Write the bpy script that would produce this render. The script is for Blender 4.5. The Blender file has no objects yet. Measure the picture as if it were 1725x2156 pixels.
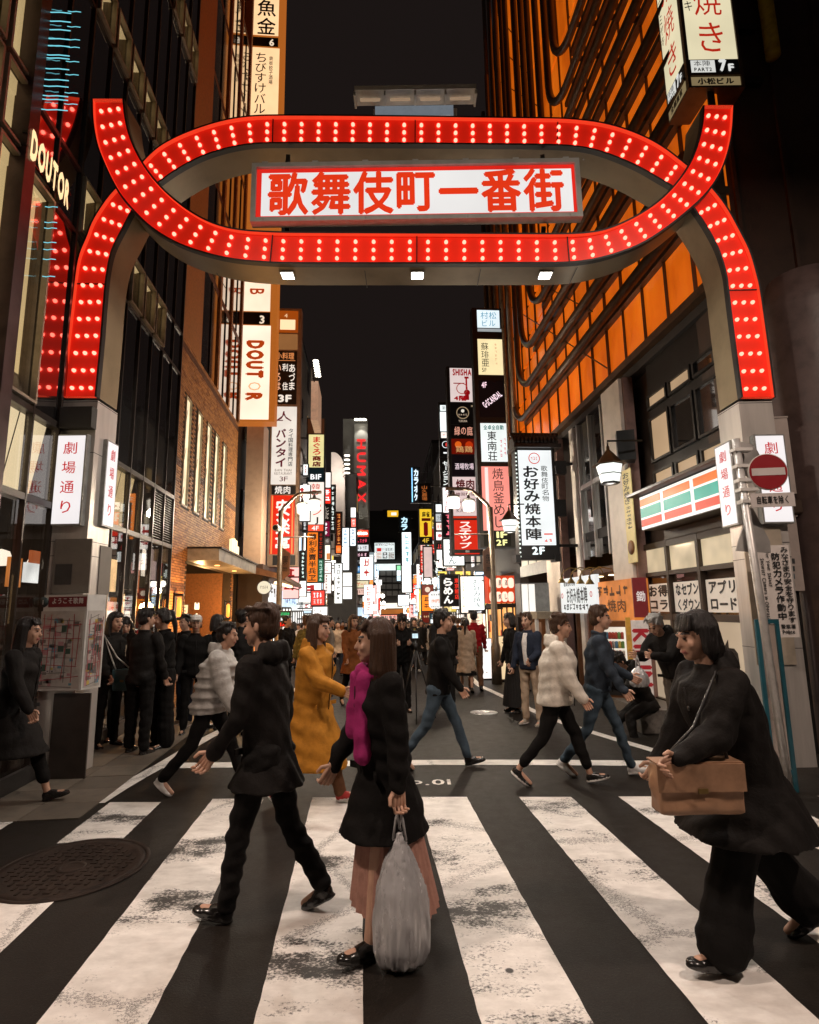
import bpy, bmesh, math, random
import numpy as np
from mathutils import Vector, Matrix, noise

random.seed(7)
SC = bpy.context.scene
COL = SC.collection
V = Vector

# ---------------------------------------------------------------- camera, world, exposure
CAM_H, PITCH, ROLL = 1.68, math.radians(9.47), math.radians(0.9)
UW, UH, UF = 1725.0, 2156.0, 1211.0            # picture units used for reading positions
_f = V((0, math.cos(PITCH), math.sin(PITCH)))
_r0, _u0 = V((1, 0, 0)), V((0, -math.sin(PITCH), math.cos(PITCH)))
_r = _r0 * math.cos(ROLL) - _u0 * math.sin(ROLL)
_u = _r0 * math.sin(ROLL) + _u0 * math.cos(ROLL)
CAMP = V((0, 0, CAM_H))
cam = bpy.data.cameras.new('camera')
cam.sensor_fit = 'HORIZONTAL'; cam.sensor_width = 36.0; cam.lens = 36.0 * UF / UW
cam.clip_start = 0.05; cam.clip_end = 1500
camo = bpy.data.objects.new('camera', cam); COL.objects.link(camo)
camo.matrix_world = Matrix(((_r.x, _u.x, -_f.x, 0), (_r.y, _u.y, -_f.y, 0), (_r.z, _u.z, -_f.z, CAM_H), (0, 0, 0, 1)))
SC.camera = camo

world = bpy.data.worlds.new('World'); SC.world = world; world.use_nodes = True
_wn = world.node_tree.nodes; _wl = world.node_tree.links
_bg = _wn['Background']
_bg.inputs['Color'].default_value = (0.0125, 0.0088, 0.0080, 1)   # city glow on a night sky
_bg.inputs['Strength'].default_value = 0.85

SC.view_settings.view_transform = 'Standard'
SC.view_settings.look = 'None'
SC.view_settings.gamma = 1.0
SC.view_settings.use_curve_mapping = False
SC.view_settings.exposure = 0.0
SC.render.engine = 'CYCLES'
SC.cycles.use_denoising = True
SC.cycles.max_bounces = 6
SC.cycles.diffuse_bounces = 2
SC.cycles.glossy_bounces = 3
SC.cycles.transparent_max_bounces = 8
SC.cycles.sample_clamp_indirect = 4.0
SC.cycles.caustics_reflective = False
SC.cycles.caustics_refractive = False


def lamp(kind, name, loc, energy, color, size=0.3, rot=None, spot=None, blend=0.5, size_y=None):
    l = bpy.data.lights.new(name, kind); l.energy = energy; l.color = color
    if kind == 'AREA':
        l.shape = 'RECTANGLE'; l.size = size; l.size_y = size_y or size
    elif kind == 'SPOT':
        l.spot_size = spot; l.spot_blend = blend; l.shadow_soft_size = size
    else:
        l.shadow_soft_size = size
    o = bpy.data.objects.new(name, l); COL.objects.link(o); o.location = loc
    if rot is not None:
        o.rotation_euler = rot
    return o


# ---------------------------------------------------------------- reading points
def ray(u, v):
    return (_f + _r * ((u - UW / 2) / UF) - _u * ((v - UH / 2) / UF))


def at(u, v, Y):
    d = ray(u, v); return CAMP + d * (Y / d.y)


def gz(y):
    """street level: flat at the crossing, then falling gently away from it"""
    t = y - 6.5
    if t <= 0: return 0.0
    if t < 3: return -0.031 * t * t / 6.0
    return -0.031 * (t - 1.5)


def ground(u, v):
    d = ray(u, v)
    t = -CAM_H / d.z if d.z < 0 else 60
    for _ in range(40):
        p = CAMP + d * t
        e = p.z - gz(p.y)
        t += e / max(0.02, -d.z - 0.031 * d.y) * 0.7
    return CAMP + d * t


class Plane:
    """vertical plane through p with outward normal n (towards the viewer's side)"""
    def __init__(s, p, n):
        s.p = V(p); s.n = V(n).normalized(); s.up = V((0, 0, 1)); s.right = s.up.cross(s.n).normalized()
        # right as seen by somebody looking at the face

    def hit(s, u, v):
        d = ray(u, v); t = (s.p - CAMP).dot(s.n) / d.dot(s.n); return CAMP + d * t

    def ab(s, u, v):
        q = s.hit(u, v); return (q - s.p).dot(s.right), q.z

    def rect(s, u0, v0, u1, v1):
        um, vm = (u0 + u1) / 2, (v0 + v1) / 2
        a0, a1 = s.ab(u0, vm)[0], s.ab(u1, vm)[0]
        b1, b0 = s.ab(um, v0)[1], s.ab(um, v1)[1]
        return min(a0, a1), min(b0, b1), max(a0, a1), max(b0, b1)

    def pt(s, a, b, out=0.0):
        return V((s.p.x, s.p.y, 0)) + s.right * a + s.n * out + V((0, 0, b))


def facing(u, v, Y, nx=0.08):
    return Plane(at(u, v, Y), (nx, -1, 0))


def smooth2(pts, it=2):
    for _ in range(it):
        q = [pts[0]]
        for a, b in zip(pts[:-1], pts[1:]):
            q += [(a[0] * .75 + b[0] * .25, a[1] * .75 + b[1] * .25), (a[0] * .25 + b[0] * .75, a[1] * .25 + b[1] * .75)]
        pts = q + [pts[-1]]
    return pts


def resample(pts, n):
    d = [0]
    for a, b in zip(pts[:-1], pts[1:]): d.append(d[-1] + math.dist(a, b))
    x = np.linspace(0, d[-1], n)
    return list(zip(np.interp(x, d, [p[0] for p in pts]), np.interp(x, d, [p[1] for p in pts])))


# ---------------------------------------------------------------- materials
def lin(h):
    h = h.lstrip('#'); c = [int(h[i:i + 2], 16) / 255 for i in (0, 2, 4)]
    return tuple(x / 12.92 if x <= 0.04045 else ((x + 0.055) / 1.055) ** 2.4 for x in c)


_M = {}


def _newmat(name):
    m = bpy.data.materials.new(name); m.use_nodes = True
    nt = m.node_tree
    for n in list(nt.nodes): nt.nodes.remove(n)
    out = nt.nodes.new('ShaderNodeOutputMaterial')
    return m, nt, out


def _noise(nt, scale, detail=4, rough=0.6, stretch=None, coord='Object'):
    tc = nt.nodes.new('ShaderNodeTexCoord'); src = tc.outputs[coord]
    if stretch:
        mp = nt.nodes.new('ShaderNodeMapping'); mp.inputs['Scale'].default_value = stretch
        nt.links.new(src, mp.inputs['Vector']); src = mp.outputs['Vector']
    n = nt.nodes.new('ShaderNodeTexNoise'); n.inputs['Scale'].default_value = scale
    n.inputs['Detail'].default_value = detail; n.inputs['Roughness'].default_value = rough
    nt.links.new(src, n.inputs['Vector']); return n


def _ramp(nt, src, stops):
    r = nt.nodes.new('ShaderNodeValToRGB')
    e = r.color_ramp.elements
    while len(e) < len(stops): e.new(0.5)
    for k, (p, c) in enumerate(stops):
        e[k].position = p; e[k].color = (*c, 1) if len(c) == 3 else c
    nt.links.new(src, r.inputs['Fac']); return r


def pbr(name, col, rough=0.6, metal=0.0, var=0.25, scale=6.0, bump=0.0, bscale=40.0, spec=0.5, emit=None, estr=0.0, stretch=None, col2=None, sheen=0.0, coat=0.0):
    if name in _M: return _M[name]
    if isinstance(col, str): col = lin(col)
    m, nt, out = _newmat(name)
    b = nt.nodes.new('ShaderNodeBsdfPrincipled'); nt.links.new(b.outputs[0], out.inputs['Surface'])
    b.inputs['Roughness'].default_value = rough; b.inputs['Metallic'].default_value = metal
    b.inputs['Specular IOR Level'].default_value = spec
    if sheen: b.inputs['Sheen Weight'].default_value = sheen
    if coat: b.inputs['Coat Weight'].default_value = coat; b.inputs['Coat Roughness'].default_value = 0.08
    if var > 0:
        n = _noise(nt, scale, 6, 0.62, stretch)
        c2 = col2 if col2 else tuple(max(0, c * (1 - var)) for c in col)
        if isinstance(c2, str): c2 = lin(c2)
        c3 = tuple(min(1, c * (1 + var * 0.6)) for c in col)
        r = _ramp(nt, n.outputs['Fac'], [(0.33, c2), (0.5, col), (0.68, c3)])
        nt.links.new(r.outputs['Color'], b.inputs['Base Color'])
        rr = nt.nodes.new('ShaderNodeMapRange'); rr.inputs['To Min'].default_value = max(0.02, rough - 0.12); rr.inputs['To Max'].default_value = min(1, rough + 0.12)
        nt.links.new(n.outputs['Fac'], rr.inputs['Value']); nt.links.new(rr.outputs[0], b.inputs['Roughness'])
    else:
        b.inputs['Base Color'].default_value = (*col, 1)
    if bump:
        n2 = _noise(nt, bscale, 5, 0.6, stretch)
        bp = nt.nodes.new('ShaderNodeBump'); bp.inputs['Strength'].default_value = bump; bp.inputs['Distance'].default_value = 0.01
        nt.links.new(n2.outputs['Fac'], bp.inputs['Height']); nt.links.new(bp.outputs[0], b.inputs['Normal'])
    if emit is not None:
        if isinstance(emit, str): emit = lin(emit)
        b.inputs['Emission Color'].default_value = (*emit, 1); b.inputs['Emission Strength'].default_value = estr
    _M[name] = m
    return m


def em(hexcol, s=1.0, var=0.10, scale=1.3):
    """a lit sign face / lamp: light through a diffusing sheet, a little uneven from the tubes behind it"""
    key = ('em', hexcol, s, var, scale)
    if key in _M: return _M[key]
    col = lin(hexcol)
    m, nt, out = _newmat('lit_' + hexcol.strip('#'))
    e = nt.nodes.new('ShaderNodeEmission'); e.inputs['Strength'].default_value = s
    e.inputs['Color'].default_value = (*col, 1)
    if var > 0:
        n = _noise(nt, scale, 2, 0.5)
        mr = nt.nodes.new('ShaderNodeMapRange'); mr.inputs['From Min'].default_value = 0.3; mr.inputs['From Max'].default_value = 0.7
        mr.inputs['To Min'].default_value = s * (1 - var); mr.inputs['To Max'].default_value = s * (1 + var)
        nt.links.new(n.outputs['Fac'], mr.inputs['Value']); nt.links.new(mr.outputs[0], e.inputs['Strength'])
    d = nt.nodes.new('ShaderNodeBsdfPrincipled'); d.inputs['Base Color'].default_value = (*[c * 0.12 for c in col], 1); d.inputs['Roughness'].default_value = 0.4; d.inputs['Specular IOR Level'].default_value = 0.3
    a = nt.nodes.new('ShaderNodeAddShader')
    nt.links.new(e.outputs[0], a.inputs[0]); nt.links.new(d.outputs[0], a.inputs[1]); nt.links.new(a.outputs[0], out.inputs['Surface'])
    _M[key] = m
    return m


def glass_mat(name, tint=(0.6, 0.58, 0.55), refl=1.0):
    if name in _M: return _M[name]
    m, nt, out = _newmat(name)
    t = nt.nodes.new('ShaderNodeBsdfTransparent'); t.inputs['Color'].default_value = (*tint, 1)
    g = nt.nodes.new('ShaderNodeBsdfGlossy'); g.inputs['Roughness'].default_value = 0.012
    g.inputs['Color'].default_value = (0.95, 0.93, 0.9, 1)
    lw = nt.nodes.new('ShaderNodeLayerWeight'); lw.inputs['Blend'].default_value = 0.5
    pw = nt.nodes.new('ShaderNodeMath'); pw.operation = 'POWER'; pw.inputs[1].default_value = 4.0
    nt.links.new(lw.outputs['Facing'], pw.inputs[0])
    mr = nt.nodes.new('ShaderNodeMapRange'); mr.inputs['To Min'].default_value = 0.07 * refl; mr.inputs['To Max'].default_value = 0.95
    nt.links.new(pw.outputs[0], mr.inputs['Value'])
    mx = nt.nodes.new('ShaderNodeMixShader')
    nt.links.new(mr.outputs[0], mx.inputs[0]); nt.links.new(t.outputs[0], mx.inputs[1]); nt.links.new(g.outputs[0], mx.inputs[2])
    nt.links.new(mx.outputs[0], out.inputs['Surface'])
    _M[name] = m
    return m


# ---------------------------------------------------------------- mesh builder and scene tree
ORG = {}


class MB:
    def __init__(s): s.v, s.f, s.m, s.sm = [], [], [], []

    def face(s, pts, mi=0, smooth=False):
        i = len(s.v); s.v += [tuple(p) for p in pts]; s.f.append(tuple(range(i, i + len(pts)))); s.m.append(mi); s.sm.append(smooth)

    def hexa(s, p, mi=0, skip=()):
        """p: 8 points, bottom ring 0-3 then top ring 4-7 (counter-clockwise seen from above)"""
        i = len(s.v); s.v += [tuple(q) for q in p]
        for k, q in enumerate(((3, 2, 1, 0), (4, 5, 6, 7), (0, 1, 5, 4), (1, 2, 6, 5), (2, 3, 7, 6), (3, 0, 4, 7))):
            if k in skip: continue
            s.f.append(tuple(i + j for j in q)); s.m.append(mi); s.sm.append(False)

    def box(s, x0, y0, z0, x1, y1, z1, mi=0):
        s.hexa([(x0, y0, z0), (x1, y0, z0), (x1, y1, z0), (x0, y1, z0), (x0, y0, z1), (x1, y0, z1), (x1, y1, z1), (x0, y1, z1)], mi)

    def pbox(s, pl, a0, b0, a1, b1, o0, o1, mi=0):
        """box on a Plane: a along it, b height, from o0 to o1 outwards"""
        q = pl.pt
        s.hexa([q(a0, b0, o1), q(a1, b0, o1), q(a1, b0, o0), q(a0, b0, o0), q(a0, b1, o1), q(a1, b1, o1), q(a1, b1, o0), q(a0, b1, o0)], mi)

    def bar(s, p0, p1, w, h=None, mi=0, up=(0, 0, 1)):
        p0, p1 = V(p0), V(p1); h = h or w
        d = (p1 - p0).normalized(); u = V(up)
        if abs(d.dot(u)) > 0.95: u = V((0, 1, 0))
        a = d.cross(u).normalized() * (w / 2); b = a.cross(d).normalized() * (h / 2)
        s.hexa([p0 - a - b, p0 + a - b, p1 + a - b, p1 - a - b, p0 - a + b, p0 + a + b, p1 + a + b, p1 - a + b], mi)

    def tube(s, pts, r, seg=8, mi=0, caps=True):
        pts = [V(p) for p in pts]; n = len(pts); i0 = len(s.v)
        rr = r if isinstance(r, (list, tuple)) else [r] * n
        d = (pts[1] - pts[0]).normalized(); ref = V((0, 0, 1)) if abs(d.z) < 0.9 else V((1, 0, 0))
        a = d.cross(ref).normalized()
        for k in range(n):
            d = (pts[min(n - 1, k + 1)] - pts[max(0, k - 1)]).normalized()
            a = (a - d * a.dot(d)).normalized(); b = d.cross(a)
            for j in range(seg):
                t = 2 * math.pi * j / seg
                s.v.append(tuple(pts[k] + (a * math.cos(t) + b * math.sin(t)) * rr[k]))
        for k in range(n - 1):
            for j in range(seg):
                j2 = (j + 1) % seg
                s.f.append((i0 + k * seg + j, i0 + k * seg + j2, i0 + (k + 1) * seg + j2, i0 + (k + 1) * seg + j)); s.m.append(mi); s.sm.append(True)
        if caps:
            s.f.append(tuple(i0 + j for j in reversed(range(seg)))); s.m.append(mi); s.sm.append(False)
            s.f.append(tuple(i0 + (n - 1) * seg + j for j in range(seg))); s.m.append(mi); s.sm.append(False)

    def lathe(s, c, prof, seg=16, mi=0, axis=(0, 0, 1)):
        """prof: list of (radius, height along axis)"""
        c, ax = V(c), V(axis).normalized()
        ref = V((1, 0, 0)) if abs(ax.x) < 0.9 else V((0, 1, 0))
        a = ax.cross(ref).normalized(); b = ax.cross(a); i0 = len(s.v)
        for r, h in prof:
            for j in range(seg):
                t = 2 * math.pi * j / seg
                s.v.append(tuple(c + ax * h + (a * math.cos(t) + b * math.sin(t)) * r))
        for k in range(len(prof) - 1):
            for j in range(seg):
                j2 = (j + 1) % seg
                s.f.append((i0 + k * seg + j, i0 + k * seg + j2, i0 + (k + 1) * seg + j2, i0 + (k + 1) * seg + j)); s.m.append(mi); s.sm.append(True)

    def poly(s, pts2, pl, o0, o1, mi=0):
        """extruded polygon on a plane: pts2 list of (a,b) counter-clockwise"""
        n = len(pts2); i = len(s.v)
        s.v += [tuple(pl.pt(a, b, o1)) for a, b in pts2] + [tuple(pl.pt(a, b, o0)) for a, b in pts2]
        s.f.append(tuple(range(i, i + n))); s.m.append(mi); s.sm.append(False)
        s.f.append(tuple(i + n + j for j in reversed(range(n)))); s.m.append(mi); s.sm.append(False)
        for j in range(n):
            k = (j + 1) % n
            s.f.append((i + j, i + n + j, i + n + k, i + k)); s.m.append(mi); s.sm.append(False)

    def mesh(s, name, mats, org=V((0, 0, 0))):
        me = bpy.data.meshes.new(name)
        ox, oy, oz = org
        me.from_pydata([(x - ox, y - oy, z - oz) for x, y, z in s.v], [], s.f)
        for m in (mats if isinstance(mats, (list, tuple)) else [mats]): me.materials.append(m)
        me.polygons.foreach_set('material_index', s.m); me.polygons.foreach_set('use_smooth', s.sm)
        me.update()
        return me

    def build(s, name, mats, parent=None, org=None):
        o0 = ORG.get(parent.name, V((0, 0, 0))) if parent else V((0, 0, 0))
        if parent is None and org is not None: o0 = V(org)
        me = s.mesh(name, mats, o0)
        o = bpy.data.objects.new(name, me); COL.objects.link(o)
        if parent: o.parent = parent
        else: o.location = o0
        ORG[o.name] = o0
        return o


def thing(name, label, cat, loc=(0, 0, 0), group=None):
    o = bpy.data.objects.new(name, None); COL.objects.link(o); o.location = loc; o.empty_display_size = 0.2
    ORG[o.name] = V(loc)
    o['label'] = label; o['category'] = cat
    if group: o['group'] = group
    return o


def tag(o, label, cat, group=None):
    o['label'] = label; o['category'] = cat
    if group: o['group'] = group
    return o


def struct(o, label=None, cat=None):
    o['kind'] = 'structure'
    if label: o['label'] = label
    if cat: o['category'] = cat
    return o


def piece(name, me, parent, loc=(0, 0, 0), rot=None):
    """a part that shares its mesh with its look-alikes"""
    o = bpy.data.objects.new(name, me); COL.objects.link(o); o.parent = parent
    o.location = V(loc) - ORG.get(parent.name, V((0, 0, 0)))
    if rot is not None: o.rotation_euler = rot
    return o


# ---------------------------------------------------------------- lettering (Blender's built-in font, cached glyph meshes)
TMP = bpy.data.scenes.new('workbench_scene')
_G = {}


def tmp_depsgraph():
    with bpy.context.temp_override(scene=TMP, view_layer=TMP.view_layers[0]):
        dg = bpy.context.evaluated_depsgraph_get()
    dg.update(); return dg


def glyph(ch):
    if ch in _G: return _G[ch]
    c = bpy.data.curves.new('g', 'FONT'); c.body = ch; c.size = 1; c.resolution_u = 2
    o = bpy.data.objects.new('g', c); TMP.collection.objects.link(o)
    dg = tmp_depsgraph()
    me = bpy.data.meshes.new_from_object(o.evaluated_get(dg))
    vs = [(v.co.x, v.co.y) for v in me.vertices]; fs = [tuple(p.vertices) for p in me.polygons]
    bpy.data.meshes.remove(me); bpy.data.objects.remove(o); bpy.data.curves.remove(c)
    if vs:
        xs = [p[0] for p in vs]; ys = [p[1] for p in vs]; bb = (min(xs), min(ys), max(xs), max(ys))
    else: bb = (0, 0, 0.3, 0.3)
    _G[ch] = (vs, fs, bb)
    return _G[ch]


def letters(mb, pl, text, rc, way='v', out=0.004, bold=0.0, mi=0, rot=False, fill=0.9, mirror=False, shear=0.0):
    """put text into rectangle rc=(a0,b0,a1,b1) of a plane; way v: one character under the other, h: in a line; rot: a line turned to read downwards"""
    a0, b0, a1, b1 = rc
    shifts = [(0, 0)] if bold <= 0 else [(0, 0), (bold, 0), (-bold, 0), (0, bold), (0, -bold)]
    W, Hh = a1 - a0, b1 - b0

    def put(ch, cx, cy, sx, sy):
        vs, fs, bb = glyph(ch)
        gx, gy = (bb[0] + bb[2]) / 2, (bb[1] + bb[3]) / 2
        for k, (dx, dy) in enumerate(shifts):
            i = len(mb.v); o = out + k * 0.0006
            for x, y in vs:
                lx, ly = (x - gx + dx), (y - gy + dy)
                lx += shear * ly
                if mirror: lx = -lx
                if rot: A, B = cx + ly * sy, cy - lx * sx
                else: A, B = cx + lx * sx, cy + ly * sy
                mb.v.append(tuple(pl.pt(A, B, o)))
            for f in fs:
                mb.f.append(tuple(i + j for j in f)); mb.m.append(mi); mb.sm.append(False)
    if way == 'v':
        n = len(text); ch_h = Hh / n
        for k, ch in enumerate(text):
            if ch == ' ': continue
            bb = glyph(ch)[2]
            w, h = bb[2] - bb[0] + 2 * bold, bb[3] - bb[1] + 2 * bold
            small = w < 0.45 or h < 0.45
            sx = W * fill / (1.0 if small else max(w, 0.8)); sy = ch_h * fill / (1.0 if small else max(h, 0.8))
            if ch in 'ー一' and ch == 'ー':
                # the long bar stands upright in vertical writing
                c = (a0 + a1) / 2; mid = b1 - (k + 0.5) * ch_h
                mb.pbox(pl, c - W * 0.06, mid - ch_h * 0.38, c + W * 0.06, mid + ch_h * 0.38, 0.0, out, mi); continue
            put(ch, (a0 + a1) / 2, b1 - (k + 0.5) * ch_h, sx, sy)
    else:
        adv, xs = 0.0, []
        for ch in text:
            bb = glyph(ch)[2]
            if ch == ' ': adv += 0.35; xs.append(None); continue
            w = bb[2] - bb[0] + 2 * bold
            wide = ord(ch) > 0x2000
            if wide: xs.append(adv + 0.5); adv += 1.04
            else: xs.append(adv + w / 2 + 0.04); adv += w + 0.09
        tall = 0.9 if any(ord(c) > 0x2000 for c in text) else 0.72
        L, T = (Hh, W) if rot else (W, Hh)
        sx, sy = L * fill / max(adv, 0.1), T * fill / tall
        for ch, x in zip(text, xs):
            if x is None: continue
            off = (x - adv / 2) * sx
            bb = glyph(ch)[2]
            base = 0.0
            if ch in '.,_': base = -0.32 * sy
            if ch in "'ﾟ\"": base = 0.3 * sy
            if rot: put(ch, (a0 + a1) / 2 + base, (b0 + b1) / 2 - off, sx, sy)
            else: put(ch, (a0 + a1) / 2 + (-off if mirror else off), (b0 + b1) / 2 + base, sx, sy)


def sub(rc, fx0, fy0, fx1, fy1):
    """a fraction of a rectangle, y counted from the top"""
    a0, b0, a1, b1 = rc
    return (a0 + (a1 - a0) * fx0, b1 - (b1 - b0) * fy1, a0 + (a1 - a0) * fx1, b1 - (b1 - b0) * fy0)


BLACK = pbr('sign_black_paint', (0.012, 0.011, 0.011), 0.45, var=0.3)
DARKM = pbr('dark_metal', (0.03, 0.027, 0.025), 0.45, 0.6, var=0.35, scale=9)
GREYM = pbr('grey_metal', (0.30, 0.30, 0.285), 0.42, 0.45, var=0.25, scale=8)
STEEL = pbr('brushed_steel', (0.62, 0.58, 0.54), 0.34, 0.45, var=0.22, scale=5, bump=0.08, bscale=60, stretch=(1, 1, 0.08))
WHITEP = pbr('white_paint_metal', (0.62, 0.6, 0.57), 0.45, var=0.18, scale=5)

# ---------------------------------------------------------------- lamps behind the viewer: two avenue lamp posts (their light only lives in their builder)
def avenue_lamp(x, y, dirx, watts, label):
    t = thing('avenue_street_lamp', label, 'street lamp', (x, y, 0), 'tall avenue lamps behind the crossing')
    m = MB(); m.lathe((x, y, 0), [(0.0, 0), (0.14, 0), (0.14, 0.5), (0.09, 0.55), (0.06, 7.6), (0.05, 7.7), (0, 7.7)], 12); m.build('pole', GREYM, t)
    m = MB(); m.tube([(x, y, 7.3), (x + dirx * 0.4, y + 0.35, 7.75), (x + dirx * 1.9, y + 0.9, 7.9)], 0.035, 8); m.build('arm', GREYM, t)
    c = V((x + dirx * 2.2, y + 1.05, 7.88)); m = MB(); m.box(c.x - 0.3, c.y - 0.16, c.z - 0.02, c.x + 0.3, c.y + 0.16, c.z + 0.1); m.build('lamp_head', GREYM, t)
    m = MB(); m.box(c.x - 0.25, c.y - 0.12, c.z - 0.05, c.x + 0.25, c.y + 0.12, c.z - 0.021); m.build('diffuser', em('#ffe8d2', 6, 0), t)
    l = lamp('AREA', 'avenue_lamp_light', (c.x, c.y, c.z - 0.07), watts, (1.0, 0.79, 0.66), 0.5, (0, 0, 0), size_y=0.25); l.parent = t; l.location = V((c.x, c.y, c.z - 0.07)) - V((x, y, 0))


avenue_lamp(-6.2, -0.2, 1, 430, 'tall grey avenue lamp post with warm head, left of the crossing')
avenue_lamp(6.6, -0.6, -1, 430, 'tall grey avenue lamp post with warm head, right of the crossing')

# ---------------------------------------------------------------- road
def asphalt():
    m, nt, out = _newmat('asphalt')
    b = nt.nodes.new('ShaderNodeBsdfPrincipled'); nt.links.new(b.outputs[0], out.inputs['Surface'])
    n1 = _noise(nt, 0.7, 5, 0.6); n2 = _noise(nt, 85, 4, 0.8); n3 = _noise(nt, 9, 6, 0.7)
    r = _ramp(nt, n1.outputs['Fac'], [(0.3, (0.0105, 0.0082, 0.0062)), (0.7, (0.0225, 0.0172, 0.013))])
    r2 = _ramp(nt, n2.outputs['Fac'], [(0.36, (0.45, 0.45, 0.45)), (0.60, (1.0, 1.0, 1.0)), (0.70, (3.2, 3.0, 2.8))])
    r3 = _ramp(nt, n3.outputs['Fac'], [(0.3, (0.75, 0.75, 0.75)), (0.7, (1.15, 1.15, 1.15))])
    mx = nt.nodes.new('ShaderNodeMix'); mx.data_type = 'RGBA'; mx.blend_type = 'MULTIPLY'; mx.inputs['Factor'].default_value = 1
    nt.links.new(r.outputs['Color'], mx.inputs['A']); nt.links.new(r2.outputs['Color'], mx.inputs['B'])
    mx2 = nt.nodes.new('ShaderNodeMix'); mx2.data_type = 'RGBA'; mx2.blend_type = 'MULTIPLY'; mx2.inputs['Factor'].default_value = 1
    nt.links.new(mx.outputs['Result'], mx2.inputs['A']); nt.links.new(r3.outputs['Color'], mx2.inputs['B'])
    nt.links.new(mx2.outputs['Result'], b.inputs['Base Color']); b.inputs['Specular IOR Level'].default_value = 0.22
    mr = nt.nodes.new('ShaderNodeMapRange'); mr.inputs['To Min'].default_value = 0.42; mr.inputs['To Max'].default_value = 0.72
    nt.links.new(n3.outputs['Fac'], mr.inputs['Value']); nt.links.new(mr.outputs[0], b.inputs['Roughness'])
    bp = nt.nodes.new('ShaderNodeBump'); bp.inputs['Strength'].default_value = 0.55; bp.inputs['Distance'].default_value = 0.006
    nt.links.new(n2.outputs['Fac'], bp.inputs['Height']); nt.links.new(bp.outputs[0], b.inputs['Normal'])
    _M['asphalt'] = m
    return m


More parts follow.
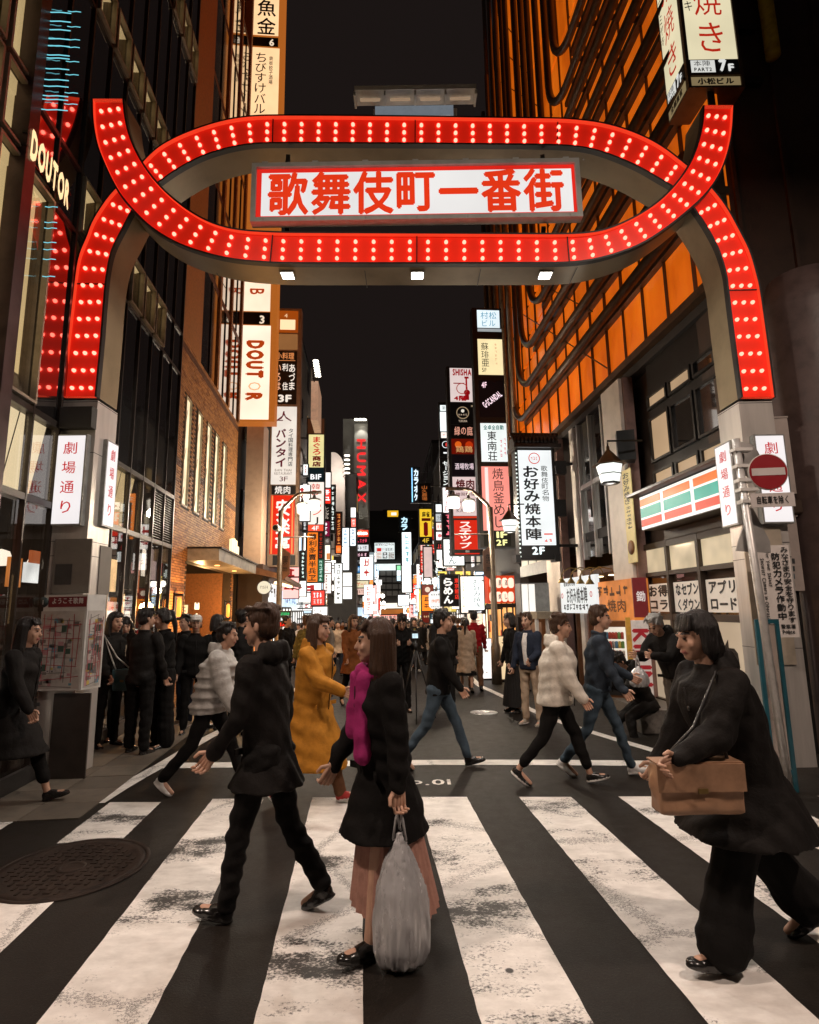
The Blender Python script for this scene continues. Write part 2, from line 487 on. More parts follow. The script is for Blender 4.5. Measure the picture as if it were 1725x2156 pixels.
def road_paint(name, wear):
    """white thermoplastic paint, scuffed through to the asphalt in blotches that run across the lane, with black gum spots"""
    m, nt, out = _newmat(name)
    b = nt.nodes.new('ShaderNodeBsdfPrincipled'); nt.links.new(b.outputs[0], out.inputs['Surface'])
    big = _noise(nt, 1.3, 4, 0.6, (0.8, 1.7, 1), 'Object')
    fine = _noise(nt, 62, 6, 0.8, (0.9, 1.2, 1), 'Object')
    mid = _noise(nt, 7, 4, 0.6, (1, 1.8, 1), 'Object')
    a = nt.nodes.new('ShaderNodeMath'); a.operation = 'MULTIPLY_ADD'; a.inputs[1].default_value = 1.0; a.inputs[2].default_value = 0.0
    nt.links.new(big.outputs['Fac'], a.inputs[0])
    s = nt.nodes.new('ShaderNodeMath'); s.operation = 'ADD'; nt.links.new(a.outputs[0], s.inputs[0])
    sc = nt.nodes.new('ShaderNodeMath'); sc.operation = 'MULTIPLY'; sc.inputs[1].default_value = 0.62; nt.links.new(fine.outputs['Fac'], sc.inputs[0])
    nt.links.new(sc.outputs[0], s.inputs[1])
    s2 = nt.nodes.new('ShaderNodeMath'); s2.operation = 'ADD'; nt.links.new(s.outputs[0], s2.inputs[0])
    sc2 = nt.nodes.new('ShaderNodeMath'); sc2.operation = 'MULTIPLY'; sc2.inputs[1].default_value = 0.28; nt.links.new(mid.outputs['Fac'], sc2.inputs[0])
    nt.links.new(sc2.outputs[0], s2.inputs[1])
    mask = nt.nodes.new('ShaderNodeMapRange'); mask.inputs['From Min'].default_value = wear; mask.inputs['From Max'].default_value = wear + 0.085
    nt.links.new(s2.outputs[0], mask.inputs['Value'])
    vor = nt.nodes.new('ShaderNodeTexVoronoi'); vor.inputs['Scale'].default_value = 3.1; vor.inputs['Randomness'].default_value = 1
    tc = nt.nodes.new('ShaderNodeTexCoord'); nt.links.new(tc.outputs['Object'], vor.inputs['Vector'])
    spot = nt.nodes.new('ShaderNodeMapRange'); spot.inputs['From Min'].default_value = 0.052; spot.inputs['From Max'].default_value = 0.075
    spot.inputs['To Min'].default_value = 0.0; spot.inputs['To Max'].default_value = 1.0; nt.links.new(vor.outputs['Distance'], spot.inputs['Value'])
    wn = nt.nodes.new('ShaderNodeSeparateColor'); nt.links.new(vor.outputs['Color'], wn.inputs[0])
    keep = nt.nodes.new('ShaderNodeMath'); keep.operation = 'GREATER_THAN'; keep.inputs[1].default_value = 0.45; nt.links.new(wn.outputs[0], keep.inputs[0])
    mxs = nt.nodes.new('ShaderNodeMath'); mxs.operation = 'MAXIMUM'; nt.links.new(spot.outputs[0], mxs.inputs[0]); nt.links.new(keep.outputs[0], mxs.inputs[1])
    ck = nt.nodes.new('ShaderNodeTexVoronoi'); ck.feature = 'DISTANCE_TO_EDGE'; ck.inputs['Scale'].default_value = 0.8
    wv = nt.nodes.new('ShaderNodeVectorMath'); wv.operation = 'MULTIPLY_ADD'; wv.inputs[1].default_value = (.35, .35, .35); nt.links.new(fine.outputs['Color'], wv.inputs[0]); nt.links.new(tc.outputs['Object'], wv.inputs[2]); nt.links.new(wv.outputs[0], ck.inputs['Vector'])
    cr = nt.nodes.new('ShaderNodeMapRange'); cr.inputs['From Min'].default_value = 0.004; cr.inputs['From Max'].default_value = 0.010; nt.links.new(ck.outputs['Distance'], cr.inputs['Value'])
    mn = nt.nodes.new('ShaderNodeMath'); mn.operation = 'MINIMUM'; nt.links.new(mxs.outputs[0], mn.inputs[0]); nt.links.new(cr.outputs[0], mn.inputs[1]); mxs = mn
    tint = _ramp(nt, mid.outputs['Fac'], [(0.3, (0.60, 0.56, 0.52)), (0.7, (0.84, 0.80, 0.755))])
    gum = nt.nodes.new('ShaderNodeMix'); gum.data_type = 'RGBA'; gum.inputs['A'].default_value = (0.03, 0.027, 0.025, 1)
    nt.links.new(mxs.outputs[0], gum.inputs['Factor']); nt.links.new(tint.outputs['Color'], gum.inputs['B'])
    fin = nt.nodes.new('ShaderNodeMix'); fin.data_type = 'RGBA'; fin.inputs['A'].default_value = (0.036, 0.033, 0.030, 1)
    inv = nt.nodes.new('ShaderNodeMath'); inv.operation = 'SUBTRACT'; inv.inputs[0].default_value = 1.0; nt.links.new(mask.outputs[0], inv.inputs[1])
    nt.links.new(inv.outputs[0], fin.inputs['Factor']); nt.links.new(gum.outputs['Result'], fin.inputs['B'])
    nt.links.new(fin.outputs['Result'], b.inputs['Base Color'])
    b.inputs['Roughness'].default_value = 0.55
    bp = nt.nodes.new('ShaderNodeBump'); bp.inputs['Strength'].default_value = 0.35; bp.inputs['Distance'].default_value = 0.004
    nt.links.new(fine.outputs['Fac'], bp.inputs['Height']); nt.links.new(bp.outputs[0], b.inputs['Normal'])
    return m


ASPHALT = asphalt(); PAINT = road_paint('road_paint_worn', 1.005); PAINT2 = road_paint('road_paint_fresh', 1.12)

m = MB()
ys = [-14, -6, 0, 3, 6.5] + [6.5 + 0.5 * k for k in range(1, 8)] + [11, 13, 16, 20, 26, 34, 45, 60, 80, 110, 150, 220, 420]
xs = [-90, -30, -12, -6, -3, 0, 3, 6, 12, 30, 90]
for j in range(len(ys) - 1):
    for i in range(len(xs) - 1):
        m.face([(xs[i], ys[j], gz(ys[j])), (xs[i + 1], ys[j], gz(ys[j])), (xs[i + 1], ys[j + 1], gz(ys[j + 1])), (xs[i], ys[j + 1], gz(ys[j + 1]))])
road = struct(m.build('road', ASPHALT), 'dark worn asphalt of the crossing and the street', 'road')


def gpoly(pts, h, name, mat, parent=road, thick=0.0):
    m = MB(); m.face([(p.x, p.y, gz(p.y) + h) for p in pts]); return m.build(name, mat, parent)


# crosswalk stripes: far ends read off the picture, all parallel to one direction
_A, _B = ground(658, 1681), ground(535, 2156)
cdir = (_A - _B).normalized(); cdir = V((cdir.x / cdir.y, 1, 0))
def stripe(ul, ur, v, y1=0.6, mat=None):
    L, R = ground(ul, v), ground(ur, v)
    pts = [L + cdir * (y1 - L.y), R + cdir * (y1 - R.y), R, L]
    random.seed(int(ul))
    # edges of hand-laid paint: a little ragged
    def edge(p, q, n=60, amp=0.003):
        out = []
        for k in range(n): 
            t = k / n; r = p.lerp(q, t); out.append(V((r.x + random.uniform(-amp, amp), r.y, 0)))
        return out
    ring = edge(pts[0], pts[1], 4, 0) + edge(pts[1], pts[2]) + edge(pts[2], pts[3], 6, 0.004) + edge(pts[3], pts[0])
    return gpoly(ring, 0.004, 'crosswalk_stripe', mat or PAINT)


for (a, b, v) in ((448, 555, 1683), (658, 763, 1680), (876, 983, 1679), (1093, 1203, 1679), (1302, 1408, 1678), (1512, 1620, 1678), (1722, 1830, 1677)):
    stripe(a, b, v)
# the two stripes that the iron cover interrupts
stripe(-5, 92, 1692, ground(0, 1768).y)
stripe(232, 339, 1690, ground(186, 1776).y)
p = ground(121, 1893); q = ground(-40, 1893); L = q + cdir * (0.6 - q.y); R = p + cdir * (0.6 - p.y)
gpoly([L, R, p, q], 0.004, 'crosswalk_stripe', PAINT)


def ground_line(pix, w, name, mat=PAINT2, extra=()):
    P = [V((*p, 0)) for p in smooth2([ground(*q).to_2d()[:] for q in pix], 2)] + [V(e) for e in extra]
    m = MB(); L = []
    for k in range(len(P)):
        d = (P[min(len(P) - 1, k + 1)] - P[max(0, k - 1)]); d.z = 0; d.normalize(); n = V((-d.y, d.x, 0)) * (w / 2)
        L.append((P[k] + n, P[k] - n))
    for k in range(len(P) - 1):
        q = [L[k][1], L[k + 1][1], L[k + 1][0], L[k][0]]
        m.face([(x.x, x.y, gz(x.y) + 0.0045) for x in q])
    return m.build(name, mat, road)


ground_line([(203, 1692), (270, 1650), (340, 1612), (425, 1560), (490, 1527), (540, 1500)], 0.15, 'edge_line', extra=[(-2.75, 14, 0), (-3.3, 22, 0), (-4.4, 40, 0)])
ground_line([(1462, 1613), (1385, 1583), (1315, 1563), (1222, 1535), (1150, 1510), (1071, 1472), (1008, 1443)], 0.14, 'edge_line', extra=[(1.75, 22, 0), (1.2, 34, 0)])
ground_line([(331, 1613), (620, 1610), (880, 1606), (1170, 1606), (1450, 1609)], 0.22, 'stop_line')
gp = Plane((0, 0, 0), (0, -1, 0))
# the lettering painted ahead of the crossing
class Flat:
    def pt(s, a, b, out=0.0): return V((a, b, gz(b) + 0.0045 + out * 0.3))
A, B = ground(868, 1655), ground(958, 1641)
m = MB(); letters(m, Flat(), 'No.01', (A.x - 0.28, A.y, B.x, B.y), 'h', 0.0, 0.015); m.build('road_lettering', PAINT2, road)

# iron covers
def cover(c, r, label, mat, rings=True):
    t = thing('manhole_cover', label, 'manhole cover', c)
    z = gz(c.y)
    m = MB(); m.lathe((c.x, c.y, z), [(r * 1.08, 0.002), (r * 1.08, 0.009), (r * 1.015, 0.010), (r * 1.01, 0.004)], 40); m.build('frame', mat, t)
    m = MB(); m.lathe((c.x, c.y, z), [(r, 0.003), (r, 0.008), (r * 0.9, 0.008), (r * 0.89, 0.005), (0.0, 0.005)], 40); m.build('disc', mat, t)
    if rings:
        m = MB()
        k = 0; n = 13; st = 2 * r * 0.86 / n
        for i in range(n):
            for j in range(n):
                x = (i - (n - 1) / 2) * st; y = (j - (n - 1) / 2) * st
                d = math.hypot(x, y)
                if d > r * 0.84 or d < r * 0.2: continue
                w = st * 0.36
                if (i + j) % 2: m.box(c.x + x - w, c.y + y - w * 0.45, z + 0.005, c.x + x + w, c.y + y + w * 0.45, z + 0.009)
                else: m.box(c.x + x - w * 0.45, c.y + y - w, z + 0.005, c.x + x + w * 0.45, c.y + y + w, z + 0.009)
        m.lathe((c.x, c.y, z), [(r * 0.2, 0.005), (r * 0.2, 0.009), (r * 0.14, 0.009), (r * 0.13, 0.005)], 24)
        o = m.build('raised_tread', mat, t); o['kind'] = 'stuff'


IRON = pbr('cast_iron', (0.026, 0.017, 0.013), 0.6, 0.1, var=0.5, scale=14, bump=0.3, bscale=70, spec=.15)
c0 = ground(150, 1828); cL, cR = ground(6, 1828), ground(306, 1828)
cover(c0, (cR.x - cL.x) / 2 * 0.93, 'large round cast iron manhole cover set in the crossing', IRON)
PALE = pbr('worn_bright_steel', (0.62, 0.6, 0.58), 0.28, 0.4, var=0.2)
cover(ground(1019, 1501), 0.21, 'small pale valve cover in the street, nearer of the two', PALE, False)
cover(ground(850, 1466), 0.15, 'small pale valve cover in the street, beside the tripod', PALE, False)

# ---------------------------------------------------------------- the red gate
GP = Plane(at(862, 545, 6.2), (0.0, -1, 0)); GP2 = Plane(at(862, 545, 6.26), (0, -1, 0))
gate = thing('street_gate', 'red neon gate of crossing curved bands spanning the street entrance', 'gate', (0, 6.2, 0))
smile_out = [(192, 207.5), (193, 255), (201, 302), (215, 339), (235, 382), (255, 416), (285, 450), (315, 479), (362, 509), (416, 530), (487, 547.5), (570, 554), (620, 555), (862, 555), (1105, 554.5), (1198, 554.5), (1256, 547), (1306, 533), (1357, 513), (1410, 477.6), (1450, 445), (1482, 416.6), (1511, 380.6), (1532.6, 334), (1545, 280), (1548, 221)]
smile_in = [(261, 207.5), (265, 248), (275, 289), (295, 332), (322, 372.5), (356, 408), (396, 440), (443, 466.5), (497, 481.6), (570, 486), (620, 487), (862, 488), (1105, 489.5), (1177, 490), (1231, 488.5), (1278, 481), (1335, 456), (1385, 424), (1421, 388), (1450, 348), (1468, 305), (1478.8, 258.6), (1480.6, 221)]
frown_out = [(126, 834.5), (140, 710), (152.7, 598), (161, 537), (181, 494), (188, 470), (208, 436), (235, 399), (275, 366), (322, 312), (369, 285), (419.5, 265), (470, 250), (520, 242), (579, 239.5), (862, 242), (1105, 245.6), (1177, 246), (1231, 249.6), (1285, 258.5), (1339, 276), (1392.6, 301.6), (1450, 346.5), (1484, 375), (1511, 404), (1536, 438), (1561, 485), (1583, 527), (1597, 578), (1604, 606.6), (1620, 720), (1635, 836)]
frown_in = [(203, 834.5), (215, 708.6), (223, 598), (231.6, 544), (241.7, 514), (263.5, 473.7), (280, 440), (303, 410), (332, 386), (369, 359), (419.5, 331), (470, 314), (520, 304), (570.6, 301), (862, 302.5), (1105, 304.5), (1184, 306), (1231, 310.6), (1267, 319.6), (1306, 334), (1349.5, 353.7), (1385, 375), (1421, 395), (1450, 424), (1475, 458), (1493, 487), (1514, 527), (1529, 578), (1531.6, 604.8), (1546, 720), (1561.4, 836)]


def red_face():
    m, nt, out = _newmat('red_sign_enamel')
    b = nt.nodes.new('ShaderNodeBsdfPrincipled'); nt.links.new(b.outputs[0], out.inputs['Surface'])
    b.inputs['Base Color'].default_value = (0.85, 0.035, 0.012, 1); b.inputs['Roughness'].default_value = 0.32
    n = _noise(nt, 2.2, 3, 0.5); mr = nt.nodes.new('ShaderNodeMapRange'); mr.inputs['To Min'].default_value = 0.16; mr.inputs['To Max'].default_value = 0.36
    nt.links.new(n.outputs['Fac'], mr.inputs['Value']); nt.links.new(mr.outputs[0], b.inputs['Emission Strength'])
    b.inputs['Emission Color'].default_value = (1.0, 0.022, 0.008, 1)
    return m


REDF = red_face()
LIP = em('#ff4426', 0.8, 0.05)
BULB = em('#ff6a58', 5.6, 0)
CHAMP = pbr('champagne_metal', (0.27, 0.21, 0.13), 0.34, 0.25, var=0.18, scale=2.5, bump=0.05, bscale=30)
DEPTH = 0.46


def strand(pl, out_px, in_px, n, seams):
    O = resample(smooth2([pl.ab(*p) for p in out_px], 3), n); D = resample(smooth2([pl.ab(*p) for p in in_px], 3), 3000)
    # partner of every outer point: the nearest inner point, never stepping back
    D = np.array(D); I = []; j0 = 0
    for k, o in enumerate(O):
        w = D[j0:j0 + 160]; j = int(np.argmin((w[:, 0] - o[0]) ** 2 + (w[:, 1] - o[1]) ** 2)) + j0
        if k == 0: j = 0
        if k == n - 1: j = len(D) - 1
        j0 = j; I.append(j)
    I = np.array(I, float); 
    for _ in range(4): I[1:-1] = (I[:-2] + 2 * I[1:-1] + I[2:]) / 4
    I = [tuple(D[int(round(j))]) for j in I]
    rim = 0.022
    def inset(o, i): 
        d = math.dist(o, i); k = rim / d; return (o[0] + (i[0] - o[0]) * k, o[1] + (i[1] - o[1]) * k), (i[0] + (o[0] - i[0]) * k, i[1] + (o[1] - i[1]) * k)
    OI = [inset(o, i) for o, i in zip(O, I)]
    case, red, lip, sides = MB(), MB(), MB(), (MB(), MB())
    q = pl.pt
    for k in range(n - 1):
        a, b = O[k], O[k + 1]; c, d = I[k], I[k + 1]; (a2, c2), (b2, d2) = OI[k], OI[k + 1]
        case.face([q(*a, 0), q(*b, 0), q(*b2, 0), q(*a2, 0)]); case.face([q(*c2, 0), q(*d2, 0), q(*d, 0), q(*c, 0)])
        for side, e, f_ in ((sides[0], a, b), (sides[1], c, d)):
            case.face([q(*e, 0), q(*e, -0.075), q(*f_, -0.075), q(*f_, 0)])
            side.face([q(*e, -0.075), q(*e, -DEPTH), q(*f_, -DEPTH), q(*f_, -0.075)], smooth=True)
        case.face([q(*a, -DEPTH), q(*c, -DEPTH), q(*d, -DEPTH), q(*b, -DEPTH)])
        red.face([q(*a2, -0.055), q(*b2, -0.055), q(*d2, -0.055), q(*c2, -0.055)], smooth=True)
        for e, f_ in ((a2, b2), (c2, d2)): lip.face([q(*e, 0), q(*f_, 0), q(*f_, -0.055), q(*e, -0.055)])
    for k in (0, n - 1):
        case.face([q(*O[k], 0), q(*I[k], 0), q(*I[k], -DEPTH), q(*O[k], -DEPTH)])
        case.face([q(*O[k], 0), q(*OI[k][0], 0.0), q(*OI[k][1], 0), q(*I[k], 0)])
        e, f_ = OI[k]; lip.face([q(*e, 0), q(*f_, 0), q(*f_, -0.055), q(*e, -0.055)])
    for s in seams:       # panel joints
        j = min(range(n), key=lambda k: math.dist(pl.ab(*s), O[k]))
        case.bar(q(*OI[j][0], -0.05), q(*OI[j][1], -0.05), 0.012, 0.012)
    case.build('black_casing', BLACK, gate); [x.build('metal_side', CHAMP, gate) for x in sides]
    r = red.build('red_band', REDF, gate); lip.build('lit_edge', LIP, r)
    return O, I


bm_ = MB(); bm_.lathe((0, 0, 0), [(0.023, 0), (0.023, 0.010), (0.019, 0.024), (0.011, 0.032), (0.0, 0.034)], 10, axis=(0, -1, 0))
bulb_mesh = bm_.mesh('bulb', BULB)
bulb_count = 0


def bulbs(pl, O, I, gap, skip=lambda o, i: False, start=0.12):
    global bulb_count
    C = [((o[0] + i[0]) / 2, (o[1] + i[1]) / 2) for o, i in zip(O, I)]
    d = [0]
    for a, b in zip(C[:-1], C[1:]): d.append(d[-1] + math.dist(a, b))
    nrow = int((d[-1] - 2 * start) / gap) + 1
    for r in range(nrow):
        x = start + r * (d[-1] - 2 * start) / (nrow - 1)
        o = (np.interp(x, d, [p[0] for p in O]), np.interp(x, d, [p[1] for p in O])); i = (np.interp(x, d, [p[0] for p in I]), np.interp(x, d, [p[1] for p in I]))
        if skip(o, i): continue
        for t in (0.24, 0.5, 0.76):
            P = pl.pt(o[0] + (i[0] - o[0]) * t, o[1] + (i[1] - o[1]) * t, -0.054)
            piece('bulb', bulb_mesh, gate, P); bulb_count += 1


O1, I1 = strand(GP, smile_out, smile_in, 150, [(570, 554), (876, 555), (1198, 554)])
O2, I2 = strand(GP2, frown_out, frown_in, 190, [(152.7, 598), (572, 239), (876, 242), (1177, 246), (1604, 607)])
from bisect import bisect
S_poly = O1 + I1[::-1]
def in_smile(p):
    c = False; n = len(S_poly); j = n - 1
    for i in range(n):
        a, b = S_poly[i], S_poly[j]
        if (a[1] > p[1]) != (b[1] > p[1]) and p[0] < (b[0] - a[0]) * (p[1] - a[1]) / (b[1] - a[1]) + a[0]: c = not c
        j = i
    return c
bulbs(GP, O1, I1, 0.212)
bulbs(GP2, O2, I2, 0.212, lambda o, i: in_smile(((o[0] + i[0]) / 2, (o[1] + i[1]) / 2)) or in_smile((o[0] * .75 + i[0] * .25, o[1] * .75 + i[1] * .25)) or in_smile((o[0] * .25 + i[0] * .75, o[1] * .25 + i[1] * .75)))

# the name board between the bands
NB = Plane(at(876, 401, 6.12), (0.0, -1, 0))
rc = NB.rect(530, 341, 1223, 464)
m = MB(); w = 0.055
a0, b0, a1, b1 = rc
for (x0, y0, x1, y1) in ((a0, b0, a1, b0 + w), (a0, b1 - w, a1, b1), (a0, b0 + w, a0 + w, b1 - w), (a1 - w, b0 + w, a1, b1 - w)): m.pbox(NB, x0, y0, x1, y1, -0.09, 0.03)
m.pbox(NB, a0 + w, b0 + w, a1 - w, b1 - w, -0.09, -0.05)
for k in range(7):
    x = a0 + 0.15 + (a1 - a0 - 0.3) * k / 6; m.pbox(NB, x - 0.035, b1, x + 0.035, b1 + 0.035, -0.06, 0.01)
    m.lathe(NB.pt(x + 0.2, b1 - w / 2, 0.03), [(0.011, 0), (0.011, 0.005), (0, 0.006)], 8, axis=NB.n); m.lathe(NB.pt(x, b0 + w / 2, 0.03), [(0.011, 0), (0.011, 0.005), (0, 0.006)], 8, axis=NB.n)
board = m.build('name_board', pbr('board_frame_grey', (0.50, 0.51, 0.49), 0.5, 0.1, var=.15), gate)
m = MB(); m.pbox(NB, a0 + w, b0 + w, a1 - w, b1 - w, -0.049, -0.012); m.build('red_border', em('#f0281c', 0.8), board)
m = MB(); m.pbox(NB, a0 + w + 0.06, b0 + w + 0.04, a1 - w - 0.04, b1 - w - 0.06, -0.011, -0.004); m.build('lit_face', em('#eceae8', 0.95, 0.06), board)
m = MB(); letters(m, NB, '歌舞伎町一番街', NB.rect(564, 361, 1192, 446), 'h', 0.0, 0.030, fill=1.0); 
m.build('lettering', em('#f03a16', 0.85, 0.05), board)
for u in (600, 1150):
    for va, vb in ((340, 303), (464, 489)):
        m = MB(); m.bar(NB.pt(*NB.ab(u, va), -0.12), GP.pt(*GP.ab(u, vb), -0.2), 0.05); m.build('hanger', DARKM, gate)

# floodlight canopy that stands on the upper band
q = Plane(at(873, 215, 6.5), (0, -1, 0))
m = MB(); rc = q.rect(790, 222, 955, 243); m.pbox(q, *rc, -0.06, 0.0); m.build('lit_board', pbr('pale_blue_board', (0.45, 0.5, 0.55), 0.5, emit=(0.35, 0.42, 0.5), estr=0.35), gate)
m = MB(); a0, b0, a1, b1 = q.rect(748, 196, 1001, 213); m.pbox(q, a0, b0 + 0.06, a1, b1, -0.12, 0.12)
for k in range(5):
    x = a0 + (a1 - a0) * k / 4; m.pbox(q, x - 0.012, b0, x + 0.012, b0 + 0.059, -0.1, 0.1)
m.build('light_canopy', WHITEP, gate)
m = MB()
for k in range(4):
    x = a0 + (a1 - a0) * (k + 0.5) / 4; m.tube([q.pt(x - 0.13, b0 + 0.03, 0.0), q.pt(x + 0.13, b0 + 0.03, 0.0)], 0.018, 8)
m.build('tube_lamp', em('#c9a888', 0.5, 0), gate)
m = MB()
for x in (a0 + 0.25, a1 - 0.25): m.bar(q.pt(x, b0 - 0.25, -0.2), q.pt(x, b0 + 0.06, -0.2), 0.05)
m.build('canopy_post', GREYM, gate)

# three square lamps in the underside of the lower band
zs = GP.ab(862, 555)[1]
for u in (606, 879, 1148):
    zs = GP.ab(u, 555)[1]; p = at(u, 580, 6.43); p.z = zs - 0.002
    m = MB(); m.box(p.x - 0.085, p.y - 0.085, zs - 0.012, p.x + 0.085, p.y + 0.085, zs - 0.003); d = m.build('downlight', GREYM, gate)
    m = MB(); m.box(p.x - 0.068, p.y - 0.068, zs - 0.016, p.x + 0.068, p.y + 0.068, zs - 0.0125); m.build('lens', em('#fff8ea', 14, 0), d)
    l = lamp('AREA', 'downlight_light', (0, 0, 0), 62, (1.0, 0.95, 0.86), 0.13, (0, 0, 0)); l.parent = gate; l.location = V((p.x, p.y, zs - 0.022)) - V((0, 6.2, 0))
# seams of the soffit
m = MB()
for u in (464, 770, 1010, 1210):
    p = at(u, 575, 6.4); m.box(p.x - 0.004, 6.28, zs - 0.004, p.x + 0.004, 6.65, zs - 0.001)
m.build('soffit_joint', BLACK, gate)

# columns
def column(pl, px, vtop, base, name):
    """px: u of the two front corners at the top and at the bottom"""
    a0, b1 = pl.ab(px[0], vtop); a1, _ = pl.ab(px[1], vtop)
    m = MB(); m.pbox(pl, a0, base, a1, b1, -0.46, -0.01)
    o = m.build(name, STEEL, gate)
    m = MB()
    for z in (b1 - 0.02, b1 - 0.62, b1 - 1.62, b1 - 1.78, b1 - 2.75):
        m.pbox(pl, a0 - 0.002, z, a1 + 0.002, z + 0.006, -0.462, -0.008)
    m.build('column_joint', DARKM, o)
    return a0, a1, b1


lc = column(GP2, (133, 205), 843, -0.1, 'column'); rcn = column(GP2, (1556, 1627), 845, -0.1, 'column')
def panel(pl, px, mat, o0, o1, name, parent=gate):
    m = MB(); m.pbox(pl, *pl.rect(*px), o0, o1); return m.build(name, mat, parent)


WARMG = pbr('grey_panel', (0.20, 0.175, 0.15), 0.6, var=0.12); CREAMM = pbr('cream_column_panel', (0.50, 0.43, 0.34), 0.45, 0.3, var=0.15)
GF = Plane(GP2.p, (0, -1, 0))
panel(GF, (136, 862, 203, 905), pbr('speaker_grille', (0.035, 0.03, 0.026), 0.7, bump=0.6, bscale=300), -0.009, 0.10, 'speaker')
def box_sign(pl, px, text, tcol, parent, face='#f4eeee', o1=0.07, w=0.018, name='sign_panel', bold=0.005, es=1.0):
    a0, b0, a1, b1 = pl.rect(*px)
    m = MB(); m.pbox(pl, a0, b0, a1, b1, -0.008, o1); o = m.build(name, GREYM, parent)
    m = MB(); m.pbox(pl, a0 + w, b0 + w, a1 - w, b1 - w, o1 + 0.0005, o1 + 0.004); m.build('lit_face', em(face, es, 0.06), o)
    m = MB(); letters(m, pl, text, (a0 + w * 3, b0 + (b1 - b0) * 0.09, a1 - w * 3, b1 - 0.05), 'v', o1 + 0.006, bold, fill=0.62); m.build('lettering', em(tcol, 0.7, 0), o)
    return o


box_sign(GF, (118, 918, 184, 1108), '劇場通り', '#e0101c', gate)
panel(GF, (113, 1135, 191, 1250), WARMG, -0.008, 0.012, 'service_panel'); panel(GF, (118, 1188, 152, 1231), pbr('hatch_grey', (0.05, 0.045, 0.042), 0.6), 0.0125, 0.018, 'hatch')
# inner side of the left column and its second sign
LS = Plane(GP2.pt(lc[1], 0, -0.2), (1, 0, 0))
box_sign(LS, (211, 928, 236, 1112), '劇場通り', '#e0101c', gate, name='side_sign_panel', o1=0.05)
panel(LS, (207, 1150, 231, 1252), WARMG, -0.008, 0.012, 'service_panel')
RS = Plane(GP2.pt(rcn[0], 0, -0.2), (-1, 0, 0))
box_sign(RS, (1521, 930, 1556, 1110), '劇場通り', '#e0101c', gate, name='side_sign_panel', o1=0.05)
box_sign(GF, (1590, 918, 1655, 1104), '劇場通り', '#e0101c', gate)
panel(GF, (108, 1460, 186, 1640), pbr('dark_base_panel', (0.045, 0.035, 0.03), 0.5, var=.3), -0.008, 0.012, 'base_panel')  # dark sheet added for shade and a passer's blur on the steel foot
panel(GF, (1578, 1110, 1660, 1400), CREAMM, -0.008, 0.008, 'service_panel')

# map board wrapped round the left column
mp = thing('map_board', 'street map board wrapped round the left gate column', 'map board', GF.pt(*GF.ab(130, 1452)))
mapbase = pbr('map_paper', (0.46, 0.43, 0.40), 0.4, var=0.35, scale=3.5, col2='#8f8478', coat=0.4)
rcm = GF.rect(79, 1253, 186, 1452)
m = MB(); m.pbox(GF, *rcm, 0.02, 0.075); m.build('board', WHITEP, mp)
random.seed(3)
def map_sheet(pl, r, mirror=False):
    a0, b0, a1, b1 = r; w, h = a1 - a0, b1 - b0
    m = MB(); m.pbox(pl, a0 + 0.02, b0 + 0.02, a1 - 0.02, b1 - 0.17, 0.076, 0.079); m.build('map_sheet', mapbase, mp)
    mats = [pbr('map_road_red', (0.42, 0.06, 0.07), 0.5), pbr('map_block_grey', (0.16, 0.15, 0.14), 0.5), pbr('map_park_green', (0.03, 0.07, 0.05), 0.5), pbr('map_yellow', (0.55, 0.42, 0.10), 0.5), pbr('map_blue', (0.12, 0.28, 0.36), 0.5), pbr('map_pink', (0.45, 0.24, 0.26), 0.5)]
    m = MB(); A0, B0, A1, B1 = a0 + 0.03, b0 + 0.03, a1 - 0.03, b1 - 0.2
    W, H_ = A1 - A0, B1 - B0
    for k in range(46):
        x = A0 + random.random() * W * 0.86; y = B0 + random.random() * H_ * 0.92
        s = random.uniform(0.012, 0.05); m.pbox(pl, x, y, min(A1, x + s * random.uniform(.6, 1.8)), min(B1, y + s), 0.0795, 0.0802, random.choice([1, 1, 1, 5, 5, 4, 3]))
    for k in range(11):
        y = B0 + H_ * (k + random.random() * .6) / 11; x = A0 + W * random.random() * .25
        m.bar(pl.pt(x, y, 0.0812), pl.pt(A1 - W * random.random() * .3, y + random.uniform(-.04, .05), 0.0812), 0.006, 0.001, 0 if k % 2 else 1, up=pl.n)
    for k in range(9):
        x = A0 + W * (k + random.random() * .6) / 9; m.bar(pl.pt(x, B0 + H_ * random.random() * .3, 0.0824), pl.pt(min(A1, x + random.uniform(-.02, .05)), B1 - H_ * random.random() * .15, 0.0824), 0.006, 0.001, 0 if k % 3 else 1, up=pl.n)
    for fx, fy, s in ((.55, .75, .07), (.5, .48, .06), (.66, .45, .055), (.13, .22, .07)): m.pbox(pl, A0 + W * fx, B0 + H_ * fy, A0 + W * fx + s, B0 + H_ * fy + s, 0.0815, 0.0822, 2)
    m.pbox(pl, A0, B0 + 0.005, A0 + W * 0.2, B0 + H_ * .3, 0.0793, 0.0794, 5)
    o = m.build('map_print', mats, mp); o['kind'] = 'stuff'
    return A0, B0, A1, B1


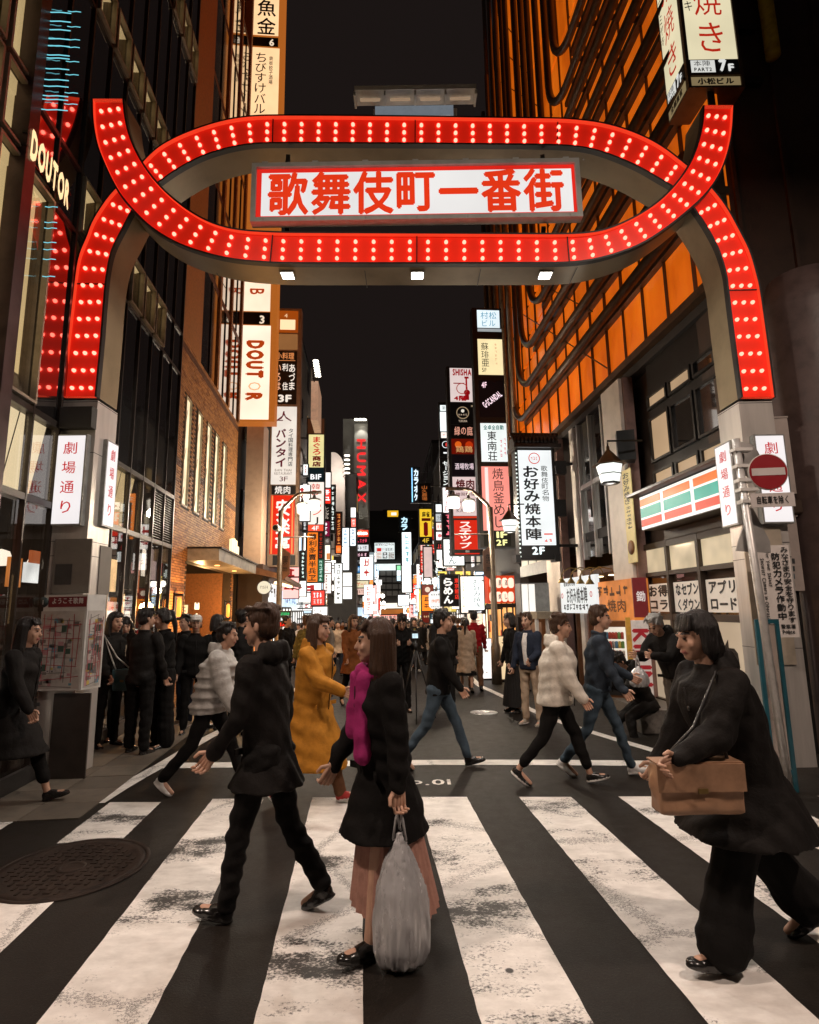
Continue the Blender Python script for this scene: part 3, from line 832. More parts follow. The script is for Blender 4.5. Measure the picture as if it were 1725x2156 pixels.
map_sheet(GF, rcm)
m = MB(); m.pbox(GF, *sub(rcm, 0.24, 0.02, 0.99, 0.13), 0.076, 0.079); hd = m.build('header', pbr('map_header_red', (0.16, 0.012, 0.02), 0.45), mp)
m = MB(); letters(m, GF, 'ようこそ歌舞', sub(rcm, 0.27, 0.03, 0.97, 0.10), 'h', 0.081, 0.01); m.build('lettering', pbr('print_white', (0.7, 0.68, 0.66), 0.5), hd)
c = GF.pt((rcm[0] + 0.075), rcm[3] - 0.075, 0.079)
m = MB(); m.lathe(c, [(0.055, 0), (0.055, 0.002), (0, 0.002)], 24, axis=GF.n); ii = m.build('info_disc', pbr('info_dark', (0.02, 0.035, 0.035), 0.5), mp)
m = MB(); letters(m, GF, 'i', (rcm[0] + 0.05, rcm[3] - 0.115, rcm[0] + 0.1, rcm[3] - 0.035), 'v', 0.084, 0.03); m.build('lettering', pbr('print_white', (.7, .68, .66)), ii)
# the board's second leaf, angled round the corner of the column
cr = GF.pt(rcm[2], 0, 0.075); MP2 = Plane((cr.x, cr.y, 0), (0.955, -0.30, 0))
h0 = rcm[1]
m = MB(); m.pbox(MP2, 0.0, rcm[1], 0.25, rcm[3], -0.05, 0.0); m.build('board', WHITEP, mp)
class Sh:  # shifts a plane outwards so that the sheet sits on this leaf
    def __init__(s, pl, d): s.pl, s.d, s.n = pl, d, pl.n
    def pt(s, a, b, out=0.0): return s.pl.pt(a, b, out + s.d)
map_sheet(Sh(MP2, -0.074), (0.0, rcm[1], 0.25, rcm[3]))

# ---------------------------------------------------------------- the two street walls
LP = Plane((-3.3, 0, 0), (1, 0.1007, 0)); RP = Plane((4.85, 0, 0), (-1, -0.065, 0))
def aL(Y): return 1.00506 * Y
def aR(Y): return -1.00211 * Y
def off(pl, d): return Plane(V(pl.p) + pl.n * d, pl.n)


DGLASS = pbr('dark_facade_glass', (0.010, 0.009, 0.009), 0.03, var=0, spec=1.0, coat=1.0)
for _n in DGLASS.node_tree.nodes:
    if _n.type == 'BSDF_PRINCIPLED': _n.inputs['IOR'].default_value = 2.2; _n.inputs['Coat IOR'].default_value = 1.9
CGLASS = glass_mat('shop_window_glass', (0.93, 0.92, 0.9))
MULL = pbr('bronze_mullion', (0.05, 0.04, 0.034), 0.35, 0.5, var=0.3, scale=6)
CREAM = em('#e2c48e', 1.0, 0.2, 0.8); CREAM2 = em('#f4deb4', 1.25, 0.15, 0.8)
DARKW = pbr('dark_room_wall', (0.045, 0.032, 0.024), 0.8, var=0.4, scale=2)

# --- left: glass fronted building
lg = thing('glass_building', 'dark glass fronted building with lit cream window strips on the left', 'building', (-4, 7, 0))
ZB = [-0.2, 2.86, 3.77, 6.16, 6.97, 9.33, 10.06, 12.55, 13.4, 16.4, 20]
a_l = [10.47 - 0.53 * k for k in range(17)][::-1]
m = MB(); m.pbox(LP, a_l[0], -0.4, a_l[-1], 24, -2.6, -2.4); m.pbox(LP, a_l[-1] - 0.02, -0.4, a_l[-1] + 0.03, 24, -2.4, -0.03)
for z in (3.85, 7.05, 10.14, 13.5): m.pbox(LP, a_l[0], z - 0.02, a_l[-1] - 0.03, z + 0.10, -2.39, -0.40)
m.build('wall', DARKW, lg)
# the ground floor's ceiling lamps deep inside
m = MB()
for k in range(8):
    a = a_l[4] + k * 0.85; m.lathe(LP.pt(a, 2.35, -1.2), [(0.0, 0.16), (0.09, 0.13), (0.14, 0.0), (0.1, -0.05), (0.0, -0.06)], 12)
m.build('ceiling_lamp', em('#fff0dc', 1.6, 0), lg)['kind'] = 'stuff'
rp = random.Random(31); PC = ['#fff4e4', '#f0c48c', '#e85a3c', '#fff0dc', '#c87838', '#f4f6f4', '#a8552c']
for k in range(52):  # glowing panels added to stand for reflections in the shop glass
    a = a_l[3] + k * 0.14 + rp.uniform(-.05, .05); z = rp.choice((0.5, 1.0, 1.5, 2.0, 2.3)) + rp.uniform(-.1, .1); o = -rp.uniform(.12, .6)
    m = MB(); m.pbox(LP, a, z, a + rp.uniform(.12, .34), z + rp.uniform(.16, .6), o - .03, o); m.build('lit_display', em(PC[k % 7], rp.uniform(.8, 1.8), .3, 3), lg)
m = MB()
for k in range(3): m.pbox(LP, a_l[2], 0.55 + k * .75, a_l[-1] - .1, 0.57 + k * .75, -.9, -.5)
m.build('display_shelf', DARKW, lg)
# cream ceiling zone above the shop and the framed lit windows higher up
for k in range(16):
    a0, a1 = a_l[k] + 0.03, a_l[k + 1] - 0.03
    for j in range(len(ZB) - 1):
        z0, z1 = ZB[j] + 0.035, ZB[j + 1] - 0.035
        if j == 1 and k >= 14: continue
        m = MB(); m.pbox(LP, a0, z0, a1, z1, -0.03, -0.012)
        ac = (a0 + a1) / 2
        clear = j in (0, 1) or (j == 3 and (6.2 < ac < 6.8 or 7.7 < ac < 9.5)) or (j == 5 and 6.1 < ac < 9.2) or (j == 7 and ac > 8.7) or (j == 2 and ac < 5.6) or (j in (3, 4) and ac < 5.0)
        m.build('glass_pane', CGLASS if clear else DGLASS, lg)
        if clear and j >= 2:
            d = -0.13
            m = MB(); q = LP.pt
            m.face([q(a0, z0, -0.05), q(a1, z0, -0.05), q(a1 - 0.05, z0 + 0.30, d), q(a0 + 0.08, z0 + 0.30, d)], 1)
            m.face([q(a0, z1, -0.05), q(a0 + 0.08, z1 - 0.06, d), q(a1 - 0.05, z1 - 0.06, d), q(a1, z1, -0.05)], 0)
            m.face([q(a0, z0, -0.05), q(a0 + 0.08, z0 + 0.30, d), q(a0 + 0.08, z1 - 0.06, d), q(a0, z1, -0.05)], 1)
            m.face([q(a1, z0, -0.05), q(a1, z1, -0.05), q(a1 - 0.05, z1 - 0.06, d), q(a1 - 0.05, z0 + 0.30, d)], 1)
            m.face([q(a0 + 0.08, z0 + 0.30, d), q(a1 - 0.05, z0 + 0.30, d), q(a1 - 0.05, z1 - 0.06, d), q(a0 + 0.08, z1 - 0.06, d)], 0)
            m.build('lit_window', [CREAM, pbr('window_reveal', (0.22, 0.17, 0.11), 0.6)], lg)
            m = MB(); w = 0.03
            for (x0, y0, x1, y1) in ((a0, z0, a1, z0 + w), (a0, z1 - w, a1, z1), (a0, z0 + w, a0 + w, z1 - w), (a1 - w, z0 + w, a1, z1 - w)): m.pbox(LP, x0, y0, x1, y1, -0.011, 0.05)
            m.build('window_frame', pbr('pale_window_frame', (0.32, 0.27, 0.2), 0.4, 0.4), lg)
    if k < 14:
        m = MB(); q = LP.pt; m.face([q(a0 - .02, 2.88, -0.26), q(a1 + .02, 2.88, -0.26), q(a1 + .02, 3.76, -0.12), q(a0 - .02, 3.76, -0.12)])
        m.build('lit_ceiling', (CREAM2 if k < 9 else CREAM) if k not in (8, 13) else DARKW, lg)
for k in (14, 15):      # louvres at the brick end
    m = MB()
    for s in range(20):
        z = 2.92 + s * 0.042; m.hexa([LP.pt(a_l[k] + 0.03, z, -0.01), LP.pt(a_l[k + 1] - 0.03, z, -0.01), LP.pt(a_l[k + 1] - 0.03, z + 0.02, -0.05), LP.pt(a_l[k] + 0.03, z + 0.02, -0.05), LP.pt(a_l[k] + 0.03, z + 0.006, -0.01), LP.pt(a_l[k + 1] - 0.03, z + 0.006, -0.01), LP.pt(a_l[k + 1] - 0.03, z + 0.026, -0.05), LP.pt(a_l[k] + 0.03, z + 0.026, -0.05)])
    m.build('louvre', GREYM, lg)['kind'] = 'stuff'
for k in range(17):
    w = 0.014 if k % 2 else 0.018
    m = MB(); m.pbox(LP, a_l[k] - w, -0.4, a_l[k] + w, 24, -0.06, 0.016); m.build('mullion', MULL, lg)
for z in ZB[1:]:
    m = MB(); m.pbox(LP, a_l[0], z - 0.05 if z < 4 else z - 0.032, a_l[-1], z + 0.02, -0.1, 0.012); m.build('transom', MULL, lg)
m = MB(); m.pbox(LP, 4.98, -0.4, 5.15, 24, -0.05, 0.10); m.build('steel_column', pbr('plum_steel', (0.075, 0.05, 0.05), 0.35, 0.6, var=0.3), lg)
# big lit letters in front of the glass
LQ = off(LP, 0.11)
a0, a1 = LQ.ab(64, 308)[0], LQ.ab(147, 408)[0]; b0, b1 = LQ.ab(105, 388)[1], LQ.ab(105, 326)[1]
m = MB(); letters(m, LQ, 'DOUTOR', (a0, b0, a1, b1), 'h', 0.0, 0.05, fill=1.0)
m.build('lit_lettering', em('#ffd9a0', 1.3, 0), lg)
m = MB()
for f in (0.25, 0.7): m.pbox(LP, a0 - 0.05, b0 + (b1 - b0) * f, a1 + 0.05, b0 + (b1 - b0) * f + 0.03, 0.05, 0.10)
m.build('sign_rail', DARKM, lg)
# reflections of cyan light strings, built as glowing strips before the upper panes
random.seed(5)
m = MB(); m.tube([LP.pt(0, 0, 0.0), LP.pt(0.0, -0.006, 0.1), LP.pt(0, 0.004, 0.2), LP.pt(0, 0.0, 0.32)], 0.005, 5)
me = m.mesh('cyan_light_strip', em('#7fe0f0', 1.0, 0), LP.pt(0, 0, 0))
for (u, n, va, vb, w) in ((78, 13, 15, 240, .9), (132, 8, 18, 230, .45), (100, 7, 432, 590, .4)):
    for k in range(n):
        v = va + (vb - va) * (k + random.random() * 0.7) / n
        A = LP.ab(u - (v - 200) * 0.04, v)
        o = piece('cyan_light_strip', me, lg, LP.pt(A[0], A[1], 0.02)); o.scale = (w, w, 1)
# plinth
m = MB(); m.pbox(LP, a_l[0], -0.3, a_l[-1], 0.16, 0.0, 0.05); m.build('plinth', pbr('dark_granite', (0.04, 0.036, 0.034), 0.35, var=0.4, scale=40), lg)

# --- left: brick building
bk = thing('brick_building', 'brown brick building with five tall slit windows and a canopied door', 'building', (-4.6, 13, 0))
BR = [pbr('brick_tone_%d' % k, c, 0.62, var=0.3, scale=22, bump=0.25, bscale=90) for k, c in enumerate(((0.40, 0.18, 0.055), (0.50, 0.235, 0.07), (0.29, 0.12, 0.04), (0.14, 0.06, 0.03)))]
MORT = pbr('dark_mortar', (0.05, 0.033, 0.022), 0.9, var=0.2)
A0, A1 = 10.51, aL(16.0)
wins = []
zt, zb = LP.ab(398, 838)[1], LP.ab(390, 1068)[1]
for u in (392.5, 418, 438.5, 456, 473):
    a = LP.ab(u, 960)[0]; wins.append((a - 0.20, a + 0.20, zb, zt))
dA0, dZ1 = LP.ab(392, 1230)[0], LP.ab(420, 1188)[1]
door = (dA0, A1 - 0.35, -1, dZ1)
holes = wins + [door]
m = MB()      # backing wall, in strips round the openings
xs_ = sorted({A0, A1} | {h[0] for h in holes} | {h[1] for h in holes})
for x0, x1 in zip(xs_[:-1], xs_[1:]):
    zz = [-0.6, 7.0]; cuts = sorted([(h[2], h[3]) for h in holes if h[0] <= x0 + 1e-6 and h[1] >= x1 - 1e-6])
    z = -0.6
    for c0_, c1_ in cuts:
        if c0_ > z: m.pbox(LP, x0, z, x1, c0_, -0.2, -0.012)
        z = c1_
    m.pbox(LP, x0, z, x1, 7.0, -0.2, -0.012)
m.pbox(LP, A0, -0.6, A1, 24, -2.0, -1.9); m.pbox(LP, A1 - 0.2, -0.6, A1, 24, -1.9, -0.201)
up_ = MB(); up_.pbox(LP, A0, 7.0, 11.85, 24, -0.2, -0.0); up_.build('upper_wall', BR[0], bk)
wall = m.build('wall', MORT, bk)
bl, bh, pitch = 0.192, 0.040, 0.050
cand = []
rng = random.Random(11)
for r in range(int(7.3 / pitch)):
    z = -0.28 + r * pitch; a = A0 + (0 if r % 2 else -0.1)
    dark = (r % 47) in (0, 1, 2)
    while a < A1:
        x0, x1 = max(A0, a), min(A1, a + bl); a += 0.2
        if x1 - x0 < 0.03: continue
        if any(x1 > h[0] - 0.002 and x0 < h[1] + 0.002 and z + bh > h[2] - 0.002 and z < h[3] + 0.002 for h in holes): continue
        cand.append((x0, x1, z, rng.uniform(-0.003, 0.003), 3 if dark else rng.choice((0, 0, 0, 1, 1, 2))))
cand.sort(key=lambda c: (LP.pt(c[0], c[2]) - CAMP).length + (3 if c[2] < 1.6 else 0))
cache = {}
for (x0, x1, z, o, mi) in cand[:300]:
    key = (round(x1 - x0, 3), mi)
    if key not in cache:
        m = MB(); m.pbox(LP, 0, 0, x1 - x0, bh, -0.012, 0.0); cache[key] = m.mesh('brick', BR[mi], LP.pt(0, 0, 0))
    piece('brick', cache[key], bk, LP.pt(x0, z, o))
m = MB()
for (x0, x1, z, o, mi) in cand[300:]: m.pbox(LP, x0, z, x1, z + bh, -0.012, o, mi)
m.build('brickwork', BR, bk)['kind'] = 'stuff'
m = MB(); a = A0; up = MB()
FR = pbr('cream_window_frame', (0.42, 0.35, 0.24), 0.5)
for (x0, x1, z0, z1) in wins:
    m = MB()
    for (p0, q0, p1, q1) in ((x0, z0, x0 + 0.025, z1), (x1 - 0.025, z0, x1, z1), (x0 + 0.025, z0, x1 - 0.025, z0 + 0.035), (x0 + 0.025, z1 - 0.03, x1 - 0.025, z1)): m.pbox(LP, p0, q0, p1, q1, -0.11, 0.012)
    wf = m.build('window', FR, bk)
    m = MB(); m.pbox(LP, x0 + 0.025, z0 + 0.035, x1 - 0.025, z1 - 0.03, -0.04, -0.03); m.build('pane', em('#f4e2b8', 1.25, 0.2, 3), wf)
    m = MB(); p = rng.uniform(0.3, 0.7)      # bare branches standing behind the pane's film
    for k in range(5):
        z = z0 + 0.1 + k * (z1 - z0) / 5.6; s = (-1) ** k
        m.bar(LP.pt(x0 + 0.15, z, -0.026), LP.pt(x0 + 0.15 + s * 0.09, z + 0.3, -0.026), 0.008, 0.004)
    m.bar(LP.pt(x0 + 0.15, z0 + 0.04, -0.0255), LP.pt(x0 + 0.16, z1 - 0.04, -0.0255), 0.009, 0.004)
    m.build('branch_print', BR[2], wf)
# door recess with canopy
x0, x1, z1 = door[0], door[1], door[3]
m = MB(); m.pbox(LP, x0, -0.6, x1, z1, -1.3, -1.2); m.pbox(LP, x0 - 0.05, -0.6, x0, z1, -1.2, -0.21); m.pbox(LP, x1, -0.6, x1 + .05, z1, -1.2, -0.21); m.build('door_recess', BR[2], bk)
m = MB()
for k in range(44):
    z = 0.0 + k * 0.055
    for s in range(8):
        a = x0 + 0.1 + (x1 - x0 - 0.2) * s / 8; m.pbox(LP, a, z, a + (x1 - x0) / 8 - 0.03, z + 0.045, -1.2, -1.19 + rng.uniform(0, 0.004), rng.choice((0, 1, 0, 2)))
m.build('recess_brickwork', BR, bk)['kind'] = 'stuff'
m = MB(); m.pbox(LP, x0 + 0.55, -0.3, x0 + 1.35, 2.1, -1.188, -1.12); dr = m.build('door', pbr('dark_timber', (0.07, 0.03, 0.015), 0.5, var=0.4, stretch=(6, 6, 0.6)), bk)
m = MB(); m.tube([LP.pt(x0 + 1.26, 0.8, -1.08), LP.pt(x0 + 1.26, 1.25, -1.08)], 0.015, 8); m.build('handle', STEEL, dr)
cz0, cz1 = LP.ab(430, 1222)[1], LP.ab(430, 1200)[1]
cn = LP.rect(388, 1195, 480, 1222)
m = MB(); m.pbox(LP, x0 - 0.02, z1, x1 + 0.30, z1 + 0.24, 0.002, 0.62); m.build('canopy', pbr('zinc_fascia', (0.33, 0.30, 0.26), 0.45, 0.3, var=0.45, scale=3), bk)
m = MB(); m.pbox(LP, x0 - 0.05, z1 + 0.241, x1 + 0.34, z1 + 0.275, 0.002, 0.67); m.build('canopy_cap', DARKM, bk)
m = MB()
for s in (0.3, 0.75): m.lathe(LP.pt(x0 + (x1 - x0) * s, z1 - 0.012, 0.3), [(0.06, 0), (0.05, 0.011), (0, 0.011)], 12)
m.build('canopy_lamp', em('#ffb060', 5, 0), bk)
l = lamp('POINT', 'door_light', (0, 0, 0), 70, (1, 0.6, 0.25), 0.08); l.parent = bk; l.location = LP.pt((x0 + x1) / 2, z1 - 0.15, -0.3) - V((-4.6, 13, 0))
# lit name on the canopy and on the glass door
m = MB(); q = off(LP, 0.62); r = (x0 + 1.2, z1 + 0.28, x0 + 2.0, z1 + 0.62)
for k, (w, h) in enumerate(((0.16, 0.3), (0.16, 0.34), (0.18, 0.32), (0.2, 0.2))): m.pbox(q, r[0] + k * 0.2, z1 + 0.28, r[0] + k * 0.2 + w, z1 + 0.28 + h, -0.06, 0.0)
m.build('lit_name_block', em('#ffe2ae', 1.8, 0), bk)
m = MB()
for k in range(4):
    z = 1.72 - k * 0.24
    for s in range(3): m.pbox(LP, x0 + 1.45 + s * 0.13, z, x0 + 1.54 + s * 0.13, z + 0.15 - 0.03 * ((k + s) % 2), -0.2, -0.185)
m.build('lit_menu_mark', em('#fff0cc', 1.5, 0), bk)['kind'] = 'stuff'
# upper storeys: brick piers and tall panes that mirror the signs
for (p0, p1, q0) in ((13.25, 13.42, 7.01), (14.55, 14.7, 7.01), (15.9, A1, 7.01)):
    m = MB(); m.pbox(LP, p0, q0, p1, 24, -0.25, 0.03); m.build('brick_pier', BR[0], bk)
for (p0, p1) in ((11.86, 13.24), (13.43, 14.54), (14.71, 15.89)):
    for z0 in (7.02, 9.5, 12.0, 14.5, 17):
        m = MB(); m.pbox(LP, p0 + 0.02, z0, p1 - 0.02, z0 + 2.3, -0.03, -0.01); m.build('glass_pane', DGLASS, bk)
        m = MB(); m.pbox(LP, p0, z0 + 2.3, p1, z0 + 2.48, -0.16, -0.005); m.build('spandrel', BR[3], bk)
        m = MB(); m.pbox(LP, (p0 + p1) / 2 - 0.015, z0, (p0 + p1) / 2 + 0.015, z0 + 2.3, -0.0095, 0.012); m.build('mullion', DARKM, bk)


def wall_lantern(pl, u, v, label):
    A = pl.ab(u, v); c = pl.pt(A[0], A[1], 0.1)
    t = thing('wall_lantern', label, 'wall lamp', pl.pt(A[0], A[1], 0.002), 'amber lanterns beside the brick door')
    m = MB(); m.pbox(pl, A[0] - 0.07, A[1] - 0.24, A[0] + 0.07, A[1] + 0.26, 0.003, 0.03); m.pbox(pl, A[0] - 0.06, A[1] + 0.2, A[0] + 0.06, A[1] + 0.24, 0.03, 0.17); m.pbox(pl, A[0] - 0.06, A[1] - 0.24, A[0] + 0.06, A[1] - 0.2, 0.03, 0.17)
    for s in (-0.055, 0.055): m.bar(pl.pt(A[0] + s, A[1] - 0.2, 0.16), pl.pt(A[0] + s, A[1] + 0.2, 0.16), 0.012)
    m.build('cage', DARKM, t)
    m = MB(); m.lathe(pl.pt(A[0], A[1] - 0.18, 0.1), [(0.02, 0), (0.045, 0.03), (0.045, 0.30), (0.02, 0.34), (0, 0.34)], 12); m.build('amber_glass', em('#ff9038', 2.6, 0), t)
    l = lamp('POINT', 'wall_lantern_light', (0, 0, 0), 75, (1, .5, .16), 0.1); l.parent = t; l.location = pl.n * 0.45


wall_lantern(LP, 366, 1278, 'amber wall lantern left of the canopied brick door'); wall_lantern(LP, 472, 1285, 'amber wall lantern right of the canopied brick door')
# pavement slabs before the left buildings
pv = struct(MB().build('pavement', ASPHALT), 'pale paving slabs along the left buildings', 'pavement') if False else None
SLAB = [pbr('paving_slab_%d' % k, c, 0.55, var=0.3, scale=10, bump=0.2) for k, c in enumerate(((0.14, 0.115, 0.09), (0.11, 0.09, 0.07)))]
m = MB(); m.pbox(LP, aL(4.0), -0.45, aL(16), gz(9) - 0.02, 0.05, 1.05); 
pv = struct(m.build('pavement', MORT), 'paving strip of pale slabs along the left buildings', 'pavement')
for k in range(26):
    for j in range(2):
        a = aL(5.0) + k * 0.42; z = gz((a + 0.2) / 1.005)
        m = MB(); m.pbox(LP, a, z - 0.05, a + 0.412, z + 0.006 + rng.uniform(0, 0.004), 0.06 + j * 0.49, 0.06 + j * 0.49 + 0.482); m.build('paving_slab', SLAB[(k + j) % 2], pv)

# --- left: buildings beyond the brick one
def far_block(name, label, pl, Y0, Y1, z1, mat, deep=6, wins_=None, side='L', rowh=3.1, litc=None, seed=1, end=True):
    f = aL if side == 'L' else aR
    t = thing(name, label, 'building', pl.pt((f(Y0) + f(Y1)) / 2, gz((Y0 + Y1) / 2)))
    a0, a1 = sorted((f(Y0), f(Y1)))
    m = MB(); m.pbox(pl, a0, -6, a1, z1, -deep, 0.0); m.build('wall', mat, t)
    r = random.Random(seed)
    n = max(2, int((a1 - a0) / 1.6)); k = 0
    for z in np.arange(gz(Y0) + 4.2, z1 - 1.6, rowh):
        for j in range(n):
            if r.random() < 0.35: continue
            x = a0 + (a1 - a0) * (j + 0.18) / n; w = (a1 - a0) / n * 0.64
            lit = r.random() < 0.4
            m = MB(); m.pbox(pl, x, z, x + w, z + 1.5, 0.002, 0.03); wd = m.build('window', DARKM, t)
            m = MB(); m.pbox(pl, x + 0.05, z + 0.05, x + w - 0.05, z + 1.45, 0.031, 0.034); m.build('pane', em(r.choice(litc or ['#d8b070', '#f0e0c0', '#9a6a3a']), r.uniform(0.25, 0.7)) if lit else DGLASS, wd)
    m = MB(); m.pbox(pl, a0, z1, a1, z1 + 0.3, -deep, 0.06); m.build('parapet', DARKM, t)
    return t


WALLS = [pbr('night_wall_%d' % k, c, 0.7, var=0.35, scale=1.2) for k, c in enumerate(((0.06, 0.05, 0.045), (0.10, 0.085, 0.07), (0.035, 0.03, 0.028), (0.16, 0.13, 0.11)))]
LF = Plane((-3.9, 0, 0), (1, 0.075, 0)); RF = Plane((4.6, 0, 0), (-1, -0.045, 0)); LF2 = Plane((-2.4, 0, 0), (1, 0.04, 0))
far_block('tenement_building', 'dark narrow building next to the brick one, behind the coffee sign', LF, 17.2, 22.5, 13, WALLS[0], seed=2)
far_block('tenement_building', 'brown mid-height building behind the orange calligraphy sign', LF, 22.6, 32, 11.5, WALLS[1], seed=3)
far_block('tenement_building', 'pale curved-front building left of the dark tower with red letters', LF, 32.2, 44, 17.5, WALLS[3], seed=4)
far_block('tenement_building', 'dark shop building left of the street below the tower', LF2, 44.4, 70, 12, WALLS[2], seed=5)
far_block('tenement_building', 'grey farthest building on the left of the street', LF2, 70.5, 104, 10, WALLS[1], seed=6)
far_block('tenement_building', 'dark building hung with lantern signs right of the street', RF, 19.6, 25, 11, WALLS[0], side='R', seed=7)
far_block('tenement_building', 'tall dark building behind the stacked black signs on the right', RF, 25.2, 36, 13.5, WALLS[2], side='R', seed=8)
far_block('tenement_building', 'brown building behind the yellow numbered sign on the right', RF, 36.2, 52, 14, WALLS[1], side='R', seed=9)
far_block('tenement_building', 'black building behind the tall white sign tower on the right', RF, 52.4, 74, 17, WALLS[2], side='R', seed=10)
far_block('tenement_building', 'grey farthest building on the right of the street', RF, 74.5, 104, 10, WALLS[0], side='R', seed=11)

# tower with red letters
tw = thing('sign_tower_building', 'dark grey tower with red letters running down its face', 'tower', at(750, 1180, 50))
TP = facing(750, 1020, 48, 0.05)
TW = pbr('tower_concrete', (0.34, 0.33, 0.30), 0.7, var=0.25, scale=0.6)
r1 = TP.rect(722, 882, 775, 1258); m = MB(); m.pbox(TP, r1[0], r1[1], r1[2], r1[3], -6, -0.01); 
r2 = TP.rect(747, 896, 775, 1175); m.pbox(TP, *r2, -0.009, 0.5); m.build('wall', TW, tw)
r3 = TP.rect(752, 925, 771, 1065)
m = MB(); n = 5
for k, ch in enumerate('HUMAX'):
    h = (r3[3] - r3[1]) / 5; letters(m, off(TP, 0.5), ch, (r3[0], r3[3] - (k + 1) * h + h * 0.06, r3[2], r3[3] - k * h - h * .06), 'h', 0.08, 0.03, rot=True, fill=0.95)
m.build('red_lettering', em('#ff3030', 1.1, 0), tw)
m = MB(); l_ = MB()
for (vv, us) in ((893, (752, 760, 768)), (1128, (754, 762, 770))):
    for u in us:
        p = TP.pt(*TP.ab(u, vv), 1.1); m.lathe(p, [(0.16, 0.1), (0.2, 0), (0.0, -0.02)], 10)
        l_.bar(p, p + V((0, 0.6, 0.05)), 0.04)
m.build('floodlight', em('#fff6e4', 6, 0), tw); l_.build('floodlight_arm', DARKM, tw)
for vv, rx in ((893, math.radians(0)), (1128, math.radians(180))):
    p = TP.pt(*TP.ab(761, vv), 1.1); l = lamp('SPOT', 'tower_floodlight', (0, 0, 0), 420, (1, .95, .85), 0.2, (math.radians(16) if rx == 0 else math.radians(164), 0, 0), math.radians(70)); l.parent = tw; l.location = p - V(tw.location)

# pale rounded facade left of the tower, floodlit
pf = thing('pale_facade', 'pale floodlit rounded facade left of the tower with red letters', 'building', at(712, 1160, 43))
q = facing(712, 1050, 43, .05); r = q.rect(697, 952, 726, 1168)
pts = [(r[0], r[1]), (r[2], r[1])] + [(r[2] - .9 * (1 - math.cos(t)), r[3] - 1.6 + 1.6 * math.sin(t)) for t in [math.pi / 2 * k / 8 for k in range(9)]] + [(r[0], r[3])]
m = MB(); m.poly(pts, q, -4, 0); m.build('wall', pbr('pale_render_wall', (.62, .54, .50), .6, var=.15, scale=1), pf)
m = MB(); l_ = MB()
for k in range(5):
    p = q.pt(*q.ab(733, 968 + k * 9), 1.2); m.lathe(p, [(0, .08), (.2, .04), (.22, 0), (0, -.03)], 10); l_.bar(p, q.pt(*q.ab(722, 968 + k * 9), .0), .04)
m.build('floodlight', em('#fff4e0', 5, 0), pf); l_.build('floodlight_arm', DARKM, pf)
l = lamp('POINT', 'facade_floodlight', (0, 0, 0), 330, (1, .92, .82), .3); l.parent = pf; l.location = q.pt(*q.ab(720, 1000), 2.2) - V(pf.location)

# the building that closes the street
eb = thing('end_building', 'black building closing the far end of the street above a lit arcade', 'building', at(835, 1290, 108))
EP = facing(835, 1200, 106, 0.06)
m = MB(); m.pbox(EP, *EP.rect(770, 1075, 905, 1345), -10, 0); m.build('wall', pbr('end_wall', (0.035, 0.032, 0.03), 0.6, var=.3), eb)
for v0 in (1202, 1216, 1230, 1244):
    for k in range(6):
        u = 788 + k * 13; m = MB(); m.pbox(EP, *EP.rect(u, v0, u + 11, v0 + 10), 0.01, 0.1); m.build('window', pbr('grey_blind', (0.18, 0.17, 0.16), 0.4, emit=(.5, .46, .4), estr=0.12 if v0 > 1235 else 0.04), eb)
m = MB(); m.pbox(EP, *EP.rect(787, 1270, 858, 1281), 0, 1.2); m.build('arcade_fascia', em('#fff2e0', 1.3), eb)
m = MB(); m.pbox(EP, *EP.rect(787, 1283, 858, 1294), 0, 0.4); m.build('arcade_front', em('#c07030', 0.7, .3, .3), eb)
m = MB(); m.pbox(EP, *EP.rect(787, 1305, 858, 1330), 0, 0.4); m.build('arcade_shop', em('#ffd8c0', 0.9, .3, .3), eb)
m = MB(); m.pbox(EP, *EP.rect(780, 1188, 862, 1201), 0, 1.0); m.build('lit_band', em('#e6f0ee', 1.2), eb)

# --- right: shop row under the orange front
rb = thing('orange_building', 'building with glowing orange panelled upper front and bent brown pipes', 'building', (4.3, 12, 6.2))
# backlit panels: brightness varies in soft streaks
def orange_panel():
    m, nt, out = _newmat('backlit_orange')
    b = nt.nodes.new('ShaderNodeBsdfPrincipled'); nt.links.new(b.outputs[0], out.inputs['Surface'])
    n = _noise(nt, 1.4, 5, 0.6, (1, 1, 0.35)); n2 = _noise(nt, 9, 4, 0.6, (1, 1, 0.06))
    r = _ramp(nt, n.outputs['Fac'], [(0.3, (0.44, 0.070, 0.002)), (0.5, (0.66, 0.118, 0.004)), (0.7, (0.80, 0.165, 0.007))])
    nt.links.new(r.outputs['Color'], b.inputs['Base Color']); nt.links.new(r.outputs['Color'], b.inputs['Emission Color'])
    mr = nt.nodes.new('ShaderNodeMapRange'); mr.inputs['To Min'].default_value = 0.50; mr.inputs['To Max'].default_value = 1.0
    nt.links.new(n2.outputs['Fac'], mr.inputs['Value']); nt.links.new(mr.outputs[0], b.inputs['Emission Strength'])
    b.inputs['Roughness'].default_value = 0.3
    return m


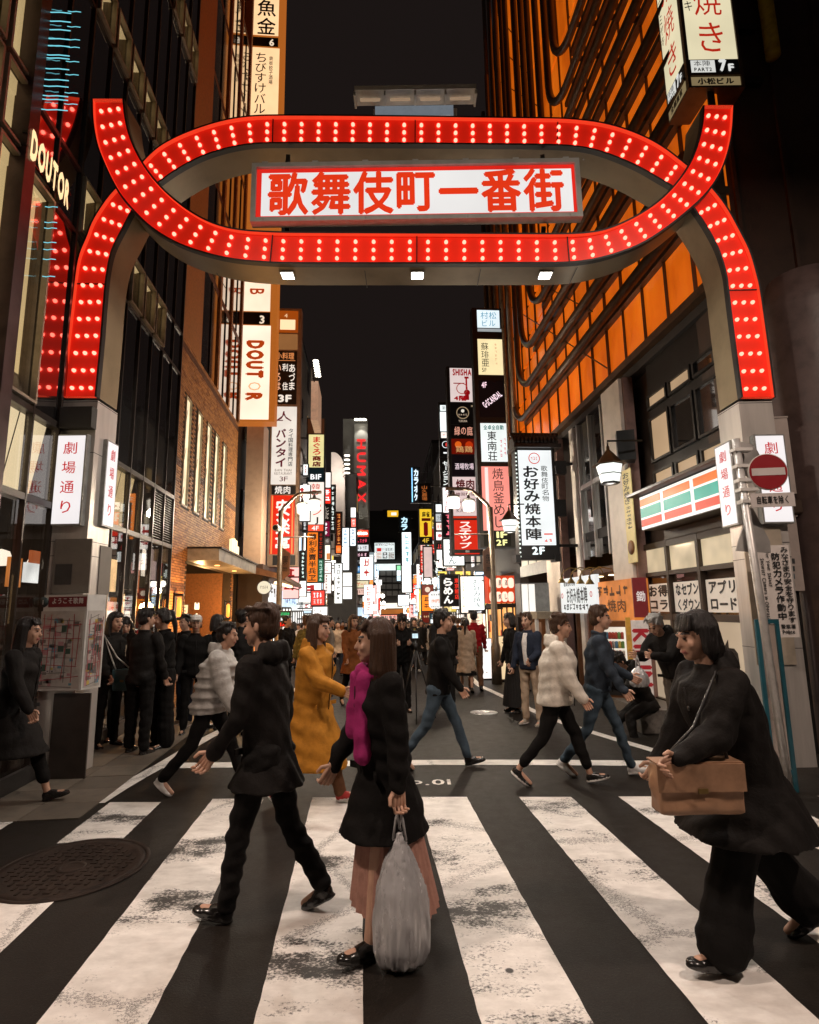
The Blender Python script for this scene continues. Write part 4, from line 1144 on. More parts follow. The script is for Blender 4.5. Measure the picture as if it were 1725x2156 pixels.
OP = orange_panel(); PIPE = pbr('brown_pipe', (0.085, 0.055, 0.035), 0.42, 0.3, var=0.3, scale=5)
rails = [6.15, 7.3, 8.12, 9.1, 9.9, 10.85, 11.9, 12.9, 13.7, 14.6, 15.8, 17.5, 20, 24]
ybend = [99, 16.6, 15.85, 15.3, 14.25, 13.6, 13.0, 12.3, 11.6, 11.1, 10.5, 9.8, 9.0]
ycols = [7.12 + 0.79 * k for k in range(16)]
rng = random.Random(4)
m = MB(); m.pbox(RP, aR(20), 6.15, aR(7.5), 25, -3, -0.14); m.build('wall', DARKM, rb)
for c in range(15):
    for r in range(len(rails) - 1):
        a0, a1 = aR(ycols[c + 1]) + 0.014, aR(ycols[c]) - 0.014
        m = MB(); q = RP.pt; z0, z1 = rails[r] + 0.045, rails[r + 1] - 0.05
        o = rng.uniform(-0.012, 0.012); bulge = rng.uniform(0.0, 0.03)
        am, zm = (a0 + a1) / 2, (z0 + z1) / 2
        c4 = [q(a0, z0, -0.1), q(a1, z0, -0.1), q(a1, z1, -0.1), q(a0, z1, -0.1)]; f4 = [q(a0, z0, o), q(a1, z0, o), q(a1, z1, o), q(a0, z1, o)]
        cm = q(am, zm, o + bulge)
        for k in range(4):
            m.face([f4[k], f4[(k + 1) % 4], cm], smooth=False); m.face([c4[k], c4[(k + 1) % 4], f4[(k + 1) % 4], f4[k]])
        m.build('orange_panel', OP, rb)
for c in range(16):     # seam battens
    m = MB(); m.pbox(RP, aR(ycols[c]) - 0.013, 6.2, aR(ycols[c]) + 0.013, 25, -0.05, 0.05); m.build('batten', PIPE, rb)
m = MB(); m.pbox(RP, aR(20), 6.06, aR(7.5), 6.2, -0.1, 0.12); m.build('gutter', pbr('rusty_gutter', (0.10, 0.05, 0.02), 0.5, 0.3, var=0.5, scale=6), rb)
for k in range(1, len(rails) - 1):
    z, yb = rails[k], ybend[k]; R = 1.25
    pts = [RP.pt(aR(7.45), z, 0.26), RP.pt(aR(yb), z, 0.26)]
    pts += [RP.pt(aR(yb + R * math.sin(t)), z + R * (1 - math.cos(t)), 0.26) for t in [math.pi / 2 * j / 9 for j in range(1, 10)]] + [RP.pt(aR(yb + R), 26, 0.26)]
    m = MB(); m.tube(pts, 0.095, 8); m.build('bent_pipe', PIPE, rb)
    m = MB(); m.pbox(RP, aR(min(yb + .6, 19)), z - 0.06, aR(7.1), z + 0.06, -0.1, 0.12)
    for c in range(16):
        if ycols[c] < yb: m.bar(RP.pt(aR(ycols[c]), z + 0.08, 0.03), RP.pt(aR(ycols[c]), z + 0.08, 0.22), 0.03, 0.12)
    m.build('pipe_bracket', PIPE, rb)
random.seed(2)
for j in range(9):
    y = 17.7 + j * 0.42; m = MB(); z0 = 5 + (j % 3) * 0.8
    m.tube([RP.pt(aR(y), z0, 0.3 + 0.12 * (j % 2)), RP.pt(aR(y), 15 + 8 * random.random() + (6 if j < 5 else 0), 0.3 + 0.12 * (j % 2))], 0.08, 8); m.build('vertical_pipe', pbr('tan_pipe', (0.20, 0.14, 0.085), 0.4, 0.3, var=0.3), rb)
for k in range(9):      # bracing wires
    z = 6.4 + k * 1.5; m = MB(); m.bar(RP.pt(aR(11.0 + 0.5 * k), z, 0.1), RP.pt(aR(18.4), z + 5.5, 0.1), 0.022); m.build('brace_wire', PIPE, rb)

sb = thing('shop_building', 'pale pillared building with the convenience store at street level', 'building', (4.3, 11, 0))
m = MB(); m.pbox(RP, aR(19.5), 3.2, aR(7.55), 6.05, -1.2, -1.0); m.pbox(RP, aR(19.5), -0.8, aR(7.55), 6.05, -3, -2.8); m.pbox(RP, aR(19.5), 5.9, aR(7.55), 6.05, -1.0, 0.0); m.pbox(RP, aR(19.5), 3.1, aR(7.55), 3.3, -1.0, -0.02)
m.build('wall', WALLS[2], sb)
PALEW = pbr('pale_tile_pillar', (0.72, 0.66, 0.60), 0.55, var=0.15, scale=3)
for (ua, ub, vb, vt, o) in ((1308, 1350, 1200, 780, 0.22), (1163, 1192, 1200, 905, 0.22), (1214, 1222, 1230, 870, 0.05)):
    a0, a1 = RP.ab(ua, 1100)[0], RP.ab(ub, 1100)[0]; m = MB(); m.pbox(RP, min(a0, a1), -0.6, max(a0, a1), 5.88, -0.02, o); m.build('pillar', PALEW, sb)
    m = MB(); m.pbox(RP, max(a0, a1) + 0.002, -0.6, max(a0, a1) + 0.07, 5.88, -0.02, o - 0.06); m.build('pillar_trim', pbr('rose_trim', (0.30, 0.18, 0.16), 0.5), sb)
# second floor windows with drawn cream blinds
a0, a1 = RP.ab(1358, 860)[0], aR(7.6)
m = MB(); m.pbox(RP, a0, 3.5, a1, 5.9, -0.12, -0.08); m.build('window_wall', DARKM, sb)
nb = 3; BL = em('#d8b48c', 0.62, 0.12, 1.0)
for k in range(nb):
    w = (a1 - a0) / nb; x = a0 + k * w
    for (z0, z1, lit) in ((5.05, 5.32, k != 2), (4.1, 4.9, k == 0), (3.52, 3.95, True)):
        m = MB(); fr = 0.045
        for (p0, q0, p1, q1) in ((x + .03, z0, x + w - .03, z0 + fr), (x + .03, z1 - fr, x + w - .03, z1), (x + .03, z0 + fr, x + .03 + fr, z1 - fr), (x + w - .03 - fr, z0 + fr, x + w - .03, z1 - fr)): m.pbox(RP, p0, q0, p1, q1, -0.079, -0.02)
        wf = m.build('window', DARKM, sb); m = MB(); m.pbox(RP, x + .03 + fr, z0 + fr, x + w - .03 - fr, z1 - fr, -0.078, -0.06); m.build('pane', BL if lit else DGLASS, wf)
# lit windows of the floor above, further along
a0, a1 = RP.ab(1092, 1100)[0], RP.ab(1163, 1100)[0]
for k in range(4):
    w = (a1 - a0) / 4; x = a0 + k * w; m = MB(); m.pbox(RP, x + .04, 2.75, x + w - .04, 4.4, -0.05, -0.03); wf = m.build('window', GREYM, sb)
    m = MB(); m.pbox(RP, x + .08, 2.95, x + w - .08, 4.3, -0.029, -0.02); m.build('pane', em('#eadcbe', 0.75, .25, .8), wf)
m = MB(); m.pbox(RP, a0, 2.6, a1, 2.95, -0.019, 0.02); m.build('sill_panel', GREYM, sb)
# stair well glazing between the pillars
a0, a1 = RP.ab(1222, 1000)[0], RP.ab(1307, 1000)[0]
for k in range(3):
    w = (a1 - a0) / 3; x = a0 + k * w
    for (z0, z1) in ((2.75, 4.3), (4.4, 5.85)): m = MB(); m.pbox(RP, x + .03, z0, x + w - .03, z1, -0.06, -0.045); m.build('glass_pane', DGLASS, sb)
    m = MB(); m.pbox(RP, x - 0.03, 2.7, x + 0.03, 5.88, -0.09, 0.03); m.build('mullion', STEEL, sb)
m = MB(); m.pbox(RP, a0, 4.3, a1, 4.4, -0.08, 0.02); m.build('transom', STEEL, sb)

def entrance(label, Y0, Y1, z1, wallc, s_, seed):
    a0, a1 = sorted((aR(Y0), aR(Y1))); z = gz((Y0 + Y1) / 2); rr = random.Random(seed)
    t = thing('lit_entrance', label, 'entrance', RP.pt((a0 + a1) / 2, z))
    m = MB(); m.pbox(RP, a0, z - .2, a1, z1, -1.3, -1.25); m.build('back_wall', em(wallc, s_, .35, 1.2), t)
    m = MB(); m.pbox(RP, a0, z1, a1, z1 + .12, -1.25, .02); m.pbox(RP, a0 - .06, z - .3, a0, z1 + .12, -1.25, .02); m.pbox(RP, a1, z - .3, a1 + .06, z1 + .12, -1.25, .02); m.build('surround', BROWND0, t)
    for k in range(5):
        x = a0 + (a1 - a0) * (k + .1) / 5; m = MB(); m.pbox(RP, x, z + rr.uniform(.4, 1.1), x + (a1 - a0) * .13, z + rr.uniform(1.3, 2.0), -1.245 + .05 * k, -1.22 + .05 * k); m.build('poster', em(['#fff0d8', '#d84828', '#f0c890', '#f8f4ee', '#5a2010'][k], .9, .2, 3), t)
    m = MB()
    for k in range(4): m.lathe(RP.pt(a0 + (a1 - a0) * (k + .5) / 4, z1 - .02, -.5), [(.0, .015), (.07, .01), (.07, 0), (0, -.004)], 10)
    m.build('ceiling_spot', em('#ffe2b0', 8, 0), t)['kind'] = 'stuff'
BROWND0 = pbr('entrance_surround', (.12, .06, .03), .5, var=.3)
entrance('amber lit entrance below the row of paper lanterns', 15.2, 18.6, 2.15, '#ffae4a', 1.0, 1)
entrance('warm lit doorway between the pale pillars beside the drinks machine', 11.3, 13.9, 2.35, '#e89a50', .7, 2)

# dark corner building at the right edge
cb = thing('corner_building', 'unlit dark brown building filling the right edge', 'building', (5.8, 7.4, 0))
BROWND = pbr('dark_brown_wall', (0.06, 0.034, 0.022), 0.7, var=0.4, scale=1.5, bump=0.2, bscale=20)
m = MB(); m.box(4.40, 7.45, -0.3, 9.5, 12, 26); m.build('wall', BROWND, cb)
m = MB()
for k in range(4): m.box(4.75 + 0.75 * k, 7.40, -0.3, 4.80 + 0.75 * k, 7.449, 26)
m.build('wall_rib', BROWND, cb)
m = MB(); m.lathe((5.15, 6.9, -0.3), [(0.55, 0), (0.55, 5.6), (0.4, 6.1), (0.0, 6.2)], 28); m.build('round_pier', pbr('mauve_pier', (0.09, 0.06, 0.055), 0.5, var=.3, bump=0.3, bscale=15), cb)
p0 = at(1610, 2, 7.35); p1 = at(1650, 125, 7.35)
m = MB(); m.lathe((p0.x - 0.02, 7.3, p1.z), [(0.0, -0.02), (0.10, 0.0), (0.10, 4.0)], 16); m.build('yellow_downpipe', pbr('mustard_pipe', (0.42, 0.30, 0.02), 0.45, var=.4), cb)

# ---------------------------------------------------------------- signs
class Rot:
    """a plane turned in itself about (a,b)"""
    def __init__(s, pl, a, b, ang): s.pl, s.a, s.b, s.c, s.s, s.n = pl, a, b, math.cos(ang), math.sin(ang), pl.n
    def pt(s, a, b, out=0.0):
        x, y = a - s.a, b - s.b; return s.pl.pt(s.a + x * s.c - y * s.s, s.b + x * s.s + y * s.c, out)


MR = random.Random(21)


def marks(mb, pl, rc, n, out, way='v', mi=0):
    """lettering too small to read in the picture: short strokes"""
    a0, b0, a1, b1 = rc
    for k in range(n):
        if way == 'v': x0, x1, y1 = a0, a1, b1 - (b1 - b0) * k / n; y0 = y1 - (b1 - b0) / n * 0.82
        else: y0, y1, x0 = b0, b1, a0 + (a1 - a0) * k / n; x1 = x0 + (a1 - a0) / n * 0.82
        w, h = x1 - x0, y1 - y0; t = min(w, h) * 0.16
        for j in range(MR.randint(2, 3)):
            y = y0 + h * MR.uniform(0.05, 0.85); mb.pbox(pl, x0 + w * MR.uniform(0, 0.25), y, x1 - w * MR.uniform(0, 0.25), y + t, out - 0.002, out + 0.0007 * j, mi)
        for j in range(MR.randint(1, 2)):
            x = x0 + w * MR.uniform(0.15, 0.75); mb.pbox(pl, x, y0 + h * MR.uniform(0, .2), x + t, y1 - h * MR.uniform(0, .2), out - 0.002, out + 0.002 + 0.0007 * j, mi)


def col(c, s=0.9):
    if c in (None, 'k'): return BLACK
    return em(c, s, 0)


def proj_sign(name, label, rc, Y, panels, thick=0.26, frame=None, nx=0.08, side=None, group=None, cat='sign', pl=None, edge=0.02, bracket=True):
    pl = pl or facing((rc[0] + rc[2]) / 2, (rc[1] + rc[3]) / 2, Y, nx)
    R = pl.rect(*rc)
    t = thing(name, label, cat, pl.pt((R[0] + R[2]) / 2, R[1], -thick / 2), group)
    s = max(0.003, Y * 0.00035)
    e = edge * max(1, Y / 20)
    m = MB(); m.pbox(pl, R[0] - e, R[1] - e, R[2] + e, R[3] + e, -thick, -s); m.build('casing', frame or BLACK, t)
    if side and bracket:
        m = MB(); d = 1 if side == 'R' else -1; x = R[2] if side == 'R' else R[0]
        for f in (0.12, 0.88):
            z = R[1] + (R[3] - R[1]) * f; m.pbox(pl, min(x, x + d * 0.7), z - 0.03, max(x, x + d * 0.7), z + 0.03, -thick * 0.7, -thick * 0.4)
        m.build('bracket', DARKM, t)
    for p in panels:
        (prc, face, es), texts = p[:3], p[3:]
        q = pl.rect(*prc)
        m = MB(); m.pbox(pl, *q, -s + 0.0005, 0.0)
        po = m.build('lit_panel' if face not in (None, 'k') else 'dark_panel', em(face, es, 0.08, 1.5 / max(0.3, q[2] - q[0])) if face not in (None, 'k') else BLACK, t)
        groups = {}
        for tx in texts:
            txt, trc, way, tc = tx[:4]; bold = tx[4] if len(tx) > 4 else 0.012; ts = tx[5] if len(tx) > 5 else 0.9; opt = tx[6] if len(tx) > 6 else {}
            groups.setdefault((tc, ts), []).append((txt, trc, way, bold, opt))
        for (tc, ts), L in groups.items():
            m = MB()
            for txt, trc, way, bold, opt in L:
                r = pl.rect(*trc)
                P = pl
                if 'ang' in opt: P = Rot(pl, (r[0] + r[2]) / 2, (r[1] + r[3]) / 2, opt['ang'])
                if txt.startswith('#'): marks(m, P, r, int(txt[1:]), s * 1.2, way)
                elif txt == '@ring': 
                    c = pl.pt((r[0] + r[2]) / 2, (r[1] + r[3]) / 2, 0); R_ = (r[2] - r[0]) / 2; m.lathe(c, [(R_, 0.0), (R_, s), (R_ * 0.86, s), (R_ * 0.86, 0)], 24, axis=pl.n)
                elif txt == '@disc':
                    c = pl.pt((r[0] + r[2]) / 2, (r[1] + r[3]) / 2, 0); R_ = (r[2] - r[0]) / 2; m.lathe(c, [(R_, 0.0), (R_, s), (0, s)], 24, axis=pl.n)
                elif txt == '@bar': m.pbox(pl, *r, 0.0, s)
                else: letters(m, P, txt, r, 'v' if way == 'v' else 'h', s, bold, rot=(way == 'r'), fill=opt.get('fill', 0.92), mirror=opt.get('mirror', False), shear=opt.get('shear', 0))
            m.build('lettering', col(tc, ts), po)
    return t, pl


W1 = '#fff4e8'
# --- left side of the street
proj_sign('sign_tower', 'tall orange glowing sign tower with sideways coffee shop letters', (500, -70, 588, 886), 16.6, [
    ((534, -70, 588, 74), '#ffcf9a', 1.15, ('魚金', (540, -2, 583, 74), 'v', 'k', 0.015)),
    ((530, 78, 586, 97), 'k', 1, ('6', (566, 82, 579, 97), 'h', '#ffe6c8', 0.03)),
    ((527, 100, 586, 330), '#ffcf9a', 1.15, ('ちびすけバル', (536, 110, 561, 240), 'v', 'k', 0.005), ('鉄板餃子酒場', (566, 118, 575, 178), 'v', 'k')),
    ((512, 560, 570, 655), '#ffe2c4', 1.2, ('B', (525, 606, 558, 622), 'r', '#b8400e', 0.02)),
    ((508, 657, 569, 683), 'k', 1, ('3', (545, 664, 559, 682), 'h', '#ffe6c8', 0.03)),
    ((503, 685, 568, 883), '#ffe4ca', 1.25, ('DOUT', (519, 712, 555, 801), 'r', '#b8400e', 0.07), ('O', (521, 803, 551, 824), 'r', '#f0b080', 0.0, 1.1), ('R', (517, 825, 552, 846), 'r', '#b8400e', 0.07))],
    thick=0.5, side='L', frame=pbr('burnt_orange_frame', (0.16, 0.05, 0.012), 0.4, emit=(0.8, 0.22, 0.03), estr=0.5))
# beige pier that carries it
pr = thing('sign_pier', 'beige pier below the sideways coffee letters', 'pillar', at(532, 1190, 17.4))
pq = facing(532, 1040, 17.2); r = pq.rect(516, 888, 552, 1188); m = MB(); m.pbox(pq, *r, -0.9, 0); m.build('shaft', pbr('beige_pier_paint', (0.52, 0.36, 0.25), 0.5, var=.1), pr)
m = MB(); m.pbox(pq, r[0] - 0.1, -1.2, r[2] + 0.1, r[1] - 0.003, -1.0, 0.1); m.build('base', BROWND, pr)
proj_sign('sign_tower', 'sign tower with white Thai restaurant panel above a red grill panel', (570, 650, 630, 1192), 19.2, [
    ((576, 654, 628, 700), '#c85a14', 0.55, ('4', (598, 660, 607, 669), 'h', '#ffd0a0', .01), ('@bar', (590, 673, 622, 694), 'h', '#ffd9a8', 0, 1.2)),
    ((574, 703, 627, 736), '#c98a52', 0.45),
    ((576, 739, 625, 851), 'k', 1, ('小料理', (580, 742, 622, 757), 'h', '#e08a50', 0.02), ('@bar', (580, 758.5, 622, 759.5), 'h', '#e08a50'), ('いろは', (579, 766, 592, 822), 'v', '#ffb890', .01), ('利', (594, 765, 607, 782), 'v', '#fff0e0', .02), ('住', (594, 804, 607, 822), 'v', '#fff0e0', .02), ('あづま', (608, 766, 622, 822), 'v', '#fff0e0', .02), ('3F', (583, 831, 617, 847), 'h', '#fff0e0', .04)),
    ((572, 856, 624, 1020), '#f1e6da', 0.95, ('バンタイ', (580, 902, 603, 984), 'v', '#8a0c2c', .035, .35), ('タイ国料理専門店', (607, 902, 617, 982), 'v', 'k', .01), ('BAN THAI', (577, 987, 616, 993), 'h', '#b09078', 0, .5), ('RESTAURANT', (576, 994, 617, 1000), 'h', '#b09078', 0, .5), ('3F', (587, 1003, 608, 1014), 'h', '#8a0c2c', 0, .35),
        ('@bar', (581, 884, 596, 886), 'h', '#8a0c2c', 0, .35, ), ('人', (580, 865, 616, 888), 'v', '#8a0c2c', 0, .35)),
    ((572, 1022, 623, 1041), 'k', 1, ('焼肉', (577, 1023, 615, 1040), 'h', '#fff4ea', .02)),
    ((569, 1043, 620, 1167), '#e8280e', 0.95, ('安楽亭', (579, 1050, 612, 1166), 'v', '#fff0e6', .03, 1.1), ('@bar', (571, 1044, 574, 1166), 'h', '#ff9050', 0, 1), ('@bar', (614, 1044, 617, 1166), 'h', '#ff9050', 0, 1)),
    ((574, 1169, 622, 1190), 'k', 1, ('F', (592, 1172, 604, 1187), 'h', '#fff0e0', .03))], side='L', thick=0.4, frame=pbr('pale_sign_frame', (0.3, 0.2, 0.13), 0.5))
proj_sign('sign_tower', 'tower of stacked signs with yellow tuna panel over an orange calligraphy panel', (646, 880, 683, 1226), 27, [
    ((648, 882, 683, 913), '#6a3a20', 0.3),
    ((650, 915, 682, 984), '#efe2a0', 1.0, ('まぐろ', (658, 919, 676, 958), 'v', '#e01410', .03, .8), ('商店', (657, 959, 677, 983), 'v', '#8c1010', .05, .5)),
    ((649, 986, 682, 1013), '#0e2a30', 0.4, ('B1F', (652, 998, 679, 1010), 'h', '#ffffff', .03, 1.1)),
    ((648, 1015, 682, 1104), W1, 1.05, ('韓D', (655, 1018, 675, 1044), 'v', '#e83a18', 0, .8), ('バン', (658, 1050, 678, 1086), 'v', '#ef5a3a', .0, .9), ('J', (662, 1090, 672, 1103), 'h', 'k', .02)),
    ((647, 1105, 681, 1118), '#ff5838', 0.95, ('4F', (655, 1107, 673, 1117), 'h', '#fff0e6', .02, 1.2)),
    ((647, 1121, 669, 1225), '#ff8220', 1.0, ('薄利多賣半兵ヱ', (649, 1123, 667, 1224), 'v', 'k', .02)),
    ((670, 1121, 681, 1177), '#2a0c08', 0.4, ('#6', (672, 1123, 679, 1176), 'v', '#d03018', 0, .6)),
    ((670, 1178, 681, 1225), '#0c7a58', 0.5, ('#6', (672, 1180, 679, 1224), 'v', '#d8fff0', 0, .9))], side='L', thick=0.5)
# bill pillar with lamps on top
bp_ = thing('billboard_mast', 'slim floodlit billboard seen edge-on with a ladder of white lamps', 'billboard', at(662, 885, 25))
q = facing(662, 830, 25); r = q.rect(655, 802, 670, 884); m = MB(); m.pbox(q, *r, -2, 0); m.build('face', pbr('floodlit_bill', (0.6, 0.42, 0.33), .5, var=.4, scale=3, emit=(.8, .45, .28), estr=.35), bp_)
m = MB(); l_ = MB()
for k in range(7):
    v = 770 + k * 5.2; p = q.pt(*q.ab(667 + k * 0.8, v), 0.5); m.lathe(p, [(0.0, .05), (.12, .03), (.14, 0), (0, -.02)], 10); l_.bar(p, q.pt(*q.ab(657, v + 4), -0.2), 0.03)
m.build('lamp', em('#fff4e0', 4, 0), bp_); l_.build('lamp_arm', DARKM, bp_)
l_ = MB(); l_.bar(q.pt(*q.ab(656, 802), -0.2), q.pt(*q.ab(656, 770), -0.2), 0.08); l_.build('mast', GREYM, bp_)

LSM = [
 ('small_sign', 'narrow white sign left of the yellow tuna panel', (638, 977, 649, 1001), 25.5, [((639, 978, 648, 1000), '#eef2f0', 1.0, ('#3', (641, 980, 646, 998), 'v', '#e08070', 0, .7))]),
 ('small_sign', 'narrow white sign with black strokes left of the Korean panel', (637, 1018, 648, 1047), 25.5, [((638, 1019, 647, 1046), '#f4f0ea', 1.1, ('#4', (639, 1021, 646, 1044), 'v', 'k'))]),
 ('small_sign', 'black sign with a red corner beside the street lamp arm', (637, 1083, 647, 1120), 25.5, [((638, 1084, 646, 1096), '#ff5040', .9), ((638, 1097, 646, 1119), 'k', 1, ('#3', (639, 1098, 645, 1116), 'v', '#ffffff', 0, 1))]),
 ('small_sign', 'dark strip sign with white script above the awning lights', (632, 1160, 644, 1222), 24, [((633, 1161, 643, 1221), '#141210', .3, ('#7', (635, 1163, 641, 1219), 'v', '#e8fff8', 0, 1.1))]),
 ('small_sign', 'blank white sign right of the tuna tower', (682, 994, 697, 1027), 29, [((683, 995, 696, 1026), '#f6efe8', 1.1)]),
 ('small_sign', 'red sign with large white characters', (682, 1028, 697, 1061), 29.2, [((683, 1029, 696, 1060), '#ee2c1c', 1.0, ('大阪', (684, 1031, 695, 1059), 'v', '#fff', .04, 1.2) if False else ('#2', (684, 1031, 695, 1059), 'v', '#ffffff', 0, 1.2))]),
 ('small_sign', 'dark rental sign with grey kana', (681, 1063, 696, 1095), 29.4, [((682, 1064, 695, 1094), '#120e0c', .4, ('レンタル', (684, 1066, 693, 1093), 'v', '#d8c8b8', .02, .8))]),
 ('small_sign', 'magenta sign with white characters below the rental sign', (680, 1097, 695, 1130), 29.6, [((681, 1098, 694, 1129), '#a01048', .6, ('#3', (681, 1099, 690, 1128), 'v', '#ffffff', 0, 1.1))]),
 ('small_sign', 'dull grey sign under the magenta one', (680, 1132, 695, 1146), 29.8, [((681, 1133, 694, 1145), '#8a7870', .5, ('#3', (682, 1135, 693, 1143), 'h', '#e8e0d8', 0, .7))]),
 ('small_sign', 'tall black sign with a ladder of white marks', (696, 1021, 706, 1122), 32, [((697, 1022, 705, 1121), 'k', 1, ('#9', (698, 1024, 704, 1119), 'v', '#f4fff8', 0, 1.2))]),
 ('small_sign', 'thin orange framed dining sign', (706, 1078, 720, 1166), 34, [((708, 1080, 718, 1148), '#5a1404', .6, ('ダイニング', (710, 1094, 717, 1128), 'v', '#ffa050', .02, 1.1), ('#2', (710, 1082, 717, 1092), 'v', '#ffa050', 0, 1.1), ('#3', (710, 1130, 717, 1147), 'v', '#ffa050', 0, 1.1)), ((708, 1149, 718, 1164), '#ff6a20', 1.0, ('@disc', (709, 1151, 717, 1163), 'h', '#ff9858', 0, 1))]),
 ('small_sign', 'tall white sign with flowing black kana low on the left row', (704, 1186, 721, 1271), 33, [((705, 1187, 720, 1270), '#f2f4f0', 1.15, ('#7', (708, 1189, 717, 1268), 'v', 'k'))]),
 ('small_sign', 'white panel with an orange patch next to the calligraphy panel', (681, 1142, 696, 1180), 30, [((682, 1143, 695, 1179), '#f0e6d4', 1.1, ('@bar', (688, 1165, 695, 1178), 'h', '#e89050', 0, .9))]),
 ('small_sign', 'pink and white sign stack lower left of the white kana sign', (681, 1185, 698, 1250), 30, [((682, 1186, 697, 1206), '#f8ece8', 1.1, ('#4', (684, 1188, 692, 1204), 'v', '#c03030', 0, .6)), ((682, 1208, 697, 1249), '#f4dcd4', 1.1, ('#6', (685, 1210, 690, 1247), 'v', 'k'))]),
 ('small_sign', 'red shop sign with white splashes above the crowd', (655, 1243, 684, 1275), 28, [((656, 1244, 683, 1274), '#f03c30', 1.0, ('#3', (659, 1247, 680, 1259), 'h', '#ffffff', 0, 1.2), ('#3', (660, 1261, 680, 1272), 'h', '#ffe0d8', 0, 1.2))]),
 ('small_sign', 'white sign with rows of small line-drawn figures', (658, 1277, 690, 1306), 27, [((659, 1278, 689, 1305), '#f6f2ee', 1.2, ('#6', (661, 1280, 687, 1290), 'h', '#403030', 0, .2), ('#6', (661, 1292, 687, 1303), 'h', '#403030', 0, .2))]),
 ('small_sign', 'bright pale blue sign column left of the video screens', (719, 1111, 736, 1201), 38, [((720, 1112, 735, 1150), '#e6f2f8', 1.2, ('#4', (722, 1114, 732, 1148), 'v', '#8ab0d0', 0, .8)), ((720, 1151, 735, 1200), '#f2f6f8', 1.3)]),
 ('small_sign', 'white sign with a row of tiny bulbs below the pale blue column', (720, 1205, 742, 1262), 39, [((721, 1206, 741, 1234), '#f8f4ec', 1.25, ('#5', (723, 1209, 739, 1214), 'h', '#c09050', 0, .6)), ((721, 1236, 741, 1261), '#f4f0f0', 1.25)]),
 ('small_sign', 'small white box sign beside the tower', (738, 1068, 750, 1090), 44, [((739, 1069, 749, 1089), '#f8f4ee', 1.2)]),
 ('small_sign', 'small pink sign under the white box beside the tower', (739, 1091, 750, 1110), 44, [((740, 1092, 749, 1109), '#ff7868', 1.0, ('#2', (741, 1094, 748, 1107), 'v', '#fff0ea', 0, 1.1))]),
 ('small_sign', 'white sign with slanted blue letters below the pink one', (737, 1111, 750, 1150), 43, [((738, 1112, 749, 1149), '#e8f0f4', 1.15, ('#5', (739, 1114, 748, 1147), 'v', '#6088a8', 0, .7))]),
]
BOOST = lambda pn: [((p[0], p[1], p[2] * (1.45 if p[2] >= .9 else 1)) + tuple(p[3:])) for p in pn]
for (n, l, rc, Y, pn) in LSM:
    pn = BOOST(pn); proj_sign(n, l, rc, Y, pn, side='L', thick=0.2, group='small signs along the left row')
# stack of lit screens below the tower
rows = [('CANDY', (750, 1116, 776, 1130), '#ff4a30', 1.0, '#ffe8c8'), ('#4', (750, 1132, 776, 1145), '#180a0c', .4, '#ff5070'), ('#4', (750, 1147, 776, 1160), '#e8e8ec', 1.0, '#50505a'), ('#3', (750, 1162, 776, 1174), '#2a0c16', .5, '#ffc8d8'), ('#6', (750, 1176, 776, 1190), '#0c0a0a', .4, '#ffffff'), ('#3', (750, 1192, 776, 1206), '#2f7fc0', .9, '#d8f0ff'), ('SEOUL', (750, 1208, 776, 1221), '#f2ead4', 1.0, '#b09a70'), ('ゲーム', (749, 1223, 776, 1237), '#f0e2b8', 1.0, '#e05030'), ('#5', (749, 1239, 776, 1252), '#f0c8b8', 1.0, '#a06050')]
proj_sign('sign_stack', 'stack of nine small colour signs under the dark tower', (748, 1114, 777, 1254), 47, [(r, c, s, (tx, (r[0] + 2, r[1] + 2.5, r[2] - 2, r[3] - 2.5), 'h', tc, .02, 1.0)) for tx, r, c, s, tc in rows], side='L')
proj_sign('neon_frame_sign', 'tall rounded neon frame holding a column of white squares', (776, 1164, 788, 1263), 52, [((778, 1168 + k * 10.3, 786, 1176 + k * 10.3), '#f0f4f4' if k not in (2,) else '#e02020', 1.1) for k in range(9)], side='L', frame=pbr('neon_box', (.05, .05, .05), .5, emit=(.7, .85, .9), estr=.35))
proj_sign('cafe_billboard', 'white framed comic cafe billboard on the far black building', (788, 1142, 832, 1178), 104, [((789, 1143, 831, 1177), '#e8f2f0', 1.1), ((790, 1144, 830, 1149.5), '#181010', .3, ('コミック&ネットカフェ', (791, 1144.3, 829, 1149.3), 'h', '#ffffff', .02, 1.2)), ((791, 1153, 829, 1162), '#d8dcdc', .9, ('@bar', (794, 1154, 803, 1161), 'h', '#e83028', 0, .9), ('#3', (812, 1154, 827, 1160), 'h', '#606468', 0, .5)), ((791, 1163, 804, 1176), '#e8c8b8', .8), ((806, 1163, 816, 1176), '#302020', .5, ('#2', (807, 1164, 815, 1175), 'v', '#ffffff', 0, 1)), ((818, 1163, 830, 1176), '#a89890', .7)], edge=0.05)
proj_sign('rooftop_sign', 'small yellow lit sign high on the far black building', (808, 1074, 840, 1089), 104, [((816, 1075, 839, 1088), '#f0b828', 1.0, ('@bar', (824, 1079, 835, 1085), 'h', '#fff0e0', 0, 1.2))])
proj_sign('arcade_sign', 'red and white information office sign over the far crowd', (787, 1294, 858, 1306), 100, [((788, 1295, 857, 1305), '#ff7050', 1.1), ((795, 1296, 850, 1304), '#fff0e4', 1.2, ('無料案内所', (800, 1296, 846, 1304), 'h', 'k', .02))])

